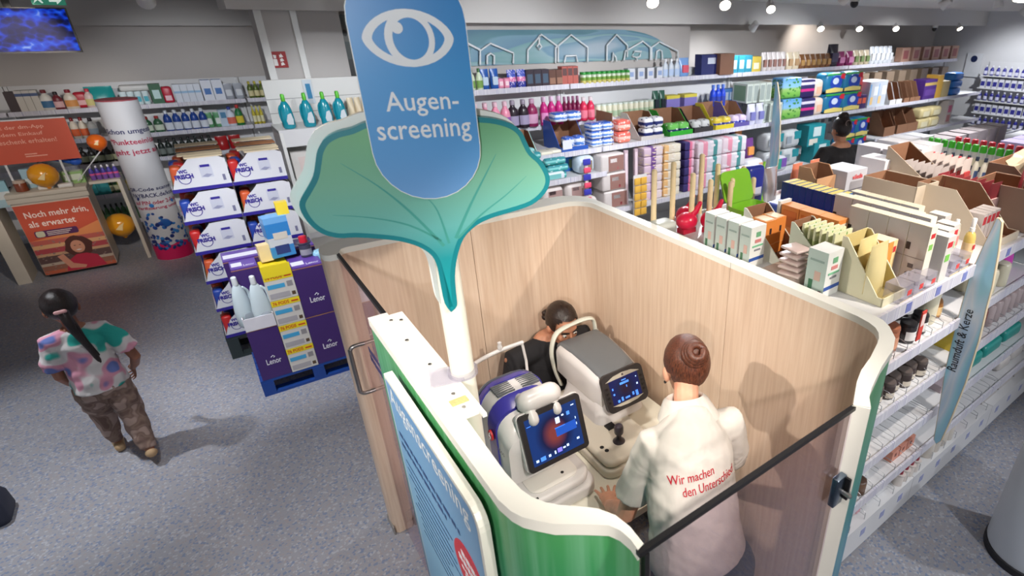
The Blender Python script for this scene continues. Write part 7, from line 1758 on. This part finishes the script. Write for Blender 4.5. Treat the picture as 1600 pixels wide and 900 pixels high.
# white cartons with red emblem
WBX = carton_maker('white_carton', .19, .20, .27, (222, 222, 228), [('f', .25, .75, .55, .75, (196, 40, 60)), ('l', .2, .8, .2, .6, (196, 206, 220)), ('t', .1, .9, .1, .9, (232, 232, 236))])
row(WBX, [(4.62, 2.30 - .0, z0), (4.82, 2.32, z0), (5.02, 2.30, z0)], 'white carton with red emblem in the front row', 'white cartons front row')
row(WBX, [(4.30, 2.28, z0), (4.30, 2.06, z0), (4.52, 2.06, z0), (4.72, 2.08, z0)], 'white carton with red emblem near the silver cloth carton', 'white cartons near')
row(WBX, [(3.92, 2.02, z0 + .0)], 'single white carton with upright red emblem behind the beige tray', None)
row(crt(.19, .2, .2, (150, 140, 140)), [(5.5 + .24 * k, 2.32, z0) for k in range(6)], 'grey carton far along the gondola', 'grey cartons far')
# beige cartons with cut sides
BEI = mat('carton_beige', (200, 186, 166), .8, var=.02, scale=10)
row(tray_maker('beige_carton', .26, .36, .27, .27, BEI, CARD, .9), [(3.45, 1.52, z0)], 'closed beige carton left of the slanted ones', None)
row(tray_maker('beige_carton', .30, .60, .36, .04, BEI, CARD, .02), [(4.05, 1.46, z0)], 'tall slanted beige carton holding grey pouches', None)
row(tray_maker('beige_carton', .30, .52, .28, .05, BEI, CARD, .45), [(3.52, 1.06 - .02, z0)] if False else [(3.56, 1.05, z0)], 'low beige carton with cut corner near the fin sign', None)
row(tray_maker('beige_carton', .48, .46, .30, .10, mat('carton_brown_grey', (150, 126, 112), .85, var=.03), CARD, .35), [(4.06, .99 - .0, z0)] if False else [(4.50, 1.05, z0)], 'large brown carton right of the fin sign', None)
row(tray_maker('beige_carton', .34, .40, .26, .20, mat('carton_pink_beige', (176, 150, 134), .85, var=.03), CARD, .8), [(4.02, 1.02, z0)], 'pinkish beige carton between the fin sign and the brown carton', None)
GP = bag_maker('grey_pouch', .15, .028, .26, mat('pouch_grey', (186, 178, 176), .4, var=.03), (150, 40, 56))
row(GP, [(4.00, 1.66 + .045 * k, z0 + .01) for k in range(7)], 'grey pouch with red label in the tall slanted carton', 'grey pouches', 'from the front', .06)
RP = bag_maker('red_pouch', .16, .03, .25, mat('pouch_red', (150, 56, 64), .35, var=.05), (206, 170, 166))
row(RP, [(4.22, 1.24 + .046 * k, z0 + .10) for k in range(1)] + [(3.79, 1.25 + .046 * k, z0 + .03) for k in range(8)], 'red pouch in the row behind the beige cartons', 'red pouches', 'from the front', .06)
row(bag_maker('grey_pouch', .15, .03, .25, (206, 196, 192), (190, 60, 60)), [(4.50, 1.72 + .05 * k, z0) for k in range(9)], 'white pouch with red print behind the brown carton', 'white red pouches', 'from the front', .08)
row(carton_maker('low_carton', .05, .10, .16, (200, 190, 186), [('f', .1, .9, .6, .9, (190, 50, 60))]), [(3.46 + .058 * k, 1.16, z0 + .01) for k in range(4)], 'grey refill carton in the low beige carton', 'grey refills in beige carton')
# spray cans
CAN = bottle_maker('spray_can', .26, .058, .058, banded('can_print', [(0, (206, 206, 206)), (.25, (40, 50, 80)), (.45, (214, 210, 190)), (.75, (200, 200, 200))], 2, .3), (70, 190, 50), None, 'can', cap_h=.22)
row(CAN, [(5.05, 1.66 + .064 * k, z0) for k in range(11)], 'spray can with bright green cap', 'green capped spray cans', 'from the front')
CAN2 = bottle_maker('spray_can', .26, .058, .058, (196, 196, 200), (206, 40, 60), None, 'can', cap_h=.2)
row(CAN2, [(5.28, 1.60 + .07 * k, z0) for k in range(9)], 'spray can with red cap behind the green capped ones', 'red capped spray cans', 'from the front')
row(bottle_maker('cleaner_bottle', .20, .06, .05, (206, 204, 190), (40, 50, 70), (60, 80, 120)), [(4.88, 1.75 + .065 * k, z0) for k in range(9)], 'small cream bottle with dark cap before the spray cans', 'small cream bottles', 'from the front')
row(bottle_maker('cleaner_bottle', .22, .06, .05, (190, 190, 196), (206, 50, 60), (206, 120, 120)), [(4.68, 1.80 + .07 * k, z0) for k in range(6)], 'small bottle with red cap beside the grey pouches', 'small red capped bottles', 'from the front')
row(pack_maker('tissue_box', .34, .26, .16, (206, 150, 130), [('t', .2, .8, .2, .8, (190, 206, 130)), ('t', .0, 1, .0, .3, (226, 190, 170))]), [(5.35, 1.12, z0), (5.35, 1.12, z0 + .165)], 'pink and green tissue box at the right edge', 'pink tissue boxes')
row(pack_maker('tissue_box', .30, .24, .10, (206, 60, 66), [('t', .2, .8, .2, .8, (236, 206, 206))]), [(4.94, 1.12, z0)], 'red and white tissue box at the right edge', None)
row(crt(.22, .2, .24, (176, 150, 140)), [(5.75 + .24 * k, 1.10, z0) for k in range(8)], 'brownish carton on the far part of the gondola front', 'brownish cartons far')
row(crt(.22, .2, .22, (150, 140, 170)), [(5.75 + .24 * k, 1.75, z0) for k in range(8)], 'lilac grey carton on the far part of the gondola', 'lilac cartons far')
# crumpled paper inside the brown carton
t = thing('packing_paper', 'crumpled beige packing paper in the large brown carton', 'paper', (4.50, 1.30, z0 + .05))
mb = MB(); mb.ball((0, 0, .16), (.17, .16, .16), 16, 10); mb.v = [tuple(Vector(v) * (1 + .35 * noise.noise(Vector(v) * 9))) for v in mb.v]; mb.build('paper', mat('paper_beige', (206, 190, 160), .8, var=.03), t)
# brooms, brushes and green tubs at the back
DOW = mat('broom_wood', (226, 206, 164), .5, scale=30, var=.04)
BROOM = [(2.03, 2.44, 2.13), (2.16, 2.42, 2.16), (2.235, 2.33, 2.10), (2.355, 2.30, 2.05), (2.41, 2.44, 2.17), (2.555, 2.44, 2.09), (2.565, 2.32, 2.02), (2.50, 2.27, 2.02), (2.80, 2.44, 2.04), (2.815, 2.36, 1.98), (3.02, 2.46, 1.93)]
for k, (x, y, zt) in enumerate(BROOM):
    t = thing('broom_handle', 'pale wooden broom handle behind the booth wall, %s from the left' % ORD[k], 'broom', (x, y, z0), 0, 'broom handles')
    h = zt - z0; MB().lathe([(.017, 0), (.017, h - .012), (.012, h - .003), (.004, h)], 12).build('handle', DOW, t, smooth=50)
    MB().lathe([(.0185, .0), (.0185, .05)], 12).build('ferrule', cm((214, 210, 206)), t, smooth=50)
BRU = mat('brush_red', (206, 24, 66), .3, var=.02)
for k, (x, y) in enumerate(((2.20, 2.33), (2.33, 2.26), (2.27, 2.42))):
    t = thing('dustpan_brush', 'bright red brush head among the broom handles, %s from the left' % ORD[k], 'brush', (x, y, z0), .3 * k)
    MB().ball((0, 0, .07), (.07, .06, .055), 14, 10).limb([(.02, 0, .09), (.055, -.02, .13), (.075, -.03, .175)], [.026, .018, .013], 10).build('brush_head', BRU, t, smooth=60)
    MB().box(-.05, .05, -.03, .03, 0, .03).build('bristles', cm((170, 20, 50)), t)
LIM = mat('tub_lime', (130, 196, 50), .3, var=.03)
def tub(label, x, y, w, d, h, tilt):
    t = thing('laundry_tub', label, 'tub', (x, y, z0))
    outer_ = rpoly(-w / 2, w / 2, -d / 2, d / 2, .04, 4)
    mb = MB(); rings_ = [[(a * k, b * k, z) for a, b in outer_] for z, k in ((0, .8), (h, 1.0), (h, .94), (.008, .75))]
    loft(rings_).build('tub_body', LIM, t, smooth=50)
    lidm = MB().prism(rpoly(-w / 2, w / 2, 0, d, .04, 4), 0, .012, 'z').build('tub_lid', LIM, t); lidm.location = (0, d / 2, h); lidm.rotation_euler = (tilt, 0, 0)
tub('lime green tub with open lid behind the booth wall', 2.60, 2.18, .26, .2, .13, 1.2)
tub('lime green tub with tilted lid beside the broom handles', 2.30, 2.47, .22, .13, .14, .5) if False else None
tub('second lime green tub farther right with open lid', 2.90, 2.24, .20, .2, .11, 1.1) if False else None
t = thing('dustpan', 'lime green dustpan leaning beside the broom handles', 'dustpan', (2.92, 2.42, z0))
MB().box(-.08, .08, -.004, .004, 0, .21, Matrix.Rotation(-.25, 4, 'X') @ Matrix.Rotation(.5, 4, 'Y')).build('pan', LIM, t); MB().limb([(.10, .05, .19), (.16, .08, .27)], [.012, .010], 8).build('handle', LIM, t, smooth=60)
row(pack_maker('cloth_pack', .16, .12, .10, (190, 196, 190)), [(2.03, 2.30, z0), (2.03, 2.22 - .02, z0)] if False else [(2.03, 2.30, z0)], 'pale grey-green pack lying at the left end of the gondola', None)
row(tray_maker('refill_tray', .24, .22, .14, .08, CARD, CARD, .5), [(3.02, 2.16 - .05, z0)] if False else [(3.22, 1.85, z0)], 'small brown open tray before the brown cloth carton', None)

# --- goods on the gondola shelves
def gs(maker, pts, desc, grp, jit=.06): row(maker, pts, desc, grp, 'from the left', jit)
S1z, S2z, S3z, S4z, S5z = 1.426, 1.106, .796, .506, .281
COP = mat('copper_brown', (150, 92, 66), .35, var=.03)
def candle(c, lid, h=.10, w=.09, lb=(226, 224, 220)): return bottle_maker('candle_jar', h, w, w, c, lid, lb, 'jar', cat='candle', cap_h=.16, lab=(.2, .75))
gs(candle(COP, COP, .14, .105, (206, 150, 120)), [(2.44, 1.10, S1z), (2.28, 1.07, S1z)], 'copper brown candle jar on the upper shelf', 'copper candle jars')
gs(candle((40, 36, 38), (30, 28, 30), .11, .085), [(2.60, 1.08, S1z), (2.74, 1.09, S1z), (2.66, 1.19, S1z)], 'black candle jar with white label on the upper shelf', 'black candle jars')
gs(candle((44, 40, 42), (30, 28, 30), .11, .085), [(2.65, 1.14, S1z + .112)], 'black candle jar stacked on the others', None)
gs(bottle_maker('pillar_candle', .26, .10, .10, (214, 206, 180), (206, 196, 170), None, 'can', cat='candle', cap_h=.06), [(2.88, 1.12, S1z)], 'tall cream pillar candle left of the fin sign', None)
gs(carton_maker('card', .045, .006, .16, (206, 70, 60), [('f', .1, .9, .5, .9, (226, 206, 200))]), [(2.52, .985, 1.50)], 'red hanging tag on the upper price rail', None)
gs(bottle_maker('scent_jar', .15, .08, .07, (150, 100, 50), (206, 200, 190), (226, 190, 130)), [(2.98, 1.12, S1z)], 'amber jar beside the fin sign on the upper shelf', None)
gs(candle((206, 196, 186), (150, 130, 120), .10, .09), [(2.16, 1.09, S1z)], 'pale candle jar at the booth end of the upper shelf', None)
DGL = bottle_maker('glass_jar', .10, .08, .08, (58, 48, 46), (90, 80, 76), (206, 196, 180), 'jar', cat='jar', cap_h=.2)
gs(DGL, [(2.36 + .085 * k, 1.08 + .02 * (k % 2), S2z) for k in range(7)], 'dark glass jar on the second shelf of the gondola', 'dark glass jars', .2)
gs(DGL, [(2.40 + .1 * k, 1.20, S2z) for k in range(4)], 'dark glass jar in the second row of the second shelf', 'dark glass jars behind', .2)
gs(carton_maker('gift_box', .08, .06, .10, (60, 110, 60), [('t', .1, .9, .1, .9, (214, 200, 140))]), [(2.34, 1.16, S2z), (2.42, 1.14, S2z + .102)], 'green gift box on the second shelf', 'green gift boxes', .3)
gs(bottle_maker('glass_bowl', .08, .10, .10, (190, 196, 200), (206, 210, 214), None, 'jar', cat='jar', cap_h=.1), [(2.76, 1.24, S2z), (2.88, 1.10, S2z)], 'clear glass bowl on the second shelf', 'clear glass bowls')
WOB = carton_maker('wooden_house', .075, .06, .085, mat('toy_wood', (206, 166, 116), .6, scale=30, var=.06), [('f', .35, .65, .35, .65, (70, 50, 40))])
gs(WOB, [(2.37, 1.05, S3z), (2.44, 1.10, S3z), (2.36, 1.14, S3z), (2.44, 1.19, S3z)], 'small wooden candle house on the third shelf', 'wooden candle houses', .3)
gs(bottle_maker('tumbler', .09, .08, .08, (110, 84, 66), (80, 60, 50), None, 'jar', cat='jar', cap_h=.06), [(2.42, 1.06, S4z)], 'brown tumbler at the booth end of the fourth shelf', None)
PKB = carton_maker('gift_box', .085, .075, .075, (206, 140, 120), [('f', .35, .6, .4, .7, (120, 60, 50)), ('t', .3, .7, .3, .7, (226, 190, 170))])
gs(PKB, [(2.82 + .092 * k, 1.06, S4z) for k in range(3)] + [(2.82 + .092 * k, 1.15, S4z) for k in range(3)], 'copper pink gift box on the fourth shelf', 'copper pink gift boxes')
gs(carton_maker('gift_box', .15, .10, .05, (222, 222, 220), [('t', .4, .6, .3, .6, (60, 60, 60))]), [(2.52, 1.10, S4z)], 'white box with dark slot on the fourth shelf', None)
gs(bottle_maker('reed_bottle', .13, .06, .06, (214, 206, 200), (140, 34, 56), None, 'round', cap_h=.3, cap_w=.7), [(2.90 + .066 * k, 1.04 + .07 * j, S5z) for j in range(2) for k in range(4)], 'white bottle with dark red cap on the base shelf', 'dark red capped bottles')
gs(pack_maker('tea_light_pack', .10, .11, .10, (226, 214, 214), [('f', .2, .8, .3, .7, (206, 150, 160))]), [(2.36, 1.04, S5z), (2.47, 1.05, S5z), (2.40, 1.17, S5z), (2.47, 1.17, S5z)], 'pale pink tea light pack on the base shelf', 'tea light packs')
gs(bottle_maker('pillar_candle', .17, .085, .085, (214, 206, 196), (206, 200, 190), None, 'can', cat='candle', cap_h=.05), [(3.30 + .095 * k, 1.06, S5z) for k in range(4)] + [(3.34 + .095 * k, 1.16, S5z) for k in range(4)], 'cream pillar candle on the base shelf right of the fin', 'cream pillar candles')
gs(carton_maker('gift_box', .16, .12, .14, (190, 30, 44)), [(3.78, 1.12, S5z)], 'red box beside the pillar candles on the base shelf', None)
gs(carton_maker('gift_box', .22, .14, .07, (214, 214, 216), [('t', .2, .6, .2, .6, (190, 180, 190))]), [(3.20 + .0, 1.08, S5z)] if False else [(2.70, 1.06, S5z)], 'white flat box on the base shelf', None)
gs(bottle_maker('pillar_candle', .15, .10, .10, (206, 200, 176), (214, 206, 186), None, 'can', cat='candle', cap_h=.05), [(3.40, 1.07, S1z), (3.54, 1.08, S1z), (3.46, 1.19, S1z + .0), (3.72, 1.08, S1z)], 'ivory candle on the upper shelf right of the fin sign', 'ivory candles')
gs(candle((60, 36, 40), (50, 30, 34), .09, .085, (206, 190, 190)), [(3.62, 1.10, S1z), (3.56, 1.21, S1z), (3.70, 1.22, S1z)], 'dark violet candle jar right of the fin sign', 'dark violet jars')
gs(bag_maker('scented_bag', .20, .12, .16, (206, 60, 176)), [(3.86, 1.14, S1z), (4.02, 1.12, S1z), (3.62, 1.34, S1z + .0)], 'magenta bag on the upper shelf right of the fin sign', 'magenta bags')
gs(bag_maker('scented_bag', .24, .14, .18, (30, 140, 130)), [(4.18, 1.16, S1z)], 'teal bag on the upper shelf at the right edge', None)
gs(bottle_maker('pillar_candle', .17, .095, .095, (130, 66, 60), (110, 50, 50), None, 'can', cat='candle', cap_h=.05), [(3.36, 1.08, S2z), (3.50, 1.09, S2z), (3.43, 1.2, S2z), (3.64, 1.1, S2z)], 'wine red candle on the second shelf right of the fin', 'wine red candles')
gs(bottle_maker('pillar_candle', .15, .09, .09, (176, 160, 160), (170, 150, 150), None, 'can', cat='candle', cap_h=.05), [(3.78 + .11 * k, 1.10, S2z) for k in range(8)], 'mauve grey candle on the second shelf right of the fin', 'mauve candles')
gs(carton_maker('napkin_box', .02, .3, .18, (206, 180, 60)), [(3.26, 1.05, S2z)], 'narrow yellow box beside the fin sign', None)
gs(pack_maker('napkin_pack', .28, .24, .10, (30, 140, 132)), [(3.70, 1.06, S3z), (4.02, 1.06, S3z), (4.36, 1.06, S3z)], 'teal napkin pack on the third shelf', 'teal napkin packs')
gs(carton_maker('napkin_box', .16, .2, .05, (176, 160, 166)), [(3.34, 1.06, S3z), (3.52, 1.06, S3z)], 'mauve flat box on the third shelf right of the fin', 'mauve flat boxes')
gs(pack_maker('napkin_pack', .20, .2, .09, (206, 200, 196)), [(4.42 + .24 * k, 1.06, S4z) for k in range(3)], 'white napkin pack on the fourth shelf at the right', 'white napkin packs')
gs(carton_maker('flat_box', .26, .2, .06, (196, 190, 186)), [(4.3 + .30 * k, 1.06, S5z) for k in range(3)], 'pale flat box on the base shelf at the right', 'pale flat boxes')

# grey rounded bin at the lower right corner
t = thing('round_bin', 'pale grey round bin with dark foot at the lower right corner', 'bin', (3.30, .36, 0))
MB().lathe([(.225, .05), (.228, .06), (.215, .80), (.20, .82)], 36).build('bin_body', mat('bin_grey', (216, 218, 222), .4, var=.01), t, smooth=50)
MB().lathe([(.235, 0), (.235, .045), (.228, .05)], 36).build('foot_ring', RUBBER, t, smooth=40)
MB().lathe([(.20, .82), (.17, .87), (.10, .89)], 36).build('bin_lid', mat('bin_grey', (0, 0, 0)), t, smooth=50)
